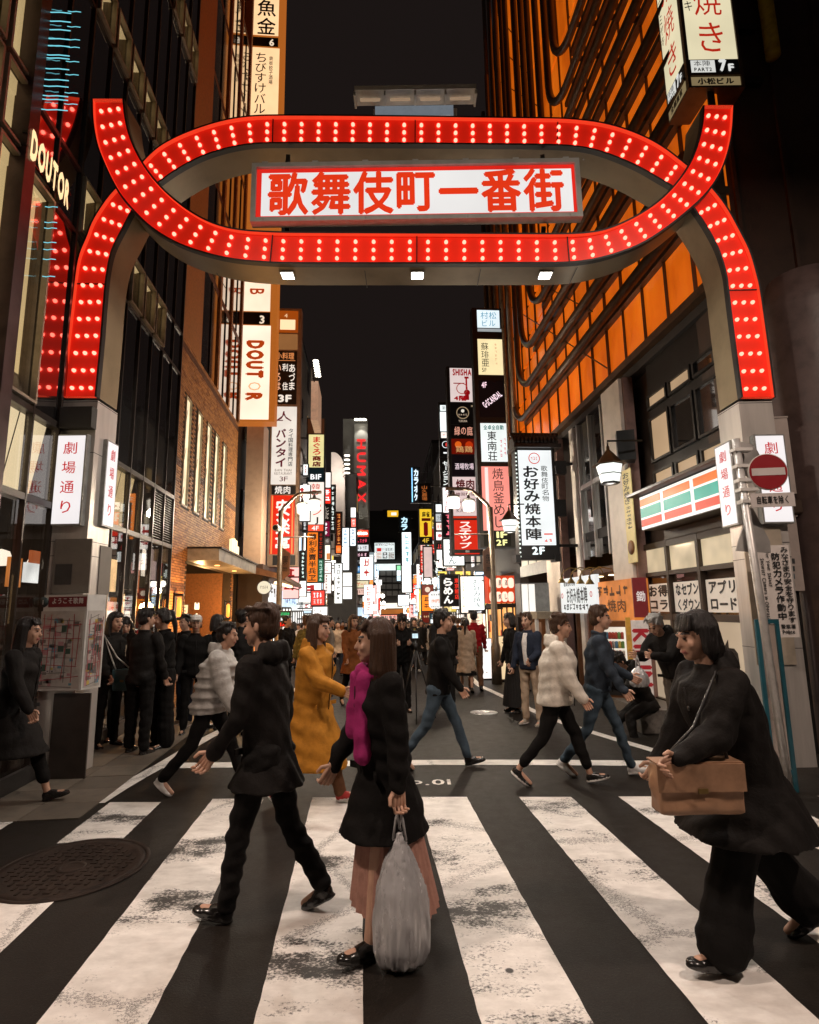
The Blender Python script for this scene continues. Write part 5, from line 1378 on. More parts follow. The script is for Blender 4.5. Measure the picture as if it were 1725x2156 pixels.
# --- right side of the street
proj_sign('sign_tower', 'sign tower headed by a hookah panel, red kana panel at its foot', (947, 773, 1010, 1168), 21, [
    ((948, 775, 999, 846), '#e6d2ce', 0.95, ('SHISHA', (951, 777, 995, 791), 'h', '#c01018', .05, .6), ('4階', (954, 833, 985, 844), 'h', '#c01018', .05, .6), ('@ring', (961, 808, 985, 828), 'h', '#d05a50', 0, .6), ('@bar', (980.5, 796, 984, 820), 'h', '#c01018', 0, .6), ('@disc', (977, 820, 990, 833), 'h', '#a80c14', 0, .6), ('@bar', (955, 806, 978, 808), 'h', '#a80c14', 0, .6, ), ('@bar', (979, 832, 988, 842), 'h', '#a80c14', 0, .6), ('@bar', (978, 793, 987, 797), 'h', '#a80c14', 0, .6)),
    ((949, 849, 1001, 893), '#0c0a09', .5, ('@ring', (961, 856, 988, 882), 'h', '#a89070', 0, .8), ('YURUHA', (965, 884, 985, 889), 'h', '#d0b8a0', .02, .8), ('3F', (991, 853, 998, 857), 'h', '#c8b090', 0, .8), ('@disc', (971, 862, 978, 868), 'h', '#f0e8d8', 0, .9), ('#4', (965, 871, 985, 875), 'h', '#d0b8a0', 0, .7)),
    ((950, 895, 1002, 922), '#100a08', .5, ('緑の庭', (955, 898, 998, 917), 'h', '#f0a890', .01, .9)),
    ((951, 924, 1004, 956), '#7a1404', .6, ('@disc', (958, 928, 972, 944), 'h', '#ff7020', 0, .7), ('@disc', (980, 928, 996, 946), 'h', '#e04010', 0, .6), ('鶏鶏', (958, 939, 998, 953), 'h', '#e8b070', .01, .7)),
    ((952, 958, 1004, 1002), '#120a10', .5, ('酒場牧場', (956, 975, 1000, 989), 'h', '#f0d8e0', .01, 1.0)),
    ((954, 1004, 1006, 1086), '#e8cfcc', 0.9, ('焼肉', (958, 1009, 1003, 1031), 'h', '#7a0c18', .03, .4), ('韓国料理', (958, 1037, 1002, 1044), 'h', '#7a0c18', .01, .4), ('サムギョプサル', (959, 1050, 1004, 1060), 'h', '#8a1c20', .03, .4), ('KARUBI', (960, 1071, 1000, 1079), 'h', '#6a5048', .0, .4)),
    ((955, 1087, 1008, 1091), '#e03818', .8),
    ((957, 1095, 1010, 1157), '#e2280f', .85, ('ステップ', (967, 1098, 994, 1155), 'v', '#ffeae0', .03, 1.1)),
    ((958, 1157.5, 1010, 1164), 'k', 1, ('B1', (980, 1158.5, 989, 1163.5), 'h', '#d8d0c0', 0, .8)), ((958, 1164.5, 1010, 1167), '#e2280f', .8)], side='R', thick=0.45)
proj_sign('sign_tower', 'sign tower from pale blue panel down to a pink yakitori panel', (1004, 650, 1074, 1152), 18, [
    ((1005, 653, 1052, 690), '#e6f4fa', 1.05, ('村松', (1010, 656, 1048, 672), 'h', '#58aed0', 0, .7), ('ビル', (1012, 673, 1046, 688), 'h', '#58aed0', 0, .7)),
    ((1006, 692, 1056, 698), '#d8e0e4', .5),
    ((1007, 714, 1059, 789), '#fbe6b0', 1.05, ('蘇琲亜', (1013, 721, 1030, 772), 'v', '#3a3a20', 0, .12), ('5F', (1014, 774, 1026, 784), 'h', '#3a3a20', 0, .12), ('#6', (1042, 722, 1047, 770), 'v', '#e8b888', 0, .9)),
    ((1009, 801, 1062, 878), '#0e0a0c', .5, ('4F', (1013, 804, 1026, 817), 'h', '#ffd8e4', .03, 1.1), ('G-SCANDAL', (1011, 834, 1062, 848), 'h', '#ffe0ea', .03, 1.2, {'ang': math.radians(37)})),
    ((1013, 891, 1068, 972), '#eef6f4', 1.05, ('全卓全自動', (1016, 895, 1063, 905), 'h', '#0c8a80', .02, .5), ('東南荘', (1026, 907, 1047, 971), 'v', 'k', .01), ('#4', (1053, 925, 1058, 965), 'v', '#f08890', 0, .8), ('#4', (1061, 922, 1066, 960), 'v', '#f08890', 0, .8)),
    ((1016, 982, 1074, 1117), '#ff9a8c', .95, ('@bar', (1023, 984, 1030, 1116), 'h', '#ffe8e2', 0, 1), ('焼鳥釜めし', (1038, 985, 1063, 1112), 'v', 'k', .0)),
    ((1019, 1119, 1076, 1150), '#161408', .4, ('1F', (1043, 1119, 1071, 1133), 'h', '#fbf6a8', .04, 1.1), ('2F', (1043, 1136, 1071, 1149), 'h', '#fbf6a8', .04, 1.1))], side='R', thick=0.4)
ok, OKP = proj_sign('restaurant_sign', 'large white pancake restaurant sign with black brush characters and small tiled roof', (1092, 946, 1172, 1176), 13.2, [
    ((1095, 948, 1166, 1148), '#edf1f1', 1.1, ('@ring', (1113, 953, 1137, 977), 'h', '#e83a20', 0, .8), ('#3', (1117, 961, 1133, 969), 'h', '#e83a20', 0, .8), ('お好み焼本陣', (1103, 980, 1139, 1138), 'v', 'k', .025), ('歌舞伎町名物', (1140, 980, 1155, 1056), 'v', 'k', .005), ('@bar', (1146, 1123, 1164, 1126), 'h', '#f06050', 0, .9), ('#2', (1147, 1134, 1164, 1142), 'h', '#f06050', 0, .9)),
    ((1098, 1150, 1169, 1174), 'k', 1, ('2F', (1118, 1151, 1150, 1168), 'h', '#f4ffff', .04, 1.2))], side='R', thick=0.34)
r = OKP.rect(1080, 914, 1168, 945)
m = MB(); m.pbox(OKP, r[0] - 0.02, r[1], r[2] + 0.1, r[1] + 0.09, -0.5, 0.16); m.pbox(OKP, r[0] + 0.02, r[1] + 0.091, r[2] + 0.05, r[3] - 0.05, -0.42, 0.08); 
for k in range(12): m.tube([OKP.pt(r[0] + (r[2] - r[0]) * k / 11, r[1] + 0.12, 0.17), OKP.pt(r[0] + (r[2] - r[0]) * k / 11, r[3] - 0.02, -0.02)], 0.035, 6)
m.tube([OKP.pt(r[0] - 0.05, r[3], -0.06), OKP.pt(r[2] + 0.1, r[3], -0.06)], 0.05, 8)
m.build('tiled_roof', pbr('dark_roof_tile', (0.035, 0.028, 0.024), .35, var=.3), ok)
r = OKP.rect(1092, 946, 1096, 1172); m = MB()
for k in range(26): m.lathe(OKP.pt(r[0] - 0.01, r[1] + (r[3] - r[1]) * k / 26, 0.0), [(0.022, 0), (0.018, .02), (0, .024)], 6, axis=OKP.n)
m.build('edge_bulb', em('#f4fff8', 1.2, 0), ok)['kind'] = 'stuff'
m = MB()
for (ua, va, ub, vb) in ((1086, 1168, 1096, 1184), (1168, 1166, 1180, 1182)): m.pbox(OKP, *OKP.rect(ua, va, ub, vb), -0.3, 0.04)
m.build('frame_foot', BLACK, ok)
m = MB()
for (va, vb) in ((968, 995), (1050, 1085)): m.pbox(OKP, *OKP.rect(1174, va, 1196, vb), -0.3, -0.1)
m.build('wall_bracket', BLACK, ok)

RSM = [
 ('small_sign', 'white sign column beside the hookah tower, upper blank panel', (926, 848, 949, 960), 24, [((927, 853, 948, 865), '#e8f0f0', .9, ('第一', (930, 855, 946, 863), 'h', 'k', 0)), ((927, 867, 948, 908), '#eaf2f2', 1.0), ((929, 910, 948, 922), '#f4e8e0', .9, ('4F', (931, 913, 939, 918), 'h', '#f09090', 0, .8)), ((929, 923, 948, 958), '#0e0c0c', .4, ('@ring', (931, 926, 946, 946), 'h', '#f4fbff', 0, 1.1), ('@disc', (938, 931, 948, 941), 'h', '#f04038', 0, .9), ('@bar', (934, 952, 944, 955), 'h', '#ffffff', 0, 1))]),
 ('small_sign', 'black vertical sign with white brush kana', (928, 960, 949, 1024), 24.2, [((929, 961, 948, 1023), 'k', 1, ('ゼージョン', (932, 970, 947, 1022), 'v', '#f6faf6', .03, 1.1))]),
 ('small_sign', 'white vertical sign with thin red kana', (932, 1024, 953, 1080), 24.4, [((933, 1026, 952, 1079), '#f6f0ee', 1.1, ('クアトロ', (936, 1028, 949, 1077), 'v', '#f05858', .0, .9))]),
 ('small_sign', 'black sign with pink neon strokes behind the red kana panel', (932, 1081, 955, 1131), 24.6, [((933, 1082, 954, 1130), '#0c090a', .4, ('#4', (939, 1083, 953, 1129), 'v', '#ff7a8a', 0, 1.1))]),
 ('small_sign', 'white sign with black brush script half hidden by the red kana panel', (933, 1134, 978, 1192), 23, [((935, 1136, 977, 1190), '#f0f6f4', 1.1, ('うどん', (944, 1138, 962, 1188), 'v', 'k', .0), ('#1', (965, 1165, 973, 1175), 'v', 'k'))]),
 ('small_sign', 'stack of small white and red box signs', (916, 1060, 934, 1180), 29, [((918, 1062, 932, 1078), '#eef6f6', 1.0), ((918, 1082, 932, 1098), '#d8e0e4', .8, ('#2', (920, 1084, 930, 1096), 'h', 'k')), ((919, 1101, 933, 1116), '#f6d8d0', 1, ('#2', (921, 1104, 931, 1113), 'h', '#e84030', 0, .9)), ((919, 1120, 933, 1137), '#fbeeee', 1.1, ('@disc', (922, 1123, 930, 1133), 'h', '#f08080', 0, .9)), ((920, 1143, 933, 1157), '#140a0a', .4, ('#2', (921, 1144, 932, 1156), 'h', '#ff5858', 0, 1.1)), ((920, 1158, 934, 1178), '#f0f6f6', 1.1)]),
 ('small_sign', 'yellow mahjong parlour sign with a big red numeral', (883, 1070, 910, 1146), 34, [((884, 1072, 909, 1130), '#d8b02a', .95, ('麻雀', (888, 1077, 906, 1089), 'h', '#3a1408', .03, .2), ('@bar', (888, 1091, 907, 1097), 'h', '#7a1010', 0, .4), ('1', (890, 1099, 904, 1129), 'h', '#a00c10', .05, .4)), ((884, 1131, 909, 1144), '#120e06', .4, ('4F', (888, 1133, 905, 1143), 'h', '#e8c040', .02, .9))]),
 ('small_sign', 'black farm produce sign with orange characters', (881, 1018, 907, 1058), 38, [((882, 1019, 906, 1057), '#0e0806', .4, ('山久農場', (888, 1022, 900, 1054), 'v', '#d87838', .0, .8))]),
 ('small_sign', 'tall pale blue neon kana sign with a line of light', (865, 984, 884, 1058), 46, [((867, 985, 869, 1057), '#8fd0ff', 1.3), ((870, 985, 883, 1057), '#0c1216', .5, ('カラオケ', (871, 987, 882, 1055), 'v', '#dff2ff', .06, 1.2))]),
 ('small_sign', 'black karaoke sign with pale blue kana', (840, 1086, 863, 1119), 66, [((841, 1087, 862, 1118), '#0a1418', .4, ('カラ', (844, 1088, 859, 1117), 'v', '#c8f0ff', .06, 1.2))]),
 ('small_sign', 'tall white sign tower with teal outlined characters', (845, 1119, 868, 1248), 64, [((847, 1121, 866, 1190), '#eefafa', 1.3, ('#5', (852, 1124, 862, 1186), 'v', '#78c0c8', 0, .9)), ((847, 1191, 866, 1247), '#fbf8f4', 1.35)]),
 ('small_sign', 'little green and white sign left of the tall white tower', (835, 1190, 849, 1224), 70, [((836, 1191, 848, 1200), '#88d8a0', 1), ((836, 1201, 848, 1212), '#eefaf8', 1.2), ((836, 1213, 848, 1223), '#c8e0f0', 1.1)]),
 ('small_sign', 'white notice sign low on the right above the crowd', (838, 1252, 862, 1276), 60, [((839, 1253, 861, 1275), '#eef2f6', 1.2, ('#5', (842, 1256, 858, 1263), 'h', '#8898b0', 0, .7), ('#5', (842, 1265, 858, 1272), 'h', '#8898b0', 0, .7))]),
 ('small_sign', 'blank pink hoarding below the mahjong sign', (892, 1150, 911, 1216), 33, [((893, 1152, 910, 1215), '#eecfc8', .85)]),
 ('small_sign', 'narrow red sign with white flames', (885, 1160, 893, 1206), 33.5, [((886, 1161, 892, 1205), '#d02418', .9, ('#6', (887, 1163, 891, 1203), 'v', '#ffe8d8', 0, 1.1))]),
 ('small_sign', 'orange noodle shop banner behind the rounded price sign', (888, 1231, 913, 1312), 31, [((889, 1232, 912, 1252), '#8a2410', .7, ('@disc', (895, 1236, 906, 1247), 'h', '#ffe8d0', 0, .9)), ((889, 1253, 912, 1286), '#f08018', 1.0, ('#2', (893, 1256, 909, 1284), 'v', '#401004', 0, .2)), ((889, 1288, 912, 1311), '#7a1a0c', .6, ('#4', (892, 1296, 909, 1301), 'h', '#ffd8a0', 0, .8))]),
 ('small_sign', 'black ramen sign with white brush kana and a red column', (928, 1210, 969, 1276), 24, [((930, 1212, 967, 1274), '#100c0a', .5, ('らめん', (933, 1216, 955, 1272), 'v', '#fff8f0', .05, 1.1), ('東京飯店', (957, 1217, 967, 1262), 'v', '#ff3828', .03, .9))]),
 ('small_sign', 'white pancake sign with flowing script, nearer of two', (969, 1212, 1020, 1292), 21.5, [((971, 1214, 985, 1290), '#fff0e0', 1.1, ('#8', (974, 1216, 978, 1280), 'v', '#f0a070', 0, .8)), ((985.5, 1214, 1019, 1284), '#f4faf8', 1.15, ('お好み焼き', (996, 1219, 1013, 1282), 'v', 'k', .0)), ((990, 1285, 1019, 1292), 'k', 1, ('B1F', (1000, 1286, 1016, 1291.5), 'h', '#ffffff', .02, 1.1))]),
 ('small_sign', 'teal and white mahjong notice above the crowd', (906, 1291, 937, 1313), 26, [((907, 1292, 925, 1303), '#1c4a5c', .7, ('麻', (909, 1292.5, 919, 1302.5), 'v', '#ffffff', .02, 1.1)), ((926, 1292, 936, 1312), '#e8f0f0', 1.0), ((907, 1304, 925, 1312), '#dfe8ea', 1.0)]),
]
for (n, l, rc, Y, pn) in RSM:
    pn = BOOST(pn); proj_sign(n, l, rc, Y, pn, side='R', thick=0.2, group='small signs along the right row')
# rounded price sign
pr = thing('price_sign', 'white octagonal price sign with orange yen figure', 'sign', at(917, 1283, 25))
q = facing(917, 1263, 25); a0, b0, a1, b1 = q.rect(904, 1245, 931, 1282); c = (a1 - a0) * .2
oct_ = [(a0 + c, b0), (a1 - c, b0), (a1, b0 + c), (a1, b1 - c), (a1 - c, b1), (a0 + c, b1), (a0, b1 - c), (a0, b0 + c)]
m = MB(); m.poly(oct_, q, -0.15, 0); m.build('face', em('#f6f6f2', 1.1, .06), pr)
m = MB(); letters(m, q, '190円', q.rect(908, 1261, 927, 1270), 'h', 0.012, .02); m.build('lettering', em('#f08030', .9, 0), pr)
m = MB(); marks(m, q, q.rect(908, 1250, 927, 1254), 4, 0.012, 'h'); marks(m, q, q.rect(908, 1276, 926, 1279), 5, 0.012, 'h'); m.build('small_print', BLACK, pr)

# lantern signboard
lt = thing('lantern_signboard', 'glowing orange signboard of two rows of paper lanterns', 'sign', at(1055, 1270, 17))
q = facing(1055, 1240, 17, 0.3); R = q.rect(1028, 1212, 1084, 1270)
m = MB(); m.pbox(q, *R, -0.25, 0); m.build('board', em('#f0481c', .75, .3, 2), lt)
for v0, v1, tx in ((1217, 1238, '鳥居酒'), (1246, 1267, '豚焼し')):
    for k in range(4):
        r = q.rect(1030 + k * 13, v0, 1041 + k * 13, v1); cx = (r[0] + r[2]) / 2; w = (r[2] - r[0]) / 2; h = r[3] - r[1]
        m = MB(); m.lathe(q.pt(cx, r[1], w * .6), [(w * .5, 0), (w * .95, h * .15), (w * 1.05, h * .5), (w * .95, h * .85), (w * .5, h)], 12); ln = m.build('paper_lantern', em('#ffd8c0', 1.3, .1), lt)
        m = MB()
        if k < 3: letters(m, q, tx[k], (cx - w * .6, r[1] + h * .2, cx + w * .6, r[3] - h * .2), 'v', w * 1.7, .02); m.build('lettering', BLACK, ln)
m = MB(); m.pbox(q, R[0], R[1] - 0.13, R[2], R[1] - 0.01, -0.2, 0.1); m.build('eave', DARKM, lt)

# big sign box at the top right, two lit faces
SX = at(1440, 100, 7.05)
SF = Plane((SX.x, 7.05, 0), (0, -1, 0)); SL = Plane((SX.x, 7.05, 0), (-1, 0, 0))
bs = thing('corner_sign_box', 'tall brown framed sign box, red brush characters above a seventh floor plate', 'sign', (SX.x + 0.35, 7.4, 6.5))
ra = SF.rect(1440, -200, 1572, 186)
bx0, bx1 = 0.0, 0.80
zb_, zt_ = SF.ab(1500, 186)[1], 11.2
BRN = pbr('brown_sign_frame', (0.11, 0.065, 0.035), 0.45, 0.2, var=.35, scale=6)
m = MB(); m.pbox(SF, 0, zb_, 0.80, zt_, -0.62, -0.02)
for a in (0, 0.755): m.pbox(SF, a, zb_, a + 0.045, zt_, -0.019, 0.02)
m.pbox(SF, 0.0451, zb_, 0.7549, zb_ + 0.03, -0.019, 0.02)
m.build('casing', BRN, bs)
def face_set(pl, a0, a1, first):
    P = []
    z = zb_ + 0.035
    def lit(z0, z1, c, s): 
        m = MB(); m.pbox(pl, a0, z0, a1, z1, 0.0, 0.006); return m.build('lit_panel', em(c, s, .1), bs)
    o = lit(z, z + 0.15, '#b09a70', .5); m = MB(); letters(m, pl, '小松ビル' if first else '全館直営', (a0 + .06, z + .02, a1 - .06, z + .13), 'h', .01, .05); m.build('lettering', BLACK, o)
    m = MB(); m.pbox(pl, a0, z + 0.16, a1, z + 0.2, 0, 0.025); m.build('rail', BRN, bs)
    o = lit(z + .21, z + .44, '#0c0a0a', .3)
    w = a1 - a0
    m = MB(); m.pbox(pl, a0 + .02, z + .225, a0 + w * .52, z + .425, .0065, .008); pp = m.build('white_plate', em('#e4e4de', .85, .05), bs)
    m = MB(); letters(m, pl, '本陣', (a0 + w * .06, z + .32, a0 + w * .46, z + .42), 'h', .011, .0); letters(m, pl, 'PART2', (a0 + w * .06, z + .235, a0 + w * .47, z + .30), 'h', .011, .03); m.build('lettering', BLACK, pp)
    m = MB(); letters(m, pl, '7', (a0 + w * .57, z + .23, a0 + w * .78, z + .43), 'h', .011, .06); letters(m, pl, 'F', (a0 + w * .76, z + .23, a0 + w * .92, z + .36), 'h', .011, .05); m.build('lettering', em('#e8e8e4', .9, 0), o)
    o = lit(z + .445, zt_ - .02, '#f2e6bf', .85)
    m = MB(); letters(m, pl, 'み焼き', (a0 + w * .16, z + .50, a0 + w * .86, z + 2.35), 'v', .011, .0, fill=.8); m.build('lettering', em('#e03018', .6, 0), o)
    if True:
        m = MB(); letters(m, pl, 'オコノミヤキ', (a0 + w * .02, z + 1.25, a0 + w * .2, z + 2.4), 'v', .011, 0); m.build('lettering', BLACK, o)


face_set(SF, 0.05, 0.75, True)
# the street-side face reads the other way round the corner
face_set(Plane((SX.x - 0.0, 7.07, 0), (-1, 0, 0)), -0.56, -0.03, False)
m = MB(); m.pbox(SF, 0.8, zb_ + 0.4, 1.3, zb_ + 0.5, -0.4, -0.3); m.pbox(SF, 0.8, zt_ - 1, 1.3, zt_ - .9, -0.4, -0.3); m.build('bracket', DARKM, bs)

# --- filler rows: the countless smaller signs further along both walls
FR_ = random.Random(77); FN = {}; ORD = [a + b for a in ('', 'twenty-', 'thirty-') for b in ('first', 'second', 'third', 'fourth', 'fifth', 'sixth', 'seventh', 'eighth', 'ninth')]; ORD = ORD[:9] + ['tenth', 'eleventh', 'twelfth', 'thirteenth', 'fourteenth', 'fifteenth', 'sixteenth', 'seventeenth', 'eighteenth', 'nineteenth', 'twentieth'] + ORD[9:18] + ['thirtieth'] + ORD[18:]
pal = [('white', '#f4f6f4', 1.25, 'k'), ('white', '#f8f2ea', 1.3, '#c03030'), ('red', '#ee3826', 1.0, '#fff0e8'), ('pale blue', '#cfe8f8', 1.2, '#3060a0'), ('yellow', '#f0d060', 1.0, '#301808'), ('orange', '#ff9040', 1.0, '#fff0e0'), ('black', '#0c0a0a', .4, '#f4fff8'), ('pink', '#ffb8b0', 1.0, '#a02020')]
for sidec, f_pl, u_in in (('L', LF, 1), ('R', RF, -1)):
    for k in range(72):
        Y = 24 + 68 * (k / 72) + FR_.uniform(-1, 1)
        base = (4.6 - 0.045 * Y) if sidec == 'R' else (-3.9 - 0.075 * Y if Y < 44 else -2.4 - 0.04 * Y)
        w = FR_.uniform(0.45, 1.2); h = FR_.uniform(0.5, 2.8); z0 = gz(Y) + FR_.choice((2.5, 2.8, 3.4, 4.2, 4.8, 5.4, 6.2, 7.4)) + FR_.uniform(-.2, .2)
        x = base + u_in * (0.15 + w / 2 + FR_.uniform(0, .5))
        nm, c, s, tc = FR_.choice(pal + pal[:2] + pal[:2] + pal[3:4])
        P = Plane((x, Y, 0), (0.06, -1, 0))
        high = 'high' if z0 - gz(Y) > 4.5 else 'low'
        key = (nm, high, sidec); FN[key] = FN.get(key, 0) + 1; rw = 'left' if sidec == 'L' else 'right'
        t = thing('far_sign', '%s%s sign %s on the far %s row, %s of that colour there' % ('slender ' if h > 2.2 * w else 'squat ' if h < w else '', nm, high, rw, ORD[FN[key] - 1]), 'sign', (x, Y, z0), 'far signs hung along the %s row' % rw)
        m = MB(); m.pbox(P, -w / 2, z0, w / 2, z0 + h, -0.2, 0.0); m.build('casing', BLACK, t)
        m = MB(); m.pbox(P, -w / 2 + .03, z0 + .03, w / 2 - .03, z0 + h - .03, 0.003, 0.012); pnl = m.build('lit_panel', em(c, s * 1.5 if s > .5 else s, .08), t)
        m = MB()
        if h > w: marks(m, P, (-w * .28, z0 + h * .08, w * .28, z0 + h * .92), max(2, int(h / w * 1.6)), 0.03, 'v')
        else: marks(m, P, (-w * .4, z0 + h * .25, w * .4, z0 + h * .75), 3, 0.03, 'h')
        m.build('lettering', col(tc, 1.0), pnl)
    # shop fronts at street level
    for k in range(15):
        Y0 = 18.5 + k * 5.6; Y1 = Y0 + 5.2; f = aL if sidec == 'L' else aR
        if sidec == 'R': Y0 += 2.0; Y1 += 2.0
        if sidec == 'L' and Y0 > 43.5: f_pl = LF2
        a0, a1 = sorted((f(Y0), f(Y1))); z = gz((Y0 + Y1) / 2)
        nm, c, s, tc = pal[(k * 3 + (sidec == 'R')) % 6]; warm = FR_.choice(['#ffe6c4', '#ffc68a', '#fff4e8', '#ffb060', '#f6f4f0'])
        t = thing('shopfront', '%s shopfront up the %s row from the gate, %s fascia with dark glazing bars' % (ORD[k], 'left' if sidec == 'L' else 'right', nm), 'shop', f_pl.pt((a0 + a1) / 2, z))
        m = MB(); m.pbox(f_pl, a0, z - .8, a1, z + 0.35, 0.002, 0.12); m.build('base', DARKM, t)
        m = MB(); m.pbox(f_pl, a0 + .1, z + .4, a1 - .1, z + 2.3, 0.004, 0.05); sh = m.build('lit_window', em(warm, FR_.uniform(1.0, 2.0), .35, .9), t)
        m = MB()
        for j in range(6): x = a0 + .1 + (a1 - a0 - .2) * j / 5; m.pbox(f_pl, x - .03, z + .36, x + .03, z + 2.35, 0.051, 0.1)
        m.build('glazing_bar', DARKM, t)
        m = MB()
        for j in range(9): x = FR_.uniform(a0 + .2, a1 - .7); zz = z + FR_.uniform(.45, 1.8); m.pbox(f_pl, x, zz, x + FR_.uniform(.2, .6), zz + FR_.uniform(.2, .5), 0.052, 0.07 + .003 * j, j % 3)
        m.build('poster', [em('#d04030', .6, 0), em('#f0e8d8', .9, 0), em('#302018', .3, 0)], t)['kind'] = 'stuff'
        m = MB(); m.pbox(f_pl, a0, z + 2.4, a1, z + 3.05, 0.004, 0.35); fa = m.build('fascia', em(c, s * .9, .15), t)
        m = MB(); marks(m, off(f_pl, 0.35), (a0 + .6, z + 2.5, a1 - .6, z + 2.95), 6, 0.012, 'h'); m.build('lettering', col(tc, 1.0), fa)
        m = MB(); m.hexa([f_pl.pt(a0, z + 3.07, 1.0), f_pl.pt(a1, z + 3.07, 1.0), f_pl.pt(a1, z + 3.3, 0.01), f_pl.pt(a0, z + 3.3, .01), f_pl.pt(a0, z + 3.12, 1.0), f_pl.pt(a1, z + 3.12, 1.0), f_pl.pt(a1, z + 3.35, 0.01), f_pl.pt(a0, z + 3.35, .01)]); m.build('awning', pbr('awning_brown', (.10, .05, .03), .6), t)

# ---------------------------------------------------------------- convenience store on the right
st = thing('convenience_store', 'corner store with orange, green and red striped fascia', 'shop', RP.pt(-8.7, 0))
BRF = pbr('brown_shopfront', (0.05, 0.031, 0.02), 0.5, var=.25, scale=4)
SP = off(RP, 0.42)
SR = SP.rect(1349, 985, 1541, 1100)
aN, aFar = SP.ab(1541, 1030)[0], SP.ab(1349, 1080)[0]
bT, bB = SP.ab(1440, 1008)[1], SP.ab(1440, 1092)[1]
m = MB(); m.pbox(SP, aFar, bB, aN, bT, -0.40, -0.01); m.pbox(SP, aFar - 0.15, bT + 0.01, aN, bT + 0.05, -0.41, 0.16); m.build('fascia_box', BRF, st)
hh = bT - bB; ww = aN - aFar
m = MB(); m.pbox(SP, aFar + .01, bB + .01, aN - .01, bT - .01, -0.009, 0.0); fo = m.build('white_lit_panel', em('#f4f2ec', 1.05, .08), st)
for c, y0, y1 in (('#ff7a28', .70, .90), ('#0fae9a', .36, .64), ('#ea3418', .10, .30)):
    for x0, x1 in ((.005, .285), (.315, .63), (.66, .995)):
        m = MB(); m.pbox(SP, aFar + ww * x0 + .012, bB + hh * y0, aFar + ww * x1 - .012, bB + hh * y1, 0.0005, 0.006); m.build('colour_stripe', em(c, .82, .12, 2), fo)
m = MB(); m.pbox(RP, aFar, 2.72, aN + .3, bB - 0.005, -0.3, 0.05); m.build('fascia_apron', BRF, st)
# glazing: three bays
g0, g1 = RP.ab(1353, 1200)[0], RP.ab(1558, 1200)[0]
zt1, zt0 = RP.ab(1385, 1178)[1], RP.ab(1385, 1218)[1]; zm1, zm0 = RP.ab(1385, 1224)[1], RP.ab(1385, 1293)[1]; zl = RP.ab(1385, 1306)[1]
zt1, zt0, zm1, zm0, zl = 2.62, 2.22, 2.15, 1.52, 1.42
print('store', g0, g1, RP.ab(1385, 1178), RP.ab(1385, 1218), RP.ab(1385, 1293), RP.ab(1500, 1300), RP.ab(1520,1140))
bw = (g1 - g0) / 3
m = MB()
for k in range(4): x = g0 + bw * k; m.pbox(RP, x - .035, -0.1, x + .035, 2.72, -0.08, 0.03)
for z0, z1 in ((zt1, 2.72), (zm1, zt0), (zl, zm0), (-0.1, 0.12)): 
    for k in range(3): m.pbox(RP, g0 + bw * k + .0351, z0, g0 + bw * (k + 1) - .0351, z1, -0.075, 0.025)
m.build('window_frame', BRF, st)
m = MB(); m.pbox(RP, g0, -0.2, g1, 2.8, -1.9, -1.8); m.pbox(RP, g0, 2.66, g1, 2.72, -1.79, -0.09); m.build('inside_wall', pbr('store_back_wall', (.25, .17, .11), .7), st)
m = MB()
for k in range(6): m.lathe(RP.pt(g0 + .3 + k * .45, 2.62, -0.9), [(0, .03), (.07, .03), (.07, 0), (0, -.005)], 12)
m.build('ceiling_spot', em('#ffe8c8', 7, 0), st)['kind'] = 'stuff'
rg = random.Random(9); m = MB()
for r in range(5):
    z = 0.2 + r * .42; x = g0 + .05
    while x < g1 - .1: 
        w = rg.uniform(.04, .12); m.pbox(RP, x, z, x + w, z + rg.uniform(.14, .3), -1.5, -1.4, rg.randint(0, 4)); x += w + .01
m.build('shelf_goods', [pbr('goods_%d' % k, c, .4) for k, c in enumerate(((.5, .08, .05), (.6, .45, .1), (.1, .25, .4), (.6, .55, .5), (.15, .3, .08)))], st)['kind'] = 'stuff'
for k in range(3):
    x0, x1 = g0 + bw * k + .036, g0 + bw * (k + 1) - .036
    m = MB(); m.pbox(RP, x0, zt0, x1, zt1, -0.05, -0.03); m.build('transom_pane', em('#e2cba6', .75, .25, 2.2), st)
    m = MB(); m.face([RP.pt(x0, zm0, -.04), RP.pt(x1, zm0, -.04), RP.pt(x1, zm1, -.04), RP.pt(x0, zm1, -.04)]); m.build('pane', CGLASS, st)
    m = MB(); m.pbox(RP, x0, .125, x1, zl - .001, -0.05, -0.03); lp = m.build('lower_panel', em('#d9bfa0', .62, .15, 1.5), st)
    w = x1 - x0
    if k == 0:
        m = MB(); m.lathe(RP.pt(x0 + w * .62, .95, -.029), [(.24, 0), (.24, .004), (0, .004)], 28, axis=RP.n); m.build('dark_disc', BLACK, lp)
        m = MB(); m.pbox(RP, x0 + w * .52, .78, x0 + w * .82, 1.0, -.024, -.02); m.build('red_mark', em('#a81c18', .5, 0), lp)
    if k == 1:
        for j, c in enumerate(('#e87830', '#109080', '#d03020')): m = MB(); m.pbox(RP, x0 + w * .5, 1.05 - j * .12, x0 + w * .9, 1.14 - j * .12, -.029, -.024); m.build('colour_mark', em(c, .5, 0), lp)
    if k == 2:
        cx, cz = x0 + w * .52, 0.98; P = RP
        pts = [(-.19, .02), (-.02, .20), (-.02, .09), (.10, .09), (.17, .03), (.19, -.16), (.06, -.16), (.05, -.05), (-.02, -.05), (-.02, -.16)]
        m = MB(); m.poly([(cx + a, cz + b) for a, b in pts][::-1], RP, -.029, -.024); m.build('arrow_mark', BLACK, lp)
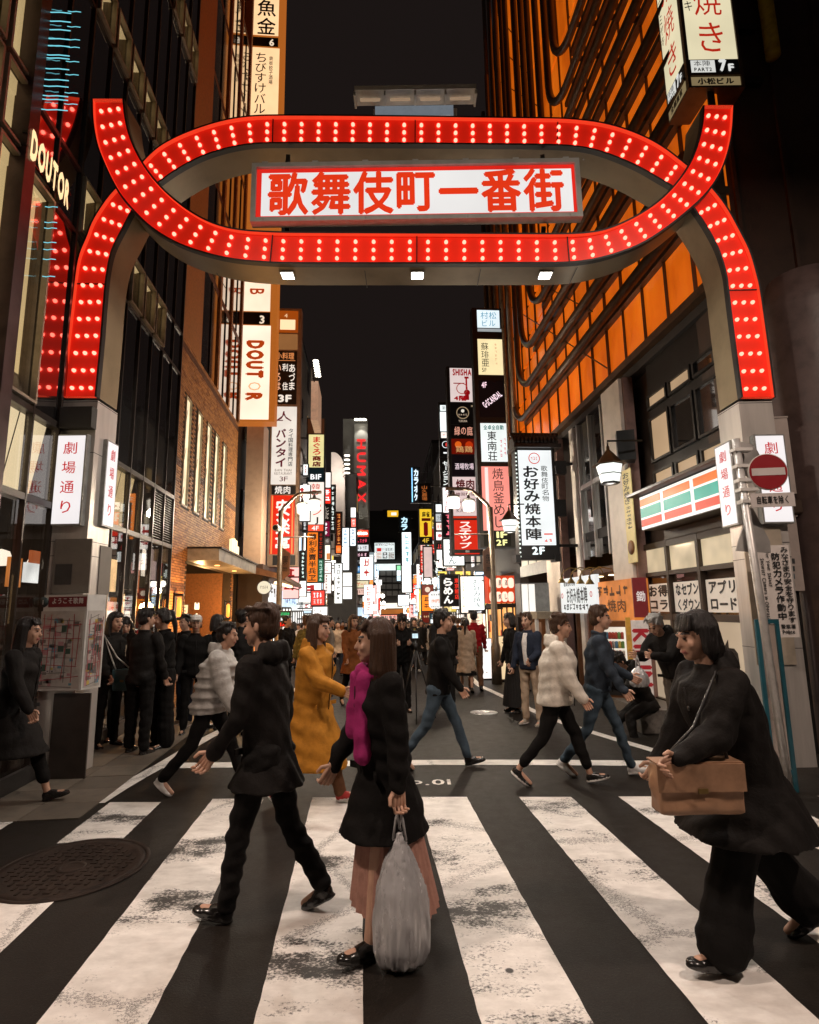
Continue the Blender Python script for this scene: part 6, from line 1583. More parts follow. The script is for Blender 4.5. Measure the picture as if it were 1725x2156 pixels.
# paper posters inside the panes
PAPER = pbr('poster_paper', (0.72, 0.66, 0.6), .7, var=.06, emit=(.8, .7, .58), estr=.28)
for k, (t1, t2) in enumerate((('お得', 'コラ'), ('なセブン', 'くダウン'), ('アプリ', 'ロード'))):
    x0, x1 = g0 + bw * k + .06, g0 + bw * (k + 1) - .05
    ps = thing('poster', ['white paper poster with two big characters in the far store window', 'white paper poster with kana in the middle store window', 'white paper poster with kana in the near store window'][k], 'poster', RP.pt((x0 + x1) / 2, 1.56, -.03), 'paper posters in the store windows')
    m = MB(); m.pbox(RP, x0, 1.55, x1, 2.02, -0.030, -0.026); m.build('sheet', PAPER, ps)
    m = MB(); letters(m, RP, t1, (x0 + .03, 1.80, x1 - .03, 2.0), 'h', -0.022, .04); letters(m, RP, t2, (x0 + .03, 1.57, x1 - .03, 1.76), 'h', -0.022, .04); m.build('lettering', BLACK, ps)
# step
m = MB(); m.pbox(RP, aR(11), -0.3, aR(7.0), 0.10, 0.03, 0.75); struct(m.build('shop_step', pbr('granite_step', (.16, .145, .13), .5, var=.35, scale=30)), 'low granite step before the corner store', 'step')
l = lamp('AREA', 'store_light', (0, 0, 0), 45, (1, .88, .72), 1.4, (0, 0, 0), size_y=.5); l.parent = st; l.location = RP.pt((g0 + g1) / 2, 2.6, -0.7) - V(st.location)

# vertical beer banner, drinks machine, signs over the entrance
bn = thing('beer_banner', 'white vertical banner with red sideways letters beside the drinks machine', 'banner', at(1350, 1485, 9.7))
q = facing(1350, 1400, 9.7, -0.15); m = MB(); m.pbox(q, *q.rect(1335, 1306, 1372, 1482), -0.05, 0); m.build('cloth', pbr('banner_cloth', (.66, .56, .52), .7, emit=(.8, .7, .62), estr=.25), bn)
m = MB(); letters(m, q, 'KIRIN', q.rect(1337, 1322, 1370, 1448), 'h', .006, .05, rot=True, fill=1.0); m.build('lettering', pbr('banner_red', (.36, .02, .03), .6, emit=(.5, .02, .03), estr=.25), bn)
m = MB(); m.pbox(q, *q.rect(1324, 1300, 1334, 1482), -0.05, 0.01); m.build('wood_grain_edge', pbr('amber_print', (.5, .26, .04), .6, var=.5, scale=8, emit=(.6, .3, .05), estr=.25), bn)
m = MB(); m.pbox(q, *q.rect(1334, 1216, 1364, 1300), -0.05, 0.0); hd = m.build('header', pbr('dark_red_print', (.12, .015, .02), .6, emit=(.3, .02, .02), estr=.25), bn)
m = MB(); letters(m, q, '鋤', q.rect(1339, 1243, 1360, 1268), 'v', .006, .01); m.build('lettering', em('#f0e0d8', .8, 0), hd)
vm = thing('vending_machine', 'drinks vending machine with lit window and rows of cans', 'vending machine', at(1296, 1480, 10.2))
q = facing(1296, 1390, 10.3, -0.55); r = q.rect(1262, 1308, 1330, 1478)
m = MB(); m.pbox(q, r[0], gz(10.3), r[2], r[3], -0.6, 0); m.build('body', pbr('machine_brown', (.18, .07, .02), .4), vm)
m = MB(); m.pbox(q, r[0] + .06, r[1] + .55, r[2] - .06, r[3] - .1, 0.002, 0.01); wv = m.build('lit_window', em('#f6ead6', .9, .2, 2), vm)
m = MB(); cr = random.Random(1)
for j in range(4):
    for k in range(7):
        x = r[0] + .09 + (r[2] - r[0] - .18) * k / 7; z = r[1] + .6 + j * (r[3] - r[1] - .75) / 4
        m.lathe(q.pt(x + .03, z, .045), [(0, .0), (.026, 0), (.028, .02), (.028, .1), (.02, .12), (0, .12)], 8, cr.randint(0, 4))
m.build('can', [pbr('goods_%d' % k, (.5, .1, .1)) for k in range(5)], wv)['kind'] = 'stuff'
m = MB(); m.pbox(q, r[0] + .1, r[1] + .12, r[2] - .1, r[1] + .35, .002, .03); m.build('delivery_slot', BLACK, vm)
gs = thing('grill_signboard', 'glowing orange grill restaurant signboard above the drinks machine', 'sign', RP.pt(*RP.ab(1290, 1310)))
q = off(RP, 0.3); r = q.rect(1257, 1222, 1334, 1312)
m = MB(); m.pbox(q, *r, -.29, 0); m.build('board', em('#e8883c', .75, .35, 2.5), gs)
m = MB(); marks(m, q, (r[0] + .1, r[3] - .3, r[2] - .1, r[3] - .08), 5, .012, 'h'); letters(m, q, '焼肉', (r[0] + .5, r[1] + .2, r[2] - .2, r[3] - .35), 'h', .01, .02); m.build('lettering', pbr('sign_brown_paint', (.12, .05, .02)), gs)
for k in range(4):
    u = 1232 + k * 22; A = RP.ab(u, 1208)
    sl = thing('swan_neck_lamp', ['brass swan neck lamp, first from the white restaurant board', 'brass swan neck lamp, second from the white restaurant board', 'brass swan neck lamp, third from the white restaurant board', 'brass swan neck lamp nearest the store fascia'][k], 'lamp', RP.pt(A[0], A[1], 0.0), 'brass swan neck lamps over the signboard')
    m = MB(); m.tube([RP.pt(A[0], A[1] - .1, .0), RP.pt(A[0], A[1] + .1, .1), RP.pt(A[0], A[1] + .14, .35), RP.pt(A[0], A[1] + .06, .5), RP.pt(A[0], A[1] - .04, .55)], .013, 7); m.build('arm', pbr('old_brass', (.30, .20, .07), .4, .8), sl)
    m = MB(); m.lathe(RP.pt(A[0], A[1] - .2, .55), [(.09, 0), (.05, .07), (.025, .1), (.02, .16), (0, .16)], 14); m.build('shade', pbr('old_brass', (.3, .2, .07)), sl)
    m = MB(); m.lathe(RP.pt(A[0], A[1] - .19, .55), [(0, 0), (.05, .0), (.04, .05), (0, .05)], 10); m.build('bulb', em('#ffd890', 3, 0), sl)
wb = thing('restaurant_board', 'white board with black brush characters over the side entrance', 'sign', RP.pt(*RP.ab(1218, 1290)))
q = off(RP, .35); r = q.rect(1181, 1214, 1256, 1291); m = MB(); m.pbox(q, *r, -.08, 0); m.build('board', em('#f0f2f0', .95, .08), wb)
m = MB(); letters(m, q, 'お好み焼本陣', (r[0] + (r[2] - r[0]) * .17, r[1] + (r[3] - r[1]) * .26, r[0] + (r[2] - r[0]) * .83, r[3] - (r[3] - r[1]) * .28), 'h', .01, .02); letters(m, q, '歌舞伎町名物', (r[0] + .25, r[3] - (r[3] - r[1]) * .24, r[0] + (r[2] - r[0]) * .5, r[3] - (r[3] - r[1]) * .1), 'h', .01, .01); marks(m, q, (r[0] + .2, r[1] + .06, r[2] - .2, r[1] + .2), 9, .01, 'h'); m.build('lettering', BLACK, wb)
m = MB()
for x in (.06, .88): c = q.pt(r[0] + (r[2] - r[0]) * x, (r[1] + r[3]) / 2, .004); m.lathe(c, [(.06, 0), (.06, .006), (.045, .006), (.045, 0)], 16, axis=q.n)
m.build('red_crest', em('#e04030', .7, 0), wb)
# light box and little roof further along
lb = thing('light_box', 'double white light box on the wall beside a small porch roof', 'sign', RP.pt(*RP.ab(1115, 1290)))
q = facing(1114, 1260, 14.2); r = q.rect(1099, 1230, 1128, 1290); m = MB(); m.pbox(q, r[0] - .02, r[1] - .04, r[2] + .35, r[3] + .03, -.5, -.012); m.build('casing', GREYM, lb)
for k in (0, 1): w = (r[2] - r[0]) / 2; m = MB(); m.pbox(q, r[0] + w * k + .01, r[1], r[0] + w * (k + 1) - .01, r[3], -.011, 0); m.build('lit_panel', em('#f8f2e8', 1.15, .06), lb)
ph = thing('entrance_porch', 'small pale porch frame with flat roof beside the white light box', 'porch', at(1145, 1450, 13.2))
q = facing(1150, 1300, 13.2); r = q.rect(1128, 1288, 1175, 1303); m = MB(); m.pbox(q, *r, -1.1, .1); m.build('roof', pbr('porch_roof', (.3, .25, .18), .5), ph)
m = MB()
for u in (1130, 1152, 1173): x = q.ab(u, 1300)[0]; m.pbox(q, x - .03, gz(13.2), x + .03, r[1] - .002, -.05, .05)
m.build('post', WHITEP, ph)
m = MB(); m.pbox(q, r[0] + .1, gz(13.2) + .2, r[2] - .1, r[1] - .1, -1.0, -.95); m.build('lit_poster_wall', em('#b08060', .4, .5, 3), ph)

# yellow menu banner on the pillar and hanging lantern
mb_ = thing('menu_banner', 'yellow vertical menu banner hung on the pale pillar', 'banner', RP.pt(*RP.ab(1323, 1185)))
q = off(RP, .25); r = q.rect(1316, 985, 1334, 1186)
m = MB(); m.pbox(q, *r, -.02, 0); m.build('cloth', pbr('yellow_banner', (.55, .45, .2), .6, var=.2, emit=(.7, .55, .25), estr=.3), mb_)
m = MB(); letters(m, q, 'お好み焼き', (r[0] + .04, r[1] + (r[3] - r[1]) * .62, r[2] - .04, r[3] - .05), 'v', .008, .02); marks(m, q, (r[0] + .08, r[1] + (r[3] - r[1]) * .35, r[2] - .05, r[1] + (r[3] - r[1]) * .6), 6, .01); m.build('lettering', BLACK, mb_)
m = MB(); m.lathe(q.pt((r[0] + r[2]) / 2, r[1] + (r[3] - r[1]) * .16, .004), [(.13, 0), (.13, .005), (0, .005)], 20, axis=q.n); m.build('dish_picture', pbr('dish_brown', (.2, .08, .02)), mb_)


def lantern(u, v, Y, s, label, arm):
    c = at(u, v, Y); t = thing('lantern', label, 'lamp', c, 'hexagonal lanterns on the right wall')
    m = MB(); m.lathe(c, [(s * 1.25, s * .62), (s * .95, s * .72), (s * .45, s * 1.35), (s * .12, s * 1.75), (s * .1, s * 2.0), (0, s * 2.0)], 6); m.build('copper_roof', pbr('aged_copper', (.14, .07, .03), .4, .6, var=.3), t)
    m = MB(); m.lathe(c, [(s * .62, -s * .7), (s * .9, s * .6)], 6); gl = m.build('lit_glass', em('#f6fbf4', 1.2, .08), t)
    m = MB()
    for k in range(6):
        for f in (0,): 
            a = 2 * math.pi * k / 6; a2 = 2 * math.pi * (k + 1) / 6
            b1_, b2_ = V((math.sin(a), 0, 0)), None
    for z, rr in ((-s * .72, .66), (-s * .1, .80), (s * .6, .94)): m.lathe(c, [(s * rr, z), (s * (rr + .05), z + s * .03), (s * rr, z + s * .07)], 6)
    m.lathe(c, [(0, -s * .78), (s * .66, -s * .76), (s * .66, -s * .7)], 6); m.build('lantern_frame', DARKM, t)
    m = MB(); m.tube([c + V((0, 0, s * 2.0)), c + V((0, 0, s * 2.4)), c + V((arm, 0, s * 2.4))], s * .07, 6); m.build('hanger', DARKM, t)
    lp = lamp('POINT', 'lantern_light', (0, 0, 0), 26, (1, .96, .88), s * .8); lp.parent = t; lp.location = (0, 0, -s * 1.0)


lantern(1284, 997, 9.6, 0.24, 'large hexagonal copper roofed lantern hung by the pale pillar', 0.6)
lantern(1073, 1107, 12.6, 0.2, 'smaller hexagonal lantern left of the large white restaurant sign', 0.35)
bx = thing('speaker_box', 'black box mounted high on the pale pillar', 'box', at(1325, 970, 9.9))
q = facing(1325, 955, 9.9, -.3); m = MB(); m.pbox(q, *q.rect(1300, 905, 1338, 968), -.3, 0); m.build('housing', BLACK, bx)

# ---------------------------------------------------------------- street lamps
def street_lamp(base_uv, top_v, d, label, banner_uv, banner_h):
    g = ground(*base_uv); t = thing('street_lamp', label, 'street lamp', g, 'street lamps with two glass heads')
    top = at(base_uv[0], top_v, g.y).z; x, y = g.x, g.y
    m = MB(); m.lathe(g, [(.0, -.1), (.13, -.1), (.12, .9), (.085, 1.0), (.065, top - g.z), (0, top - g.z + .02)], 14); m.build('pole', pbr('lamp_pole_paint', (.20, .16, .12), .4, .5), t)
    m = MB(); m.tube([(x, y, top - .05), (x + d * .08, y, top + .1), (x + d * .45, y, top + .45), (x + d * .6, y, top + .5), (x + d * 1.15, y, top + .52)], .045, 8); m.build('arm', pbr('lamp_pole_paint', (.2, .16, .12)), t)
    for k, (dx, yy) in enumerate(((.95, .0), (.5, .55))):
        c = V((x + d * dx, y + yy, top + .12))
        m = MB(); m.lathe(c, [(.12, -.12), (.15, -.1), (.17, .12), (.14, .16), (0, .17)], 16); hd = m.build('glass_shade', em('#fff6e6', 1.7, .05), t)
        m = MB(); m.lathe(c, [(.16, .17), (.17, .2), (.05, .24), (.03, .32), (0, .32)], 14); m.build('shade_cap', GREYM, t)
        m = MB(); m.tube([c + V((0, 0, .3)), V((x + d * dx, y + yy, top + .5)), V((x + d * dx, y, top + .5))], .02, 6); m.build('hook', GREYM, t)
        lp = lamp('POINT', 'street_lamp_light', (0, 0, 0), 230, (1, .84, .64), .15); lp.parent = t; lp.location = c + V((0, 0, -.22)) - g
    q = facing(*banner_uv, y - .02, .1); A = q.ab(*banner_uv); w = .27; h = banner_h
    pts = [(A[0] - d * 0, A[1] + h / 2), (A[0] + d * .0, A[1] - h / 2 + .0)]
    sgn = 1 if d > 0 else -1
    P4 = [(A[0], A[1] - h / 2), (A[0] + sgn * w, A[1] - h / 2 + .2), (A[0] + sgn * w, A[1] + h / 2 - .2), (A[0], A[1] + h / 2)]
    if sgn < 0: P4 = P4[::-1]
    m = MB(); m.poly(P4, q, -.03, 0); bp = m.build('name_plate', pbr('bronze_plate', (.20, .10, .06), .5, .3), t)
    m = MB(); letters(m, q, '劇場通り一番街', (min(p[0] for p in P4) + .05, A[1] - h / 2 + .28, max(p[0] for p in P4) - .05, A[1] + h / 2 - .28), 'v', .006, .01); m.build('lettering', BLACK, bp)
    m = MB(); z = A[1] + h / 2 + .25; m.tube([(x, y, z), (x + d * .95, y, z)], .018, 6); m.build('banner_rod', GREYM, t)
    return t, top, g


sl1, tz, g1_ = street_lamp((584, 1436), 1075, 1, 'street lamp with two white glass heads on the left', (590, 1187), 1.0)
q = V((g1_.x - .06, g1_.y - .05, at(580, 1114, g1_.y).z)); m = MB(); m.tube([q, q + V((-.02, -.25, .0))], .09, 12); cm = m.build('security_camera', WHITEP, sl1); m = MB(); m.tube([q + V((-.02, -.251, 0)), q + V((-.02, -.26, 0))], .07, 12); m.build('lens', BLACK, cm)
street_lamp((1047, 1440), 1068, -1, 'street lamp with two white glass heads on the right', (1040, 1185), 1.0)

# ---------------------------------------------------------------- no entry sign and what stands round the right column
SPX = at(1575, 1000, 5.35)
pole_top, pole_bot = at(1549, 925, 5.35), V((SPX.x + .02, 5.35, 0))
ne = thing('no_entry_sign', 'no entry road sign on a leaning pale pole with a bicycle exemption plate', 'road sign', (SPX.x, 5.35, 0))
pb = at(1611, 1330, 5.35)
m = MB(); d = (pb - pole_top); m.tube([pole_top, pole_top + d * (pole_top.z + .05) / (pole_top.z - pb.z)], .035, 12); m.build('pole', pbr('galvanised_pole', (.5, .48, .46), .4, .4, var=.2, scale=10), ne)
q = Plane(at(1618, 993, 5.28), (-.12, -1, 0)); A = q.ab(1618, 993); c = q.pt(A[0], A[1])
rr = (q.ab(1660, 993)[0] - q.ab(1576, 993)[0]) / 2
m = MB(); m.lathe(c, [(rr, -.02), (rr, .0), (0, .0)], 40, axis=q.n); m.lathe(c, [(0, -.02), (rr, -.02)], 40, axis=q.n); dk = m.build('disc_rim', WHITEP, ne)
m = MB(); m.lathe(c, [(rr * .96, .0015), (0, .0015)], 40, axis=q.n); m.build('red_disc', pbr('sign_red_sheet', (.26, .006, .012), .4, var=.06), dk)
m = MB(); m.pbox(q, A[0] - rr * .84, A[1] - rr * .2, A[0] + rr * .84, A[1] + rr * .2, .002, .005); m.build('white_bar', pbr('sign_white_sheet', (.55, .50, .48), .4, var=.06), dk)
r = q.rect(1581, 1038, 1674, 1067); m = MB(); m.pbox(q, *r, -.01, .004); pl_ = m.build('exemption_plate', pbr('sign_white_sheet', (.55, .5, .48)), ne)
m = MB(); letters(m, q, '自転車を除く', (r[0] + .03, r[1] + .025, r[2] - .03, r[3] - .025), 'h', .006, .02); m.build('lettering', BLACK, pl_)
for v in (945, 980, 1010, 1030, 1055): 
    m = MB(); z = q.ab(1570, v)[1]; p = pole_top + d * ((pole_top.z - z) / (pole_top.z - pb.z)); m.box(p.x - .05, p.y - .05, z - .015, p.x + .12, p.y + .05, z + .015); m.build('clamp', WHITEP, ne)
# plain back of the sign that faces the other way, and the inverted triangle's back
m = MB(); c2 = at(1571, 968, 5.45); m.lathe(c2, [(rr, 0), (rr, .012), (0, .012)], 36, axis=V((.3, -1, 0)).normalized()); m.build('disc_back', pbr('sign_back', (.42, .40, .38), .4, .3, var=.2, scale=3), ne)
q2 = Plane(at(1590, 1140, 5.42), (.2, -1, 0))
tri = [q2.ab(*p) for p in ((1550, 1160), (1556, 1138), (1580, 1070), (1586, 1070), (1622, 1140), (1624, 1164))]
m = MB(); m.poly(tri[::-1] if False else tri, q2, -.012, 0); m.build('triangle_back', pbr('sign_back', (.42, .4, .38)), ne)
# police camera notice
pn = thing('police_notice', 'white vertical police camera notice on the right gate column', 'notice', at(1650, 1345, 6.1))
q = Plane(at(1640, 1245, 5.95), (-.25, -1, 0)); A0_, A1_ = q.ab(1602, 1240)[0], q.ab(1672, 1240)[0]; b1_, b0_ = q.ab(1630, 1148)[1], q.ab(1665, 1342)[1]
m = MB(); m.pbox(q, A0_, b0_, A1_, b1_, -.03, 0); m.build('board', pbr('notice_white', (.58, .53, .50), .5, var=.08), pn)
m = MB(); w = A1_ - A0_; h = b1_ - b0_
letters(m, q, 'みなさまの安全を守ります', (A0_ + w * .72, b0_ + h * .15, A0_ + w * .96, b1_ - .02), 'v', .006, .02)
letters(m, q, '防犯カメラ作動中', (A0_ + w * .42, b0_ + h * .18, A0_ + w * .70, b1_ - h * .08), 'v', .006, .03)
letters(m, q, 'For Your Safety', (A0_ + w * .25, b0_ + h * .52, A0_ + w * .37, b1_ - h * .04), 'h', .006, .02, rot=True)
letters(m, q, 'Security Camera in Operation', (A0_ + w * .07, b0_ + h * .1, A0_ + w * .2, b1_ - h * .1), 'h', .006, .02, rot=True)
letters(m, q, '警察署', (A0_ + w * .45, b0_ + h * .09, A0_ + w * .95, b0_ + h * .14), 'h', .006, .02); letters(m, q, 'Police', (A0_ + w * .48, b0_ + h * .03, A0_ + w * .9, b0_ + h * .08), 'h', .006, .02)
m.build('lettering', BLACK, pn)
# pale duct boxes behind the column
dc = thing('cable_duct', 'pale box duct running up behind the right gate column, with stickers', 'duct', (4.3, 6.9, 0))
q = Plane(at(1660, 1000, 6.75), (-.1, -1, 0))
for (rc_, n) in (((1628, 880, 1668, 1040), 'duct_box'), ((1658, 1088, 1686, 1244), 'duct_box')):
    x0, z0, x1, z1 = q.rect(*rc_); m = MB(); m.pbox(q, x0, z0, x1, z1, -.18, 0); m.pbox(q, x0 - .01, z1 + .001, x1 + .015, z1 + .02, -.19, .01); m.build(n, pbr('duct_paint', (.45, .38, .34), .5, var=.15, scale=4), dc)
m = MB(); x0, z0, x1, z1 = q.rect(1672, 1240, 1680, 1244); x = q.ab(1655, 1030)[0]; m.pbox(q, x - .05, 0, x + .03, q.ab(1672, 1243)[1], -.15, -.05); m.build('duct_pipe', DARKM, dc)
for k, (v0, c) in enumerate(((1176, (.05, .05, .05)), (1192, (.04, .05, .05)), (1208, (.05, .09, .11)), (1224, (.06, .06, .05)), (1234, (.45, .33, .05)))):
    x0, z0, x1, z1 = q.rect(1662, v0, 1674, v0 + 11); m = MB(); m.pbox(q, x0, z0, x1, z1, .0005, .003); m.build('sticker', pbr('sticker_%d' % k, c, .5, var=.5, scale=30), dc)
# teal framed stand
tf = thing('teal_frame_stand', 'teal metal frame stand at the foot of the right column', 'stand', at(1620, 1560, 5.6))
q = Plane(at(1618, 1400, 5.5), (-.1, -1, 0)); x0, x1 = q.ab(1592, 1320)[0], q.ab(1642, 1320)[0]; zt = q.ab(1615, 1304)[1]
TEAL = pbr('teal_paint', (.012, .085, .115), .4, var=.2)
m = MB(); m.pbox(q, x0, 0, x0 + .035, zt, -.03, 0); m.pbox(q, x1 - .035, 0, x1, zt, -.03, 0); m.pbox(q, x0 + .0351, zt - .04, x1 - .0351, zt, -.03, 0); m.pbox(q, x0 + .0351, .15, x1 - .0351, .19, -.03, 0); m.build('frame', TEAL, tf)
m = MB(); m.pbox(q, x0 + .04, .195, x1 - .04, zt - .045, -.02, -.012); m.build('notice_panel', pbr('clear_notice', (.30, .25, .22), .3, var=.3, scale=3), tf)

# lit standing signs on the pavement
def standing(name, label, rc_, Y, face, s, nx=.1, texts=(), cat='standing sign', depth=.18):
    q = facing((rc_[0] + rc_[2]) / 2, (rc_[1] + rc_[3]) / 2, Y, nx); r = q.rect(*rc_); z = gz(Y)
    t = thing(name, label, cat, q.pt((r[0] + r[2]) / 2, z))
    m = MB(); m.pbox(q, r[0] - .015, r[1] - .015, r[2] + .015, r[3] + .015, -depth, -.004); 
    for x in (r[0] + .03, r[2] - .06): m.pbox(q, x, z, x + .03, r[1] - .016, -depth * .7, -depth * .4)
    m.pbox(q, r[0] - .03, z, r[2] + .03, z + .04, -depth - .02, .02); m.build('casing', DARKM, t)
    m = MB(); m.pbox(q, *r, -.0035, 0); pnl = m.build('lit_panel', em(face, s, .15, 2), t)
    m = MB(); n = 0
    for tx, f, way, b in texts:
        rr_ = sub(r, *f); n += 1
        if tx.startswith('#'): marks(m, q, rr_, int(tx[1:]), .006, way)
        else: letters(m, q, tx, rr_, way, .006, b)
    if n: m.build('lettering', pbr('print_dark_red', (.10, .02, .015), .6), pnl)
    return t


standing('menu_light_box', 'tall amber menu light box before the brick building', (378, 1274, 394, 1345), 11.6, '#ffd9a4', 1.2, .6, (('#9', (.2, .05, .8, .9), 'v', 0),))
standing('floor_sign', 'white lit standing sign at the foot of the right street lamp', (1007, 1345, 1036, 1434), 15.8, '#fbf4ee', 1.25, .1, (('#2', (.2, .78, .8, .82), 'h', 0), ('#1', (.4, .1, .6, .16), 'h', 0)))
standing('floor_sign', 'cream lit standing sign right of the street lamp', (1052, 1340, 1078, 1430), 15.2, '#ffdfae', .9, .2, (('#5', (.2, .1, .8, .6), 'v', 0),))
standing('floor_sign', 'orange and white menu panel above the red sweater', (985, 1292, 1016, 1340), 19, '#ffe6c8', 1.2, .1, (('#8', (.1, .05, .9, .95), 'v', 0),))
standing('floor_sign', 'small dark standing sign with white print by the black building', (1095, 1300, 1112, 1420), 13, '#201410', .4, .2, (('#4', (.2, .1, .8, .9), 'v', 0),))
ns = thing('neon_sign', 'small green, white and red neon sign over the left awnings', 'sign', at(600, 1320, 16))
q = facing(600, 1303, 16); m = MB(); m.pbox(q, *q.rect(584, 1286, 612, 1320), -.1, -.01); m.build('board', BLACK, ns)
for (v0, v1, c, tx) in ((1288, 1297, '#30c070', 'Karaoke'), (1299, 1308, '#f0f8f8', 'Karaoke'), (1310, 1319, '#ff2818', 'BAR')):
    m = MB(); letters(m, q, tx, q.rect(586, v0, 611, v1), 'h', .01, .04); m.build('neon_lettering', em(c, 1.2, 0), ns)
rs = thing('round_sign', 'round cream lit sign projecting on the left beyond the brick building', 'sign', at(556, 1250, 16.6))
q = facing(556, 1237, 16.6); A = q.ab(556, 1237); w = (q.ab(569, 1237)[0] - q.ab(540, 1237)[0]) / 2
m = MB(); m.lathe(q.pt(*A), [(w, -.2), (w * 1.02, -.02), (w, 0)], 32, axis=q.n); m.build('rim', DARKM, rs)
m = MB(); m.lathe(q.pt(*A, .001), [(w * .95, 0), (0, 0)], 32, axis=q.n); m.build('lit_face', em('#f0ead0', .9, .08), rs)
m = MB(); marks(m, q, (A[0] - w * .6, A[1] - .05, A[0] + w * .6, A[1] + .06), 6, .008, 'h'); m.build('lettering', pbr('sign_olive', (.12, .1, .05)), rs)
m = MB()
pm = thing('porch_canopy', 'dark shop canopy with lit edge lamps left of the street lamp', 'canopy', at(560, 1230, 17))
LFq = LF; m = MB(); m.hexa([LF.pt(16.8, 2.55, 1.5), LF.pt(21, 2.45, 1.5), LF.pt(21, 2.75, .02), LF.pt(16.8, 2.85, .02), LF.pt(16.8, 2.68, 1.5), LF.pt(21, 2.58, 1.5), LF.pt(21, 3.0, .02), LF.pt(16.8, 3.1, .02)]); m.build('roof', pbr('timber_canopy', (.16, .07, .03), .6, var=.4), pm)
m = MB()
for k in range(6): m.lathe(LF.pt(17.2 + k * .6, 2.45, 1.2), [(0, .08), (.07, .06), (.09, 0), (0, -.02)], 10)
m.build('bulb', em('#ffd8a0', 4, 0), pm)
for k, (u, v0, v1, c) in enumerate(((540, 1303, 1350, '#ffb070'), (538, 1356, 1408, '#ff9a50'), (563, 1310, 1345, '#ffc890'), (566, 1320, 1350, '#ffc890'))):
    t = thing('light_tube', ['upper amber light tube on the dark pier', 'lower amber light tube on the dark pier', 'thin warm light tube left of a pair in the left shop', 'thin warm light tube right of a pair in the left shop'][k], 'lamp', at(u, v1, 16.4))
    m = MB(); m.tube([at(u, v0, 16.4), at(u - .5, v1, 16.4)], .045 if k < 2 else .03, 8); m.build('tube', em(c, 1.6, .1), t)
    m = MB(); m.tube([at(u, v0, 16.4) + V((0, .06, .06)), at(u - .5, v1, 16.4) + V((0, .06, -.06))], .03, 6); m.build('batten', DARKM, t)
def plain_lamp(Y, side, k):
    x = (-3.9 - .075 * Y if Y < 44 else -2.4 - .04 * Y) + 1.0 if side == 'L' else 4.6 - .045 * Y - 1.0; d = 1 if side == 'L' else -1; z = gz(Y)
    t = thing('street_lamp', '%s plain twin-globe street lamp up the %s side' % (['first', 'second', 'third', 'fourth', 'fifth'][k], 'left' if side == 'L' else 'right'), 'street lamp', (x, Y, z), 'street lamps up the street')
    m = MB(); m.lathe((x, Y, z), [(0, -.1), (.1, -.1), (.06, 4.2), (0, 4.21)], 8); m.tube([(x, Y, z + 4.1), (x + d * .3, Y, z + 4.45), (x + d * 1.0, Y, z + 4.5)], .035, 6); m.build('pole', pbr('lamp_pole_paint', (.2, .16, .12)), t)
    for dx in (.45, .95):
        m = MB(); m.lathe((x + d * dx, Y, z + 4.15), [(0, -.16), (.12, -.12), (.19, .02), (.15, .18), (0, .24)], 12); m.build('globe', em('#fff8ec', 5, 0), t)
    l = lamp('POINT', 'street_lamp_light', (0, 0, 0), 200, (1, .84, .64), .2); l.parent = t; l.location = (d * .7, 0, 3.8)
for k, Y in enumerate((23, 33, 45, 60, 78)):
    plain_lamp(Y + 8, 'L', k); plain_lamp(Y + 3, 'R', k)
tp = thing('tripod', 'thin black camera tripod in the middle of the street', 'tripod', ground(905, 1560))

# ---------------------------------------------------------------- people
def ellipsoid(mb, c, r, seg=12, rings=8, rot=None):
    c = V(c); i0 = len(mb.v)
    for k in range(rings + 1):
        t = math.pi * k / rings
        for j in range(seg):
            p = 2 * math.pi * j / seg
            q = V((r[0] * math.sin(t) * math.cos(p), r[1] * math.sin(t) * math.sin(p), r[2] * math.cos(t)))
            if rot is not None: q = rot @ q
            mb.v.append(tuple(c + q))
    for k in range(rings):
        for j in range(seg):
            j2 = (j + 1) % seg
            mb.f.append((i0 + k * seg + j, i0 + (k + 1) * seg + j, i0 + (k + 1) * seg + j2, i0 + k * seg + j2)); mb.m.append(0); mb.sm.append(True)


def capsule(mb, p0, p1, r0, r1, seg=10):
    p0, p1 = V(p0), V(p1); d = p1 - p0
    if d.length < 1e-5: ellipsoid(mb, p0, (r0,) * 3); return
    d.normalize(); pts, rr = [], []
    for t in (-1, -.85, -.5): pts.append(p0 + d * r0 * t); rr.append(max(.001, r0 * math.sqrt(max(0, 1 - t * t))))
    pts.append(p0); rr.append(r0); pts.append(p1); rr.append(r1)
    for t in (.5, .85, 1): pts.append(p1 + d * r1 * t); rr.append(max(.001, r1 * math.sqrt(max(0, 1 - t * t))))
    mb.tube(pts, rr, seg)


def loft(mb, rings, seg=20, power=1.0):
    """rings: (centre, half width, half depth, yaw)"""
    i0 = len(mb.v); n = len(rings)
    for c, rx, ry, yaw in rings:
        c = V(c); ca, sa = math.cos(yaw), math.sin(yaw)
        for j in range(seg):
            t = 2 * math.pi * j / seg; x, y = rx * math.cos(t), ry * math.sin(t)
            mb.v.append((c.x + x * ca - y * sa, c.y + x * sa + y * ca, c.z))
    for k in range(n - 1):
        for j in range(seg):
            j2 = (j + 1) % seg
            mb.f.append((i0 + k * seg + j, i0 + k * seg + j2, i0 + (k + 1) * seg + j2, i0 + (k + 1) * seg + j)); mb.m.append(0); mb.sm.append(True)
    mb.f.append(tuple(i0 + j for j in reversed(range(seg)))); mb.m.append(0); mb.sm.append(True)
    mb.f.append(tuple(i0 + (n - 1) * seg + j for j in range(seg))); mb.m.append(0); mb.sm.append(True)


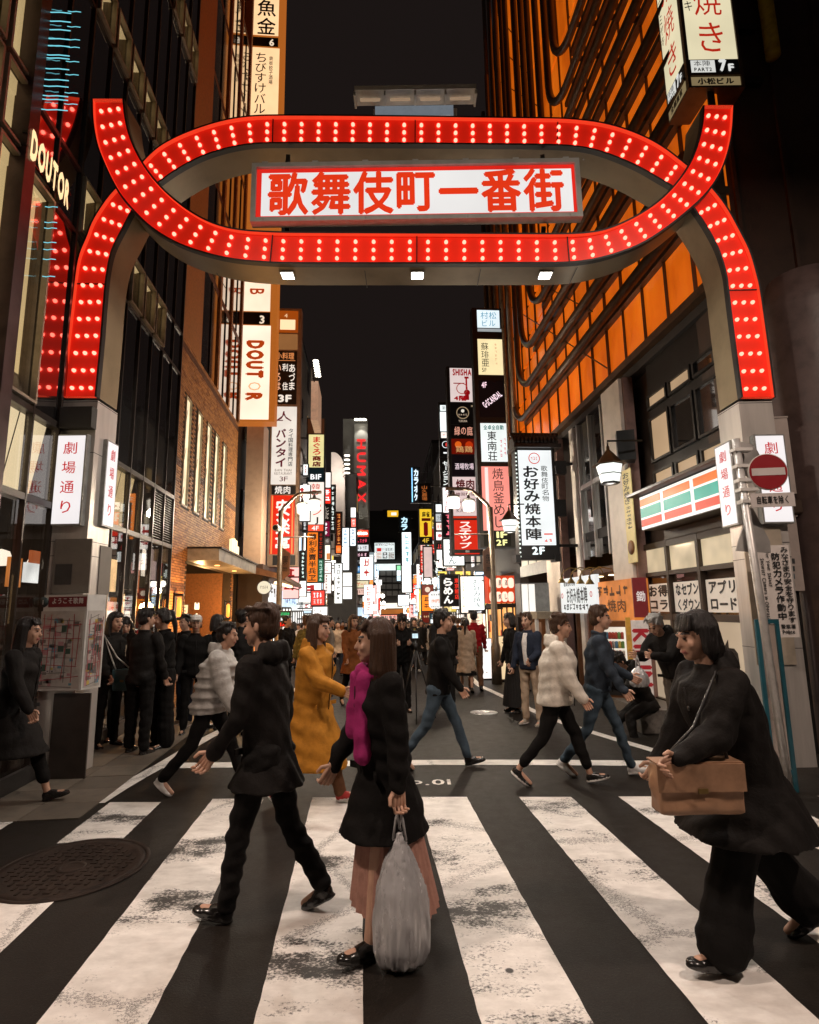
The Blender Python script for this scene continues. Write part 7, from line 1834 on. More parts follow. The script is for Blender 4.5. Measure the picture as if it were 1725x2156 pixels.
def fuse(mb, voxel, name, mats, smooth=3, wrinkle=0.0, wscale=9.0, seed=0, mat_of=None, strand=None):
    me0 = mb.mesh('raw', []); o = bpy.data.objects.new('raw', me0); TMP.collection.objects.link(o)
    r = o.modifiers.new('r', 'REMESH'); r.mode = 'VOXEL'; r.voxel_size = voxel; r.use_smooth_shade = True
    if smooth:
        s = o.modifiers.new('s', 'SMOOTH'); s.iterations = smooth; s.factor = 0.5
    me = bpy.data.meshes.new_from_object(o.evaluated_get(tmp_depsgraph())); me.name = name
    bpy.data.objects.remove(o); bpy.data.meshes.remove(me0)
    n = len(me.vertices)
    if wrinkle > 0 and n:
        co = np.empty(n * 3, np.float32); me.vertices.foreach_get('co', co); co = co.reshape(-1, 3)
        no = np.empty(n * 3, np.float32); me.vertices.foreach_get('normal', no); no = no.reshape(-1, 3)
        x, y, z = co[:, 0], co[:, 1], co[:, 2]
        rs = np.random.RandomState(seed); d = np.zeros(n)
        for k in range(9):      # folds: warped sine sheets, mostly slanting across the limb
            a = rs.normal(size=3) * (.7, .7, 1.2); a /= np.linalg.norm(a); f = wscale * rs.uniform(2.0, 8.5); ph = rs.uniform(0, 6.28)
            w = np.sin((x * a[0] + y * a[1] + z * a[2]) * f + ph + 1.3 * np.sin(z * wscale * 1.1 + k) + 1.1 * np.sin(x * wscale * 1.7 + 2 * k))
            d += w / (1 + 0.35 * k)
        if strand is not None:      # hair: ridges that run down from the crown
            ang = np.arctan2(x - strand[0], -(y - strand[1])); d = np.zeros(n)
            for k, f in enumerate((9, 17, 29, 43)): d += np.sin(ang * f + rs.uniform(0, 6.28) + 1.5 * np.sin(z * (9 + 4 * k) + k)) / (1 + .35 * k)
        co += no * (d * wrinkle * .55)[:, None].astype(np.float32)
        me.vertices.foreach_set('co', co.ravel()); me.update()
    for m in (mats if isinstance(mats, (list, tuple)) else [mats]): me.materials.append(m)
    np_ = len(me.polygons); me.polygons.foreach_set('use_smooth', [True] * np_)
    if mat_of is not None:
        idx = [mat_of(p.center) for p in me.polygons]; me.polygons.foreach_set('material_index', idx)
    return me


def cloth(name, c, rough=.85, bump=.5, var=.22, sheen=.0, scale=14):
    return pbr('cloth_' + name, c, rough, var=var, scale=scale, bump=bump, bscale=34, spec=.12)


SKIN = pbr('skin', (.50, .29, .20), .5, var=.12, scale=18, spec=.4)
LIPS = pbr('lips', (.38, .13, .11), .4, var=.1)
BROWH = pbr('brow_hair', (.03, .02, .016), .6, var=.2)
HAIRK = pbr('hair_black', (.012, .009, .008), .38, var=.4, scale=30, bump=.9, bscale=80, stretch=(4, 4, .35))
HAIRB = pbr('hair_brown', (.06, .028, .014), .4, var=.4, scale=30, bump=.9, bscale=80, stretch=(4, 4, .35))
HAIRG = pbr('hair_grey', (.40, .38, .36), .5, var=.3, scale=30, bump=.9, bscale=80, stretch=(4, 4, .35))
EYE = pbr('eye', (.02, .015, .012), .15, var=0)
KC = cloth('black', (.009, .008, .0075)); KC2 = cloth('charcoal', (.018, .016, .015)); KC3 = cloth('soft_black', (.013, .011, .010), .7)
GREYC = cloth('silver_grey', (.42, .40, .38), .5, sheen=.05); OCHRE = cloth('ochre', (.42, .175, .022), .75); CREAMC = cloth('cream', (.66, .60, .52), .7); PINKC = cloth('dusty_pink', (.38, .20, .155), .8)
MAGENTA = cloth('magenta', (.32, .025, .13), .8); DENIM = cloth('denim_jacket', (.035, .045, .060), .8); JEANS = cloth('jeans', (.055, .08, .105), .8); REDC = cloth('red_knit', (.30, .010, .014), .8)
BEIGE = cloth('beige', (.42, .31, .22), .75); GREYT = cloth('grey_trousers', (.16, .135, .115), .8); BROWNC = cloth('brown', (.13, .06, .03), .8); OLIVE = cloth('olive', (.12, .10, .03), .8); NAVY = cloth('navy', (.02, .025, .04), .8); WHITEC = cloth('white', (.68, .64, .60), .8); RUST = cloth('rust', (.22, .07, .02), .8)
SOLEW = pbr('white_sole', (.72, .69, .66), .5, var=.08); SHOEK = pbr('black_leather', (.012, .011, .010), .22, var=.2, spec=.6); SHOEW = pbr('white_leather', (.70, .68, .66), .4, var=.1); SHOER = pbr('red_canvas', (.42, .03, .025), .7, var=.15); SHOEG = pbr('grey_canvas', (.26, .22, .17), .7, var=.15)


def rx(v, a):  # lean forward: rotate about x so that up goes towards -y
    c, s = math.cos(a), math.sin(a); return V((v.x, v.y * c - v.z * s, v.y * s + v.z * c))


D2R = math.radians


def skeleton(H, P):
    s = H / 1.70; J = {}
    hipz = .90; ln = D2R(P.get('lean', 3)); seat = P.get('seat')
    up = lambda x, y, z: rx(V((x, y, z)), ln)      # from the pelvis
    J['pelvis'] = V((0, 0, 0)); J['chest'] = up(0, 0.0, .34); J['neck'] = up(0, .01, .53)
    hd = D2R(P.get('hpitch', 0)); nd = rx(V((0, -.02, .155)), ln + hd); J['head'] = J['neck'] + nd
    tw = D2R(P.get('twist', 0))
    for sd, k in ((1, 'L'), (-1, 'R')):
        sh = V((sd * .172 * math.cos(tw), sd * .172 * math.sin(tw) * -1, .47)); J['sh' + k] = rx(sh, ln)
        a, b, e, w = P.get('arm' + k, (5, 8, 12, 0)); a, b, e, w = D2R(a), D2R(b), D2R(e), D2R(w)
        d1 = V((sd * math.sin(b), -math.sin(a) * math.cos(b), -math.cos(a) * math.cos(b)))
        J['el' + k] = J['sh' + k] + d1 * .285
        d2 = V((sd * (math.sin(b) * .6 - math.sin(w)), -math.sin(a + e) * math.cos(w), -math.cos(a + e) * math.cos(w))).normalized()
        J['wr' + k] = J['el' + k] + d2 * .245; J['hd' + k] = d2
        J['hip' + k] = V((sd * .088, 0, -.02))
        t, kn, ab = P.get('leg' + k, (0, 3, 3)); t, kn, ab = D2R(t), D2R(kn), D2R(ab)
        d = V((sd * math.sin(ab), -math.sin(t), -math.cos(t))).normalized(); J['kn' + k] = J['hip' + k] + d * .415
        d = V((sd * math.sin(ab) * .5, -math.sin(t - kn), -math.cos(t - kn))).normalized(); J['an' + k] = J['kn' + k] + d * .40
        fp = D2R(P.get('foot' + k, max(-60, min(20, math.degrees(t - kn) * .8)) if (t - kn) > 0 else math.degrees(t - kn) * .9))
        J['toe' + k] = J['an' + k] + V((sd * .02, -.135 * math.cos(fp), .135 * math.sin(fp) - .045))
    low = min(min(J['an' + k].z - .085, J['toe' + k].z - .03) for k in 'LR')
    dz = -low
    if seat is not None: dz = seat / s + .10
    for k in J:
        if not k.startswith('hd'): J[k] = (J[k] + V((0, 0, dz))) * s
    J['s'] = s; J['ln'] = ln; J['tw'] = tw; return J


def hand(mb, J, k, s, curl=45):
    sd = 1 if k == 'L' else -1
    w, d = J['wr' + k], J['hd' + k].normalized()
    side = V((0, -1, 0)) if abs(d.z) > .75 else V((0, 0, 1))
    side = (side - d * side.dot(d)).normalized(); pn = d.cross(side) * sd      # palm normal, towards the body
    pl = w + d * .085 * s
    for q in (-.028, -.009, .010, .029): capsule(mb, w + side * q * .7 * s, pl + side * q * s, .017 * s, .013 * s, 8)
    for j, (q, L) in enumerate(((.030, .072), (.010, .082), (-.010, .076), (-.029, .058))):
        p = pl + side * q * s; a = D2R(curl * (.45 + .1 * j)); dd = (d * math.cos(a) - pn * math.sin(a)); p2 = p + dd * L * .48 * s
        a2 = D2R(curl * 1.5); d3 = (d * math.cos(a2) - pn * math.sin(a2)); p3 = p2 + d3 * L * .52 * s
        capsule(mb, p, p2, .0092 * s, .0082 * s, 8); capsule(mb, p2, p3, .0082 * s, .0068 * s, 8)
    t0 = w + d * .02 * s + side * .028 * s; t1 = t0 + (d * .55 + side * .7 - pn * .35).normalized() * .042 * s; t2 = t1 + (d * .9 + side * .15 - pn * .3).normalized() * .032 * s
    capsule(mb, t0, t1, .014 * s, .0105 * s, 8); capsule(mb, t1, t2, .0105 * s, .008 * s, 8)


PEOPLE = []


def person(label, u, vf, H=1.65, head=0, pose=None, top=None, bottom=None, shoes=(KC, None), hair=('short', HAIRK), group=None, vox=.0105, hands=True, pos=None, hyaw=0, female=False, extra=None, face=True):
    """builds one person standing with the feet at picture point (u, vf); head: turn of the body, 0 faces the viewer, 90 faces right"""
    P = dict(pose or {}); J = skeleton(H, P); s = J['s']
    g = V(pos) if pos is not None else ground(u, vf); g.z = gz(g.y)
    seed = len(PEOPLE) + 1
    t = thing('person', label, 'person', g, group); t.rotation_euler = (0, 0, D2R(head)); PEOPLE.append(t)
    ORG[t.name] = V((0, 0, 0))

    def add(name, me):
        o = bpy.data.objects.new(name, me); COL.objects.link(o); o.parent = t; return o
    hr = Matrix.Rotation(D2R(hyaw), 3, 'Z') @ Matrix.Rotation(J['ln'] * .5 + D2R(P.get('hpitch', 0)), 3, 'X')
    hc = J['head']; hp = lambda x, y, z: hc + hr @ (V((x, y, z)) * s)
    # body: one continuous surface
    b = MB()
    ellipsoid(b, hp(0, .012, .028), (.074 * s, .092 * s, .092 * s), 16, 12, hr); ellipsoid(b, hp(0, -.024, -.03), (.062 * s, .068 * s, .088 * s), 16, 12, hr)
    ellipsoid(b, hp(0, -.05, -.088), (.036 * s, .034 * s, .03 * s), 12, 8, hr)
    capsule(b, hp(0, -.090, .004), hp(0, -.104, -.034), .0085 * s, .0135 * s, 8)
    capsule(b, hp(-.03, -.082, .022), hp(.03, -.082, .022), .012 * s, .012 * s, 8)
    capsule(b, hp(-.016, -.088, -.066), hp(.016, -.088, -.066), .009 * s, .009 * s, 8)
    for sd in (1, -1):
        ellipsoid(b, hp(sd * .074, .012, -.008), (.012 * s, .019 * s, .031 * s), 10, 8, hr); ellipsoid(b, hp(sd * .036, -.062, -.03), (.024 * s, .022 * s, .026 * s), 10, 8, hr)
    capsule(b, J['neck'] - V((0, 0, .05 * s)), hp(0, .012, -.07), .055 * s, .05 * s, 12)
    ln = J['ln']; pel = J['pelvis']; tor = lambda x, y, z: pel + rx(V((x, y, z)) * s, ln)
    fat = P.get('fat', 1.0)
    bw = .92 if female else 1.0
    for (z, a, dpt) in ((-.06, .15, .10), (.08, .135, .09), (.22, .14, .095), (.36, .155, .10), (.41, .115, .065)): ellipsoid(b, tor(0, 0, z), (a * s * bw, dpt * s, .085 * s), 14, 8)
    for k in 'LR':
        capsule(b, J['sh' + k], J['el' + k], .047 * s, .038 * s); capsule(b, J['el' + k], J['wr' + k], .038 * s, .026 * s)
        capsule(b, J['hip' + k], J['kn' + k], .066 * s, .043 * s); capsule(b, J['kn' + k], J['an' + k], .043 * s, .031 * s); capsule(b, J['an' + k] - V((0, 0, .03 * s)), J['toe' + k], .032 * s, .022 * s)
    inv = hr.transposed()

    def fm(c):
        q = inv @ (V(c) - hc) / s
        if q.y < -.055 and abs(q.z + .066) < .0105 and abs(q.x) < .024: return 1
        if q.y < -.05 and abs(q.z - .030) < .006 and .012 < abs(q.x) < .046: return 2
        return 0
    bv = vox * (.75 if face else 1.3)
    body = fuse(b, bv, 'body', [SKIN, LIPS, BROWH], 2, mat_of=fm if face else None)
    bo = add('body', body)
    if hands:
        hm = MB()
        for k in 'LR': hand(hm, J, k, s, P.get('curl', 66))
        me = hm.mesh('hands', [SKIN]); bm = bmesh.new(); bm.from_mesh(body); bm.from_mesh(me); bm.to_mesh(body); bm.free(); bpy.data.meshes.remove(me)
    if face:
        for sd in (1, -1):
            m = MB(); ellipsoid(m, hp(sd * .030, -.0845, .004), (.0145 * s, .006 * s, .0062 * s), 10, 6, hr); add('eye', m.mesh('eye', [EYE]))
    # trousers or skirt
    bt = dict(bottom or {}); kind = bt.get('kind', 'trousers'); bm_ = bt.get('mat', KC); L = MB(); wd = bt.get('wide', 1.0)
    if kind == 'trousers':
        loft(L, [(tor(0, 0, -.12), .15 * s * bw, .11 * s, 0), (tor(0, 0, .02), .155 * s * bw, .115 * s, 0), (tor(0, 0, .14), .14 * s * bw, .1 * s, 0)])
        for k in 'LR':
            a = J['an' + k]; kn = J['kn' + k]; hem = a + (kn - a) * bt.get('crop', .03)
            capsule(L, J['hip' + k], kn, .096 * s * (wd * .4 + .6), .066 * s * wd); capsule(L, kn, hem, .066 * s * wd, .056 * s * wd * bt.get('flare', 1.0))
            capsule(L, J['hip' + k] + V((0, .03 * s, -.02)), J['hip' + k] + (kn - J['hip' + k]) * .4, .095 * s, .08 * s)
        add('trousers', fuse(L, vox * 1.15, 'trousers', bm_, 2, wrinkle=.006 * s, seed=seed))
    else:
        hem = bt.get('hem', .18); fl = bt.get('flare', .30); mid = (J['an' + 'L'] + J['anR']) / 2
        zs = np.linspace(0, 1, 12); rings = []
        seg = 96; top_z = tor(0, 0, .10).z; bot = hem * s
        i0 = len(L.v)
        for q in zs:
            z = top_z + (bot - top_z) * q; c = pel.lerp(V((mid.x, mid.y, 0)), q * .8); r = (.115 + (fl - .115) * q) * s
            for j in range(seg):
                a = 2 * math.pi * j / seg; pl_ = 1 + bt.get('pleat', .035) * math.sin(a * 24) * min(1, q * 3); L.v.append((c.x + r * math.cos(a) * pl_, c.y + r * .82 * math.sin(a) * pl_, z))
        for k in range(11):
            for j in range(seg):
                j2 = (j + 1) % seg; L.f.append((i0 + k * seg + j, i0 + (k + 1) * seg + j, i0 + (k + 1) * seg + j2, i0 + k * seg + j2)); L.m.append(0); L.sm.append(True)
        add('skirt', L.mesh('skirt', [bm_]))
    # upper garment
    tp = dict(top or {}); tm = tp.get('mat', KC); ease = tp.get('ease', 1.0); T = MB(); hemz = tp.get('hem', -.08); fl = tp.get('flare', 1.0)
    sp = .5
    loft(T, [(tor(0, 0, max(hemz, -.1) if hemz > -.15 else -.1), .160 * s * ease, .125 * s * ease, 0), (tor(0, 0, .05), .155 * s * ease, .12 * s * ease, 0), (tor(0, -.005, .2), .158 * s * ease, .125 * s * ease, 0), (tor(0, -.005, .33), .172 * s * ease, .13 * s * ease, J['tw'] * -.5), (tor(0, 0, .43), .165 * s * ease, .105 * s * ease, J['tw'] * -.8), (tor(0, .005, .50), .09 * s, .075 * s, 0), (tor(0, .005, .535), .066 * s, .066 * s, 0)], 22)
    if hemz <= -.15:
        mid = (J['knL'] + J['knR']) / 2; mx = abs(J['knL'].y - J['knR'].y) * .35
        zt, zb_ = tor(0, 0, -.05), pel.z + hemz * s
        rg = []
        for q in np.linspace(0, 1, 7):
            z = zt.z + (zb_ - zt.z) * q; kk = min(1.0, (pel.z - z) / (.42 * s)) if z < pel.z else 0
            c = V((zt.x + (mid.x - zt.x) * kk * .8, zt.y + (mid.y - zt.y) * kk * .8, z)); rg.append((c, (.160 + .05 * q * fl) * s * ease, (.125 + (.05 * fl) * q) * s * ease + mx * kk, 0))
        loft(T, rg[::-1], 22)
    for k in 'LR':
        r0, r1, r2 = .068 * s * (ease * .7 + .3), .056 * s * ease, .042 * s * (ease * .6 + .4)
        cuff = J['el' + k] + (J['wr' + k] - J['el' + k]) * tp.get('sleeve', 1.0)
        capsule(T, J['sh' + k] - V((0, 0, .015 * s)), J['el' + k], r0, r1); capsule(T, J['el' + k], cuff, r1, r2)
        if tp.get('puff'):
            for q in (.15, .4, .65, .9): ellipsoid(T, J['sh' + k].lerp(J['el' + k], q), (r0 * 1.12,) * 3); ellipsoid(T, J['el' + k].lerp(J['wr' + k], q), (r1 * 1.08,) * 3)
    if tp.get('puff'):
        for z in (-.03, .07, .17, .27, .37): ellipsoid(T, tor(0, 0, z), (.178 * s * ease, .145 * s * ease, .058 * s), 18, 8)
    col_ = tp.get('collar', 'stand')
    if col_ == 'stand':
        for j in range(10):
            a = 2 * math.pi * j / 10; a2 = 2 * math.pi * (j + 1) / 10
            capsule(T, tor(.066 * math.cos(a), .005 + .062 * math.sin(a), .535), tor(.066 * math.cos(a2), .005 + .062 * math.sin(a2), .535), .017 * s, .017 * s, 6)
    elif col_ == 'hood':
        for j in range(7):
            a = math.pi * (j / 6); capsule(T, tor(.095 * math.cos(a), .03 + .095 * math.sin(a), .50), tor(.07 * math.cos(a), .03 + .10 * math.sin(a), .56), .035 * s, .03 * s, 8)
    to = add(tp.get('name', 'jacket'), fuse(T, vox * 1.15, 'jacket', tm, 2, wrinkle=(.0075 if not tp.get('puff') else .004) * s * tp.get('wr', 1), seed=seed + 50))
    if tp.get('front'):      # shirt or lining that shows between the open fronts
        m = MB(); loft(m, [(tor(0, -.108 * ease, .0), .035 * s, .025 * s, 0), (tor(0, -.118 * ease, .2), .045 * s, .03 * s, 0), (tor(0, -.112 * ease, .36), .05 * s, .03 * s, 0), (tor(0, -.07, .5), .04 * s, .03 * s, 0)], 12)
        add('shirt', fuse(m, vox, 'shirt', tp['front'], 1))
    if vox < .0125 and not tp.get('puff'):      # front closure: a seam line and buttons, and two pocket flaps
        m = MB(); e = ease
        m.tube([tor(.012, -.121 * e, .46), tor(.012, -.135 * e, .33), tor(.012, -.131 * e, .2), tor(.012, -.127 * e, .04), tor(.012, -.13 * e, max(hemz, -.1) + .01)], .0045 * s, 5); add('front_seam', m.mesh('front_seam', [KC2 if tm is not KC2 else KC3]))
        if hemz <= -.2:
            m = MB(); m.lathe((0, 0, 0), [(.013 * s, 0), (.013 * s, .004), (.006 * s, .006), (0, .006)], 10, axis=(0, -1, 0)); bme = m.mesh('button', [BROWH if tm not in (KC, KC2, KC3) else SHOEK])
            for z in (.36, .22, .08): ob = add('button', bme); ob.location = tor(.035, -.136 * e, z)
        for sd in (1, -1):
            c = tor(sd * .105 * e, -.098 * e, -.0); m = MB(); m.bar(c + V((-.05 * s, .018 * sd * s, 0)), c + V((.05 * s, -.018 * sd * s * -1 * -1, 0)), .012 * s, .035 * s); add('pocket_flap', m.mesh('pocket_flap', [tm]))
    # shoes
    sm, sole = shoes; sole = sole or sm
    for k in 'LR':
        S = MB(); a, toe = J['an' + k], J['toe' + k]; d = (toe - a); d.z = 0; fwd = d.normalized() if d.length > .01 else V((0, -1, 0)); tilt = math.atan2(toe.z + .045 * s - a.z, d.length)
        R3 = Matrix(((-fwd.y, -fwd.x, 0), (fwd.x, -fwd.y, 0), (0, 0, 1))); Rt = R3 @ Matrix.Rotation(-tilt, 3, 'X')
        q = lambda x, y, z: a + Rt @ (V((x, y, z)) * s)
        ellipsoid(S, q(0, .005, -.035), (.036 * s, .045 * s, .045 * s), 12, 8, Rt); ellipsoid(S, q(0, -.075, -.052), (.043 * s, .075 * s, .03 * s), 12, 8, Rt); ellipsoid(S, q(0, -.135, -.058), (.042 * s, .05 * s, .025 * s), 12, 8, Rt)
        capsule(S, q(0, .0, -.02), q(0, -.07, -.04), .036 * s, .032 * s); ellipsoid(S, q(0, -.065, -.072), (.045 * s, .125 * s, .013 * s), 14, 6, Rt); ellipsoid(S, q(0, .01, -.07), (.038 * s, .045 * s, .015 * s), 12, 6, Rt)
        if shoes[0] is SHOEK and P.get('boots'): capsule(S, q(0, .005, -.02), q(0, .01, .09), .043 * s, .046 * s)
        it = Rt.transposed(); am = V(a)
        me = fuse(S, vox * .75, 'shoe', [sm, sole], 1, mat_of=lambda c: 1 if (it @ (V(c) - am)).z / s < -.058 else 0); add('shoe', me)
    # hair
    st_, hm_ = hair; Hh = MB()
    if st_ != 'cap' and st_ != 'beret':
        ellipsoid(Hh, hp(0, .028, .050), (.084 * s, .098 * s, .094 * s), 18, 12, hr); ellipsoid(Hh, hp(0, .05, .0), (.078 * s, .068 * s, .085 * s), 16, 10, hr)
    rr = random.Random(seed)
    if st_ == 'short':
        for j in range(26):
            a = rr.uniform(-1, 1); capsule(Hh, hp(a * .07, rr.uniform(-.05, .09), .10 + rr.uniform(0, .03)), hp(a * .085, rr.uniform(-.085, -.03) if rr.random() < .5 else .1, .065 + rr.uniform(-.02, .05)), .018 * s, .008 * s, 6)
        for sd in (1, -1): capsule(Hh, hp(sd * .072, -.02, .05), hp(sd * .076, .0, .0), .016 * s, .010 * s, 6)
    elif st_ in ('bob', 'long', 'pony'):
        dn = {'bob': -.115, 'long': -.30, 'pony': -.03}[st_]
        for j in range(22):
            a = math.pi * (-.08 + 1.16 * j / 21); x, y = math.cos(a), math.sin(a)
            yy = .02 + .092 * y
            capsule(Hh, hp(.075 * x, .02 + .08 * y, .05), hp(.086 * x + rr.uniform(-.006, .006), yy, (dn + rr.uniform(-.02, .02)) * .55), .026 * s, .024 * s, 6); capsule(Hh, hp(.086 * x, yy, dn * .5), hp(.084 * x, yy + .01, dn + rr.uniform(-.015, .015)), .024 * s, .011 * s, 6)
        if st_ == 'bob' or st_ == 'long':
            for j in range(11):
                x = -.062 + .124 * j / 10; capsule(Hh, hp(x * .8, -.045, .115), hp(x, -.083 + abs(x) * .25, .047 if st_ == 'bob' else .075), .015 * s, .009 * s, 6)
        if st_ == 'pony':
            capsule(Hh, hp(0, .09, .07), hp(0, .14, .05), .03 * s, .035 * s); capsule(Hh, hp(0, .14, .05), hp(.01, .15, -.12), .035 * s, .032 * s); capsule(Hh, hp(.01, .15, -.12), hp(.012, .13, -.32), .032 * s, .010 * s)
    elif st_ in ('cap', 'beret'):
        for sd in (1, -1): capsule(Hh, hp(sd * .07, .02, .03), hp(sd * .074, .02, -.06), .02 * s, .015 * s, 6)
        ellipsoid(Hh, hp(0, .055, -.01), (.074 * s, .06 * s, .08 * s), 14, 8, hr)
        C = MB(); ellipsoid(C, hp(0, .012, .062), (.088 * s, .104 * s, .078 * s), 18, 12, hr)
        if st_ == 'cap': ellipsoid(C, hp(0, -.105, .062), (.066 * s, .075 * s, .010 * s), 16, 6, hr)
        add('cap', fuse(C, vox, 'cap', tp.get('capmat', WHITEC), 1))
    add('hair', fuse(Hh, vox * .85, 'hair', hm_, 1, wrinkle=.0045 * s, seed=seed, strand=hc))
    if extra: extra(t, J, s, hp, tor, add)
    return t, J, g


def wpt(t, p):
    """a point of a person's own space in the world"""
    return Matrix.Translation(t.location) @ Matrix.Rotation(t.rotation_euler.z, 4, 'Z') @ V(p)


def stride(f=26, kb=34, arms=22):
    return {'legL': (f, 6, 2), 'legR': (-f * .8, kb * .6, 2), 'armL': (-arms * .8, 7, 12, 0), 'armR': (arms * .7, 7, 18, 0), 'lean': 5, 'footL': 12}


def plastic_bag(name, label, top, h, w, mat, cat='bag', tilt=(0, 0)):
    t = thing(name, label, cat, V(top) - V((0, 0, h)))
    T = V(top); B = MB(); seg = 28
    rings = []
    prof = ((0, .10), (.08, .24), (.22, .55), (.42, .88), (.65, 1.0), (.85, .98), (.96, .80), (1.0, .35))
    i0 = 0; r = random.Random(len(label))
    for q, k in prof:
        for j in range(seg):
            a = 2 * math.pi * j / seg; n = 1 + .10 * math.sin(a * 5 + q * 3) * (1 - q * .5) + .05 * math.sin(a * 11 + q * 5)
            B.v.append((T.x + tilt[0] * q + w * .5 * k * n * math.cos(a), T.y + tilt[1] * q + w * .30 * k * n * math.sin(a), T.z - .10 - (h - .10) * q))
    n = len(prof)
    for k in range(n - 1):
        for j in range(seg):
            j2 = (j + 1) % seg; B.f.append((k * seg + j, (k + 1) * seg + j, (k + 1) * seg + j2, k * seg + j2)); B.m.append(0); B.sm.append(True)
    B.f.append(tuple((n - 1) * seg + j for j in range(seg))); B.m.append(0); B.sm.append(True)
    me = fuse(B, .010, 'bag_body', mat, 2, wrinkle=.005, seed=4, strand=T)
    o = bpy.data.objects.new('bag_body', me); COL.objects.link(o); o.parent = t; o.location = -V(t.location)
    m = MB()
    for sd in (1, -1): m.tube([T + V((sd * w * .12, 0, -.14)), T + V((sd * w * .06, .0, -.04)), T + V((0, 0, .012)), T + V((sd * -.01, .02, -.04)), T + V((sd * w * .05, .03, -.14))], .007, 6)
    m.build('handle', mat, t); return t


PLASTIC = pbr('white_plastic_film', (.62, .61, .62), .26, var=.3, scale=9, spec=.6, coat=.6, bump=.35, bscale=9, stretch=(1, 1, .3))
for _n in PLASTIC.node_tree.nodes:
    if _n.type == 'BSDF_PRINCIPLED': _n.inputs['Transmission Weight'].default_value = .35
LEATHERB = pbr('tan_leather', (.34, .19, .11), .42, var=.3, scale=7)


def shoulder_bag(label, centre, size, mat, strap_to, cat='bag', strapmat=None):
    c = V(centre); t = thing('shoulder_bag', label, cat, c - V((0, 0, size[2] / 2)))
    B = MB(); x, y, z = size[0] / 2, size[1] / 2, size[2] / 2
    ellipsoid(B, c, (x * .98, y * .72, z * .98), 14, 8); B.box(c.x - x * .85, c.y - y * .7, c.z - z * .9, c.x + x * .85, c.y + y * .7, c.z + z * .8)
    me = fuse(B, .012, 'bag_body', mat, 4, wrinkle=.004, seed=2); o = bpy.data.objects.new('bag_body', me); COL.objects.link(o); o.parent = t; o.location = -V(t.location)
    m = MB(); m.box(c.x - x * .87, c.y - y * .82, c.z - z * .1, c.x + x * .87, c.y - y * .72, c.z + z * .82); m.box(c.x - x * .86, c.y - y * .72, c.z + z * .80, c.x + x * .86, c.y + y * .7, c.z + z * .86); m.build('flap', mat, t)
    m = MB(); m.box(c.x - .022, c.y - y * .9, c.z - z * .14, c.x + .022, c.y - y * .83, c.z + z * .02); m.build('buckle', pbr('old_brass', (.3, .2, .07)), t)
    m = MB(); s = V(strap_to)
    m.tube([c + V((-x * .7, 0, z * .7)), c.lerp(s, .5) + V((-x * .25, 0, 0)), s, c.lerp(s, .5) + V((x * .25, 0, 0)), c + V((x * .7, 0, z * .7))], .009, 6); m.build('strap', strapmat or mat, t); return t


def phone(label, p, lit='#cfe4f0', rot=0):
    t = thing('phone', label, 'phone', p); c = V(p)
    m = MB(); m.box(c.x - .036, c.y - .005, c.z - .072, c.x + .036, c.y + .005, c.z + .072); o = m.build('body', BLACK, t)
    m = MB(); m.box(c.x - .033, c.y - .0065, c.z - .068, c.x + .033, c.y - .0052, c.z + .068); m.build('screen', em(lit, 1.0, .2, 8), t)
    t.rotation_euler.z = rot; return t


# --- the near passers-by
person('person striding past on the far left in a long black coat with bare ankles', 12, 1700, 1.66, 95, stride(24), {'mat': KC2, 'hem': -.42, 'ease': 1.12}, {'mat': KC, 'crop': .3}, (SHOEK, None), ('long', HAIRK), female=True)
person('person in a silver grey padded jacket and white shoes walking right', 436, 1666, 1.60, 92, {**stride(26), 'lean': 12}, {'mat': GREYC, 'ease': 1.42, 'puff': True, 'hem': -.12, 'collar': 'hood'}, {'mat': KC}, (SHOEW, SOLEW), ('short', HAIRK))
pC, JC, gC = person('person in a long ochre coat and red canvas shoes crossing left of centre', 655, 1692, 1.63, 70, {**stride(20), 'armR': (30, 8, 40, 10)}, {'mat': OCHRE, 'hem': -.56, 'ease': 1.34, 'flare': 1.2, 'collar': 'hood', 'name': 'coat'}, {'mat': BROWNC}, (SHOER, SOLEW), ('long', HAIRB), female=True)
person('tall person in a dark hooded jacket walking left, nearest left of centre', 556, 1930, 1.70, -104, {**stride(15), 'armL': (8, 4, 30, 0), 'armR': (-10, 4, 20, 0)}, {'mat': KC3, 'hem': -.22, 'ease': 1.05, 'collar': 'hood'}, {'mat': KC}, (SHOEK, None), ('short', HAIRB), vox=.009)


def scarf(t, J, s, hp, tor, add):
    m = MB()
    for j in range(12):
        a = 2 * math.pi * j / 12; a2 = 2 * math.pi * (j + 1) / 12; capsule(m, tor(.085 * math.cos(a), -.005 + .08 * math.sin(a), .53 + .02 * math.sin(2 * a)), tor(.085 * math.cos(a2), -.005 + .08 * math.sin(a2), .53 + .02 * math.sin(2 * a2)), .034 * s, .034 * s, 8)
    capsule(m, tor(.05, -.11, .50), tor(.07, -.155, .10), .04 * s, .055 * s); capsule(m, tor(-.03, -.12, .50), tor(-.01, -.16, .22), .035 * s, .05 * s)
    add('scarf', fuse(m, .010, 'scarf', MAGENTA, 1, wrinkle=.007 * s, seed=8))


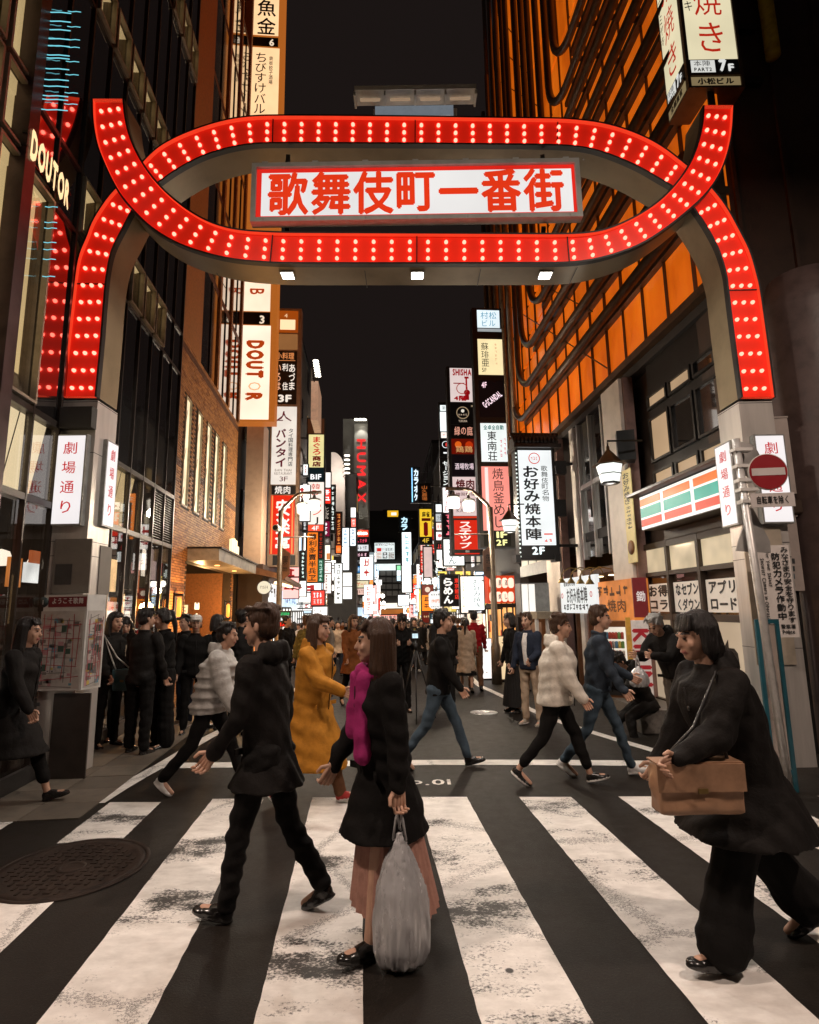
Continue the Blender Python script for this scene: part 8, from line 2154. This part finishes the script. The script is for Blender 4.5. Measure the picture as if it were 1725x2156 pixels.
pD, JD, gD = person('woman in black coat, magenta scarf and long dusty pink pleated skirt, centre of crossing', 812, 1985, 1.60, -62, {**stride(13), 'armL': (-4, 9, 6, 0), 'armR': (10, 7, 24, 8), 'hpitch': -4}, {'mat': KC, 'hem': -.34, 'ease': 1.18, 'flare': 1.0, 'name': 'coat', 'collar': 'none'}, {'kind': 'skirt', 'mat': PINKC, 'hem': .20, 'flare': .28}, (SHOEK, None), ('long', HAIRB), female=True, vox=.009, hyaw=-25, extra=scarf)
hb = wpt(pD, JD['wrL'] + JD['hdL'] * .10)
plastic_bag('plastic_bag', 'white translucent carrier bag hanging from the hand of the woman in the pink skirt', hb, .70, .27, PLASTIC)
pE, JE, gE = person('person in a black jacket, dark jeans and polished black boots right of centre', 928, 1618, 1.67, 82, {**stride(24), 'boots': True}, {'mat': KC, 'ease': 1.15, 'hem': -.10}, {'mat': JEANS, 'wide': .9}, (SHOEK, None), ('short', HAIRK))
pF, JF, gF = person('person in a roomy cream jacket and black cropped trousers with black sneakers', 1180, 1652, 1.62, 74, {**stride(24), 'lean': 7}, {'mat': CREAMC, 'ease': 1.5, 'hem': -.14, 'wr': .8, 'collar': 'hood'}, {'mat': KC, 'crop': .22}, (SHOEK, SOLEW), ('short', HAIRB))
pG, JG, gG = person('person in a dark denim jacket, blue jeans and white sneakers behind the cream jacket', 1272, 1634, 1.68, 70, {**stride(22), 'armL': (12, 8, 50, 15)}, {'mat': DENIM, 'ease': 1.12, 'hem': -.06}, {'mat': JEANS, 'wide': .85}, (SHOEW, SOLEW), ('short', HAIRB))
pH, JH, gH = person('stooping grey haired person in black with a white bag beside the store panels', 1438, 1578, 1.62, -58, {'lean': 24, 'hpitch': 20, 'armL': (38, 4, 60, 20), 'armR': (34, 4, 64, 20), 'legL': (4, 6, 3), 'legR': (-4, 4, 3)}, {'mat': KC2, 'ease': 1.18, 'hem': -.08, 'collar': 'hood'}, {'mat': GREYT}, (SHOEW, SOLEW), ('short', HAIRG))
hb = wpt(pH, (JH['wrL'] + JH['wrR']) / 2 + JH['hdL'] * .1)
plastic_bag('plastic_bag', 'small clear carrier bag in the hands of the stooping person', hb + V((0, 0, -.02)), .34, .22, PLASTIC)
pI, JI, gI = person('person in black sitting on the store step looking at a phone, white sneakers', 1365, 1543, 1.68, -72, {'seat': .30, 'lean': 30, 'hpitch': 24, 'legL': (72, 80, 8), 'legR': (60, 52, 6), 'armL': (48, 6, 58, 18), 'armR': (44, 6, 60, 18), 'footL': 0, 'footR': 0}, {'mat': KC3, 'ease': 1.12, 'collar': 'hood'}, {'mat': KC2}, (SHOEW, SOLEW), ('short', HAIRK))
phone('lit phone held by the person sitting on the step', wpt(pI, (JI['wrL'] + JI['wrR']) / 2 + JI['hdL'] * .13))
m = MB(); c = gI + V((.10, .05, 0)); m.box(c.x - .22, c.y - .16, .0, c.x + .26, c.y + .2, .29); tag(m.build('stone_block', pbr('granite_step', (.16, .145, .13))), 'low dark block that the person with the phone sits on', 'block')
pJ, JJ, gJ = person('person in a big black coat and wide black trousers striding left, nearest on the right', 1600, 2012, 1.66, -84, {**stride(22), 'lean': 14, 'armL': (28, 10, 40, 0)}, {'mat': KC3, 'ease': 1.4, 'hem': -.30, 'flare': 1.4, 'name': 'coat', 'collar': 'hood'}, {'mat': KC, 'wide': 1.5, 'flare': 1.5, 'crop': .12}, (SHOEK, None), ('bob', HAIRK), female=True, vox=.009)
hb = wpt(pJ, V((.0, -.30, JJ['pelvis'].z + .05)))
shoulder_bag('tan leather shoulder bag carried at the hip of the big black coat', hb + V((-.05, -.22, -.06)), (.46, .16, .26), LEATHERB, wpt(pJ, JJ['shL'] + V((0, -.08, .04))) , strapmat=BLACK)
# group by the left column
pK1, JK1, gK1 = person('person half hidden behind the map column with a striped white strap', 222, 1572, 1.66, 60, {'armR': (10, 5, 30, 10)}, {'mat': KC2, 'ease': 1.1}, {'mat': KC}, (SHOEK, None), ('long', HAIRK), female=True)
shoulder_bag('teal bag hanging beside the map column', wpt(pK1, V((.0, -.30, .84))), (.30, .16, .30), pbr('teal_bag', (.05, .12, .14), .5, var=.2), wpt(pK1, JK1['shR'] + V((0, -.05, .05))), strapmat=WHITEC)
person('woman with a dark bob and fringe facing the street beside the map column', 250, 1560, 1.60, 18, {'hpitch': 6}, {'mat': KC, 'ease': 1.05}, {'mat': KC}, (SHOEK, None), ('bob', HAIRK), female=True, hyaw=10)
person('man in a black suit standing with his back to the street', 288, 1587, 1.70, 168, {'armL': (6, 6, 34, 14), 'armR': (4, 8, 18, 0), 'legL': (3, 3, 4), 'legR': (-3, 3, 4)}, {'mat': KC3, 'ease': 1.08, 'hem': -.14}, {'mat': KC, 'wide': 1.1}, (SHOEK, None), ('short', HAIRK), hyaw=-25)
pK4, JK4, gK4 = person('woman with a ponytail in black, turned left with one hand raised to her chest', 338, 1573, 1.70, -48, {'armL': (26, 6, 100, 36), 'armR': (22, 6, 84, 30), 'hpitch': 10, 'curl': 70}, {'mat': KC, 'ease': 1.05, 'hem': -.12}, {'mat': KC, 'wide': 1.45, 'flare': 1.3}, (SHOEK, None), ('pony', HAIRK), female=True, hyaw=-8)
phone('dark phone with a glinting case in the ponytailed woman\'s hand', wpt(pK4, JK4['wrR'] + JK4['hdR'] * .12), '#6a5a48')
pL, JL, gL = person('person in black holding a phone up high to take a picture', 503, 1530, 1.70, 165, {'armL': (88, 8, 62, 24), 'armR': (88, 8, 62, 24), 'hpitch': -8}, {'mat': KC2, 'ease': 1.1}, {'mat': KC}, (SHOEK, None), ('short', HAIRK))
phone('bright phone screen held above the head of the person in black', wpt(pL, (JL['wrL'] + JL['wrR']) / 2 + V((0, -.03, .12))), '#d8f0f8')
person('person in a pale cap standing behind the silver jacket', 403, 1545, 1.62, 20, {}, {'mat': KC, 'ease': 1.1}, {'mat': KC}, (SHOEK, None), ('cap', HAIRK))
person('slim person in dark trousers beside the menu light box', 385, 1528, 1.64, -30, {}, {'mat': KC2}, {'mat': NAVY, 'wide': .85}, (SHOEG, SOLEW), ('short', HAIRK))
person('person in dark clothes waiting beside the canopied brick door', 446, 1535, 1.62, 150, {}, {'mat': KC}, {'mat': KC2, 'wide': .85}, (SHOEK, None), ('bob', HAIRK), female=True)
# mid street
pM, JM, gM = person('photographer in a black hoodie bending over a camera on a tripod', 846, 1500, 1.66, 6, {'lean': 14, 'hpitch': 26, 'armL': (36, 4, 66, 24), 'armR': (36, 4, 66, 24)}, {'mat': KC, 'ease': 1.12, 'collar': 'hood'}, {'mat': KC}, (SHOEK, None), ('short', HAIRK))
person('man in a dark jacket over an olive top with white shoes walking towards the crossing', 874, 1414, 1.68, 4, stride(18), {'mat': KC2, 'front': OLIVE, 'ease': 1.08}, {'mat': KC, 'wide': .9}, (SHOEW, SOLEW), ('short', HAIRK), vox=.013)
person('woman in a beige coat with tied hair walking away beside the red sweater', 984, 1458, 1.58, 176, stride(12), {'mat': BEIGE, 'hem': -.45, 'ease': 1.15, 'name': 'coat'}, {'kind': 'skirt', 'mat': KC, 'hem': .4, 'flare': .24, 'pleat': 0}, (SHOEK, None), ('pony', HAIRK), female=True, vox=.013)
person('man in a red knitted sweater walking away on the right of the street', 1003, 1454, 1.74, 174, stride(12), {'mat': REDC, 'ease': 1.05}, {'mat': BROWNC}, (SHOEK, None), ('short', HAIRK), vox=.013)
person('man in a wide black jacket walking away up the middle of the street', 938, 1490, 1.72, 182, stride(12), {'mat': KC3, 'ease': 1.3, 'hem': -.16}, {'mat': KC}, (SHOEK, None), ('short', HAIRB), vox=.013)
person('short haired man in charcoal walking away left of the beige coat', 957, 1440, 1.66, 170, stride(12), {'mat': KC2, 'ease': 1.1}, {'mat': KC}, (SHOEK, None), ('short', HAIRB), vox=.013)
person('person in a long black skirt and dark top on the right edge line', 1085, 1500, 1.60, -80, {}, {'mat': KC, 'ease': 1.1}, {'kind': 'skirt', 'mat': KC2, 'hem': .12, 'flare': .27, 'pleat': .02}, (SHOEK, None), ('bob', HAIRK), female=True, vox=.013)
person('person in black with pale sleeve stripes just left of the cream jacket', 1122, 1526, 1.58, -40, {'armL': (14, 6, 50, 10)}, {'mat': NAVY, 'ease': 1.1, 'front': WHITEC}, {'mat': BEIGE}, (SHOEG, SOLEW), ('short', HAIRB), vox=.013)
person('person in a mustard jacket behind the ochre coat', 640, 1478, 1.66, 140, stride(12), {'mat': OLIVE, 'ease': 1.15}, {'mat': KC}, (SHOEK, None), ('short', HAIRB), vox=.013)
person('person in a rust coloured coat left of the photographer', 742, 1486, 1.64, 30, stride(12), {'mat': RUST, 'ease': 1.15, 'hem': -.3}, {'mat': KC}, (SHOEK, None), ('long', HAIRB), vox=.013, female=True)
person('person in a black coat beneath the left street lamp', 600, 1462, 1.68, 60, {}, {'mat': KC, 'ease': 1.1, 'hem': -.3}, {'mat': KC}, (SHOEK, None), ('short', HAIRK), vox=.013)
person('person in a grey top in front of the left shops, looking right', 690, 1452, 1.66, 100, {}, {'mat': GREYT, 'ease': 1.1}, {'mat': KC}, (SHOEK, None), ('short', HAIRK), vox=.013)
# tripod and camera
tpp = ground(878, 1518); z0 = gz(tpp.y)
m = MB(); hub = V((tpp.x, tpp.y, z0 + 1.12)); m.lathe((hub.x, hub.y, hub.z - .05), [(0, 0), (.03, 0), (.03, .1), (0, .1)], 10); m.build('head', BLACK, tp); m = MB(); m.tube([hub - V((0, 0, .25)), hub + V((0, 0, .12))], .013, 8); m.build('centre_post', BLACK, tp)
for k in range(3):
    a = 2 * math.pi * k / 3 + .5; m = MB(); m.tube([hub - V((0, 0, .03)), V((hub.x + .34 * math.cos(a), hub.y + .34 * math.sin(a), z0 + .01))], [.014, .009], 8); m.build('leg', BLACK, tp)
tp.location = (hub.x, hub.y, z0)
for ch in tp.children:
    ch.location = V(ch.location) + ORG[tp.name] - V(tp.location)
cmr = thing('camera', 'camera with a lit rear screen on the tripod', 'camera', hub + V((0, 0, .12)))
m = MB(); m.box(hub.x - .07, hub.y - .03, hub.z + .12, hub.x + .07, hub.y + .04, hub.z + .22); m.box(hub.x - .03, hub.y - .02, hub.z + .2201, hub.x + .03, hub.y + .03, hub.z + .25); m.build('body', BLACK, cmr)
m = MB(); m.lathe((hub.x, hub.y + .041, hub.z + .17), [(.042, 0), (.042, .08), (.035, .082), (0, .08)], 14, axis=(0, 1, 0)); m.build('lens', BLACK, cmr); m = MB(); m.box(hub.x - .05, hub.y - .0335, hub.z + .13, hub.x + .04, hub.y - .0305, hub.z + .20); m.build('screen', em('#c8e0ea', 1.2, .2, 20), cmr)

# --- the crowd further up the street: copies of eight figures, each re-dressed
TPL = []
for k, (hd, tm, bm__, hr_, fem, hem) in enumerate(((0, KC, KC, 'short', False, -.08), (0, KC2, NAVY, 'short', False, -.2), (0, BEIGE, KC, 'long', True, -.4), (0, GREYC, JEANS, 'bob', True, -.08), (180, KC3, KC, 'short', False, -.1), (180, BROWNC, KC, 'long', True, -.35), (180, NAVY, GREYT, 'short', False, -.1), (180, WHITEC, KC, 'pony', True, -.08))):
    t, J, g = person('x', 0, 0, 1.60 + .02 * k, hd, stride(12 + k), {'mat': tm, 'hem': hem, 'ease': 1.1}, {'mat': bm__}, (SHOEK, None), (hr_, HAIRK if k % 3 else HAIRB), vox=.021, hands=False, pos=(0, 30, 0), female=fem, face=False)
    TPL.append(t)
CR = random.Random(13); CN = {}
TOPS = [(KC, 'black'), (KC2, 'charcoal'), (KC3, 'black'), (NAVY, 'navy'), (BROWNC, 'brown'), (BEIGE, 'beige'), (WHITEC, 'white'), (GREYT, 'grey'), (RUST, 'rust'), (KC, 'black'), (KC, 'black'), (OLIVE, 'olive'), (REDC, 'red')]
spots = []
tries = 0
while len(spots) < 262 and tries < 16000:
    tries += 1
    Y = 17.5 + 66 * CR.random() ** 1.2; lx = (-3.9 - .075 * Y if Y < 44 else -2.4 - .04 * Y) + 1.2; rx_ = 4.6 - .045 * Y - 1.3
    x = CR.uniform(lx, rx_)
    if Y < 26 and 0.4 < x < 2.6 and CR.random() < .6: continue
    if any((x - a) ** 2 + (Y - b) ** 2 < .33 for a, b in spots): continue
    spots.append((x, Y))
spots.sort(key=lambda q: q[1])
for i, (x, Y) in enumerate(spots):
    base = TPL[i % 8]
    if i < 8: t = base; kids = list(base.children)
    else:
        t = base.copy(); COL.objects.link(t); kids = []
        for ch in base.children:
            c = ch.copy(); COL.objects.link(c); c.parent = t; kids.append(c)
    tm, tn = TOPS[CR.randrange(len(TOPS))]
    away = (i % 8) >= 4
    t.location = (x, Y, gz(Y)); t.rotation_euler = (0, 0, D2R((180 if away else 0) + CR.uniform(-25, 25)))
    for c in kids:
        if c.name.startswith('jacket') and i >= 0:
            c.material_slots[0].link = 'OBJECT'; c.material_slots[0].material = tm
    sc_ = CR.uniform(.96, 1.05); t.scale = (sc_, sc_, sc_)
    side_ = 'left' if x < -1.6 - .03 * Y else 'right' if x > 1.4 - .03 * Y else 'middle'
    dist = 'near' if Y < 25 else 'mid-distance' if Y < 42 else 'far'
    hname = {0: 'short hair', 1: 'short hair', 2: 'long hair', 3: 'a bob', 4: 'short hair', 5: 'long hair', 6: 'short hair', 7: 'a ponytail'}[i % 8]
    key = (tn, hname, away, side_); CN[key] = CN.get(key, 0) + 1
    t['label'] = '%s nearest crowd walker in %s with %s, %s, %s of the street' % (ORD[CN[key] - 1], tn, hname, 'going away' if away else 'coming nearer', side_)
    t['group'] = 'people walking in the street crowd'
bpy.data.scenes.remove(TMP)
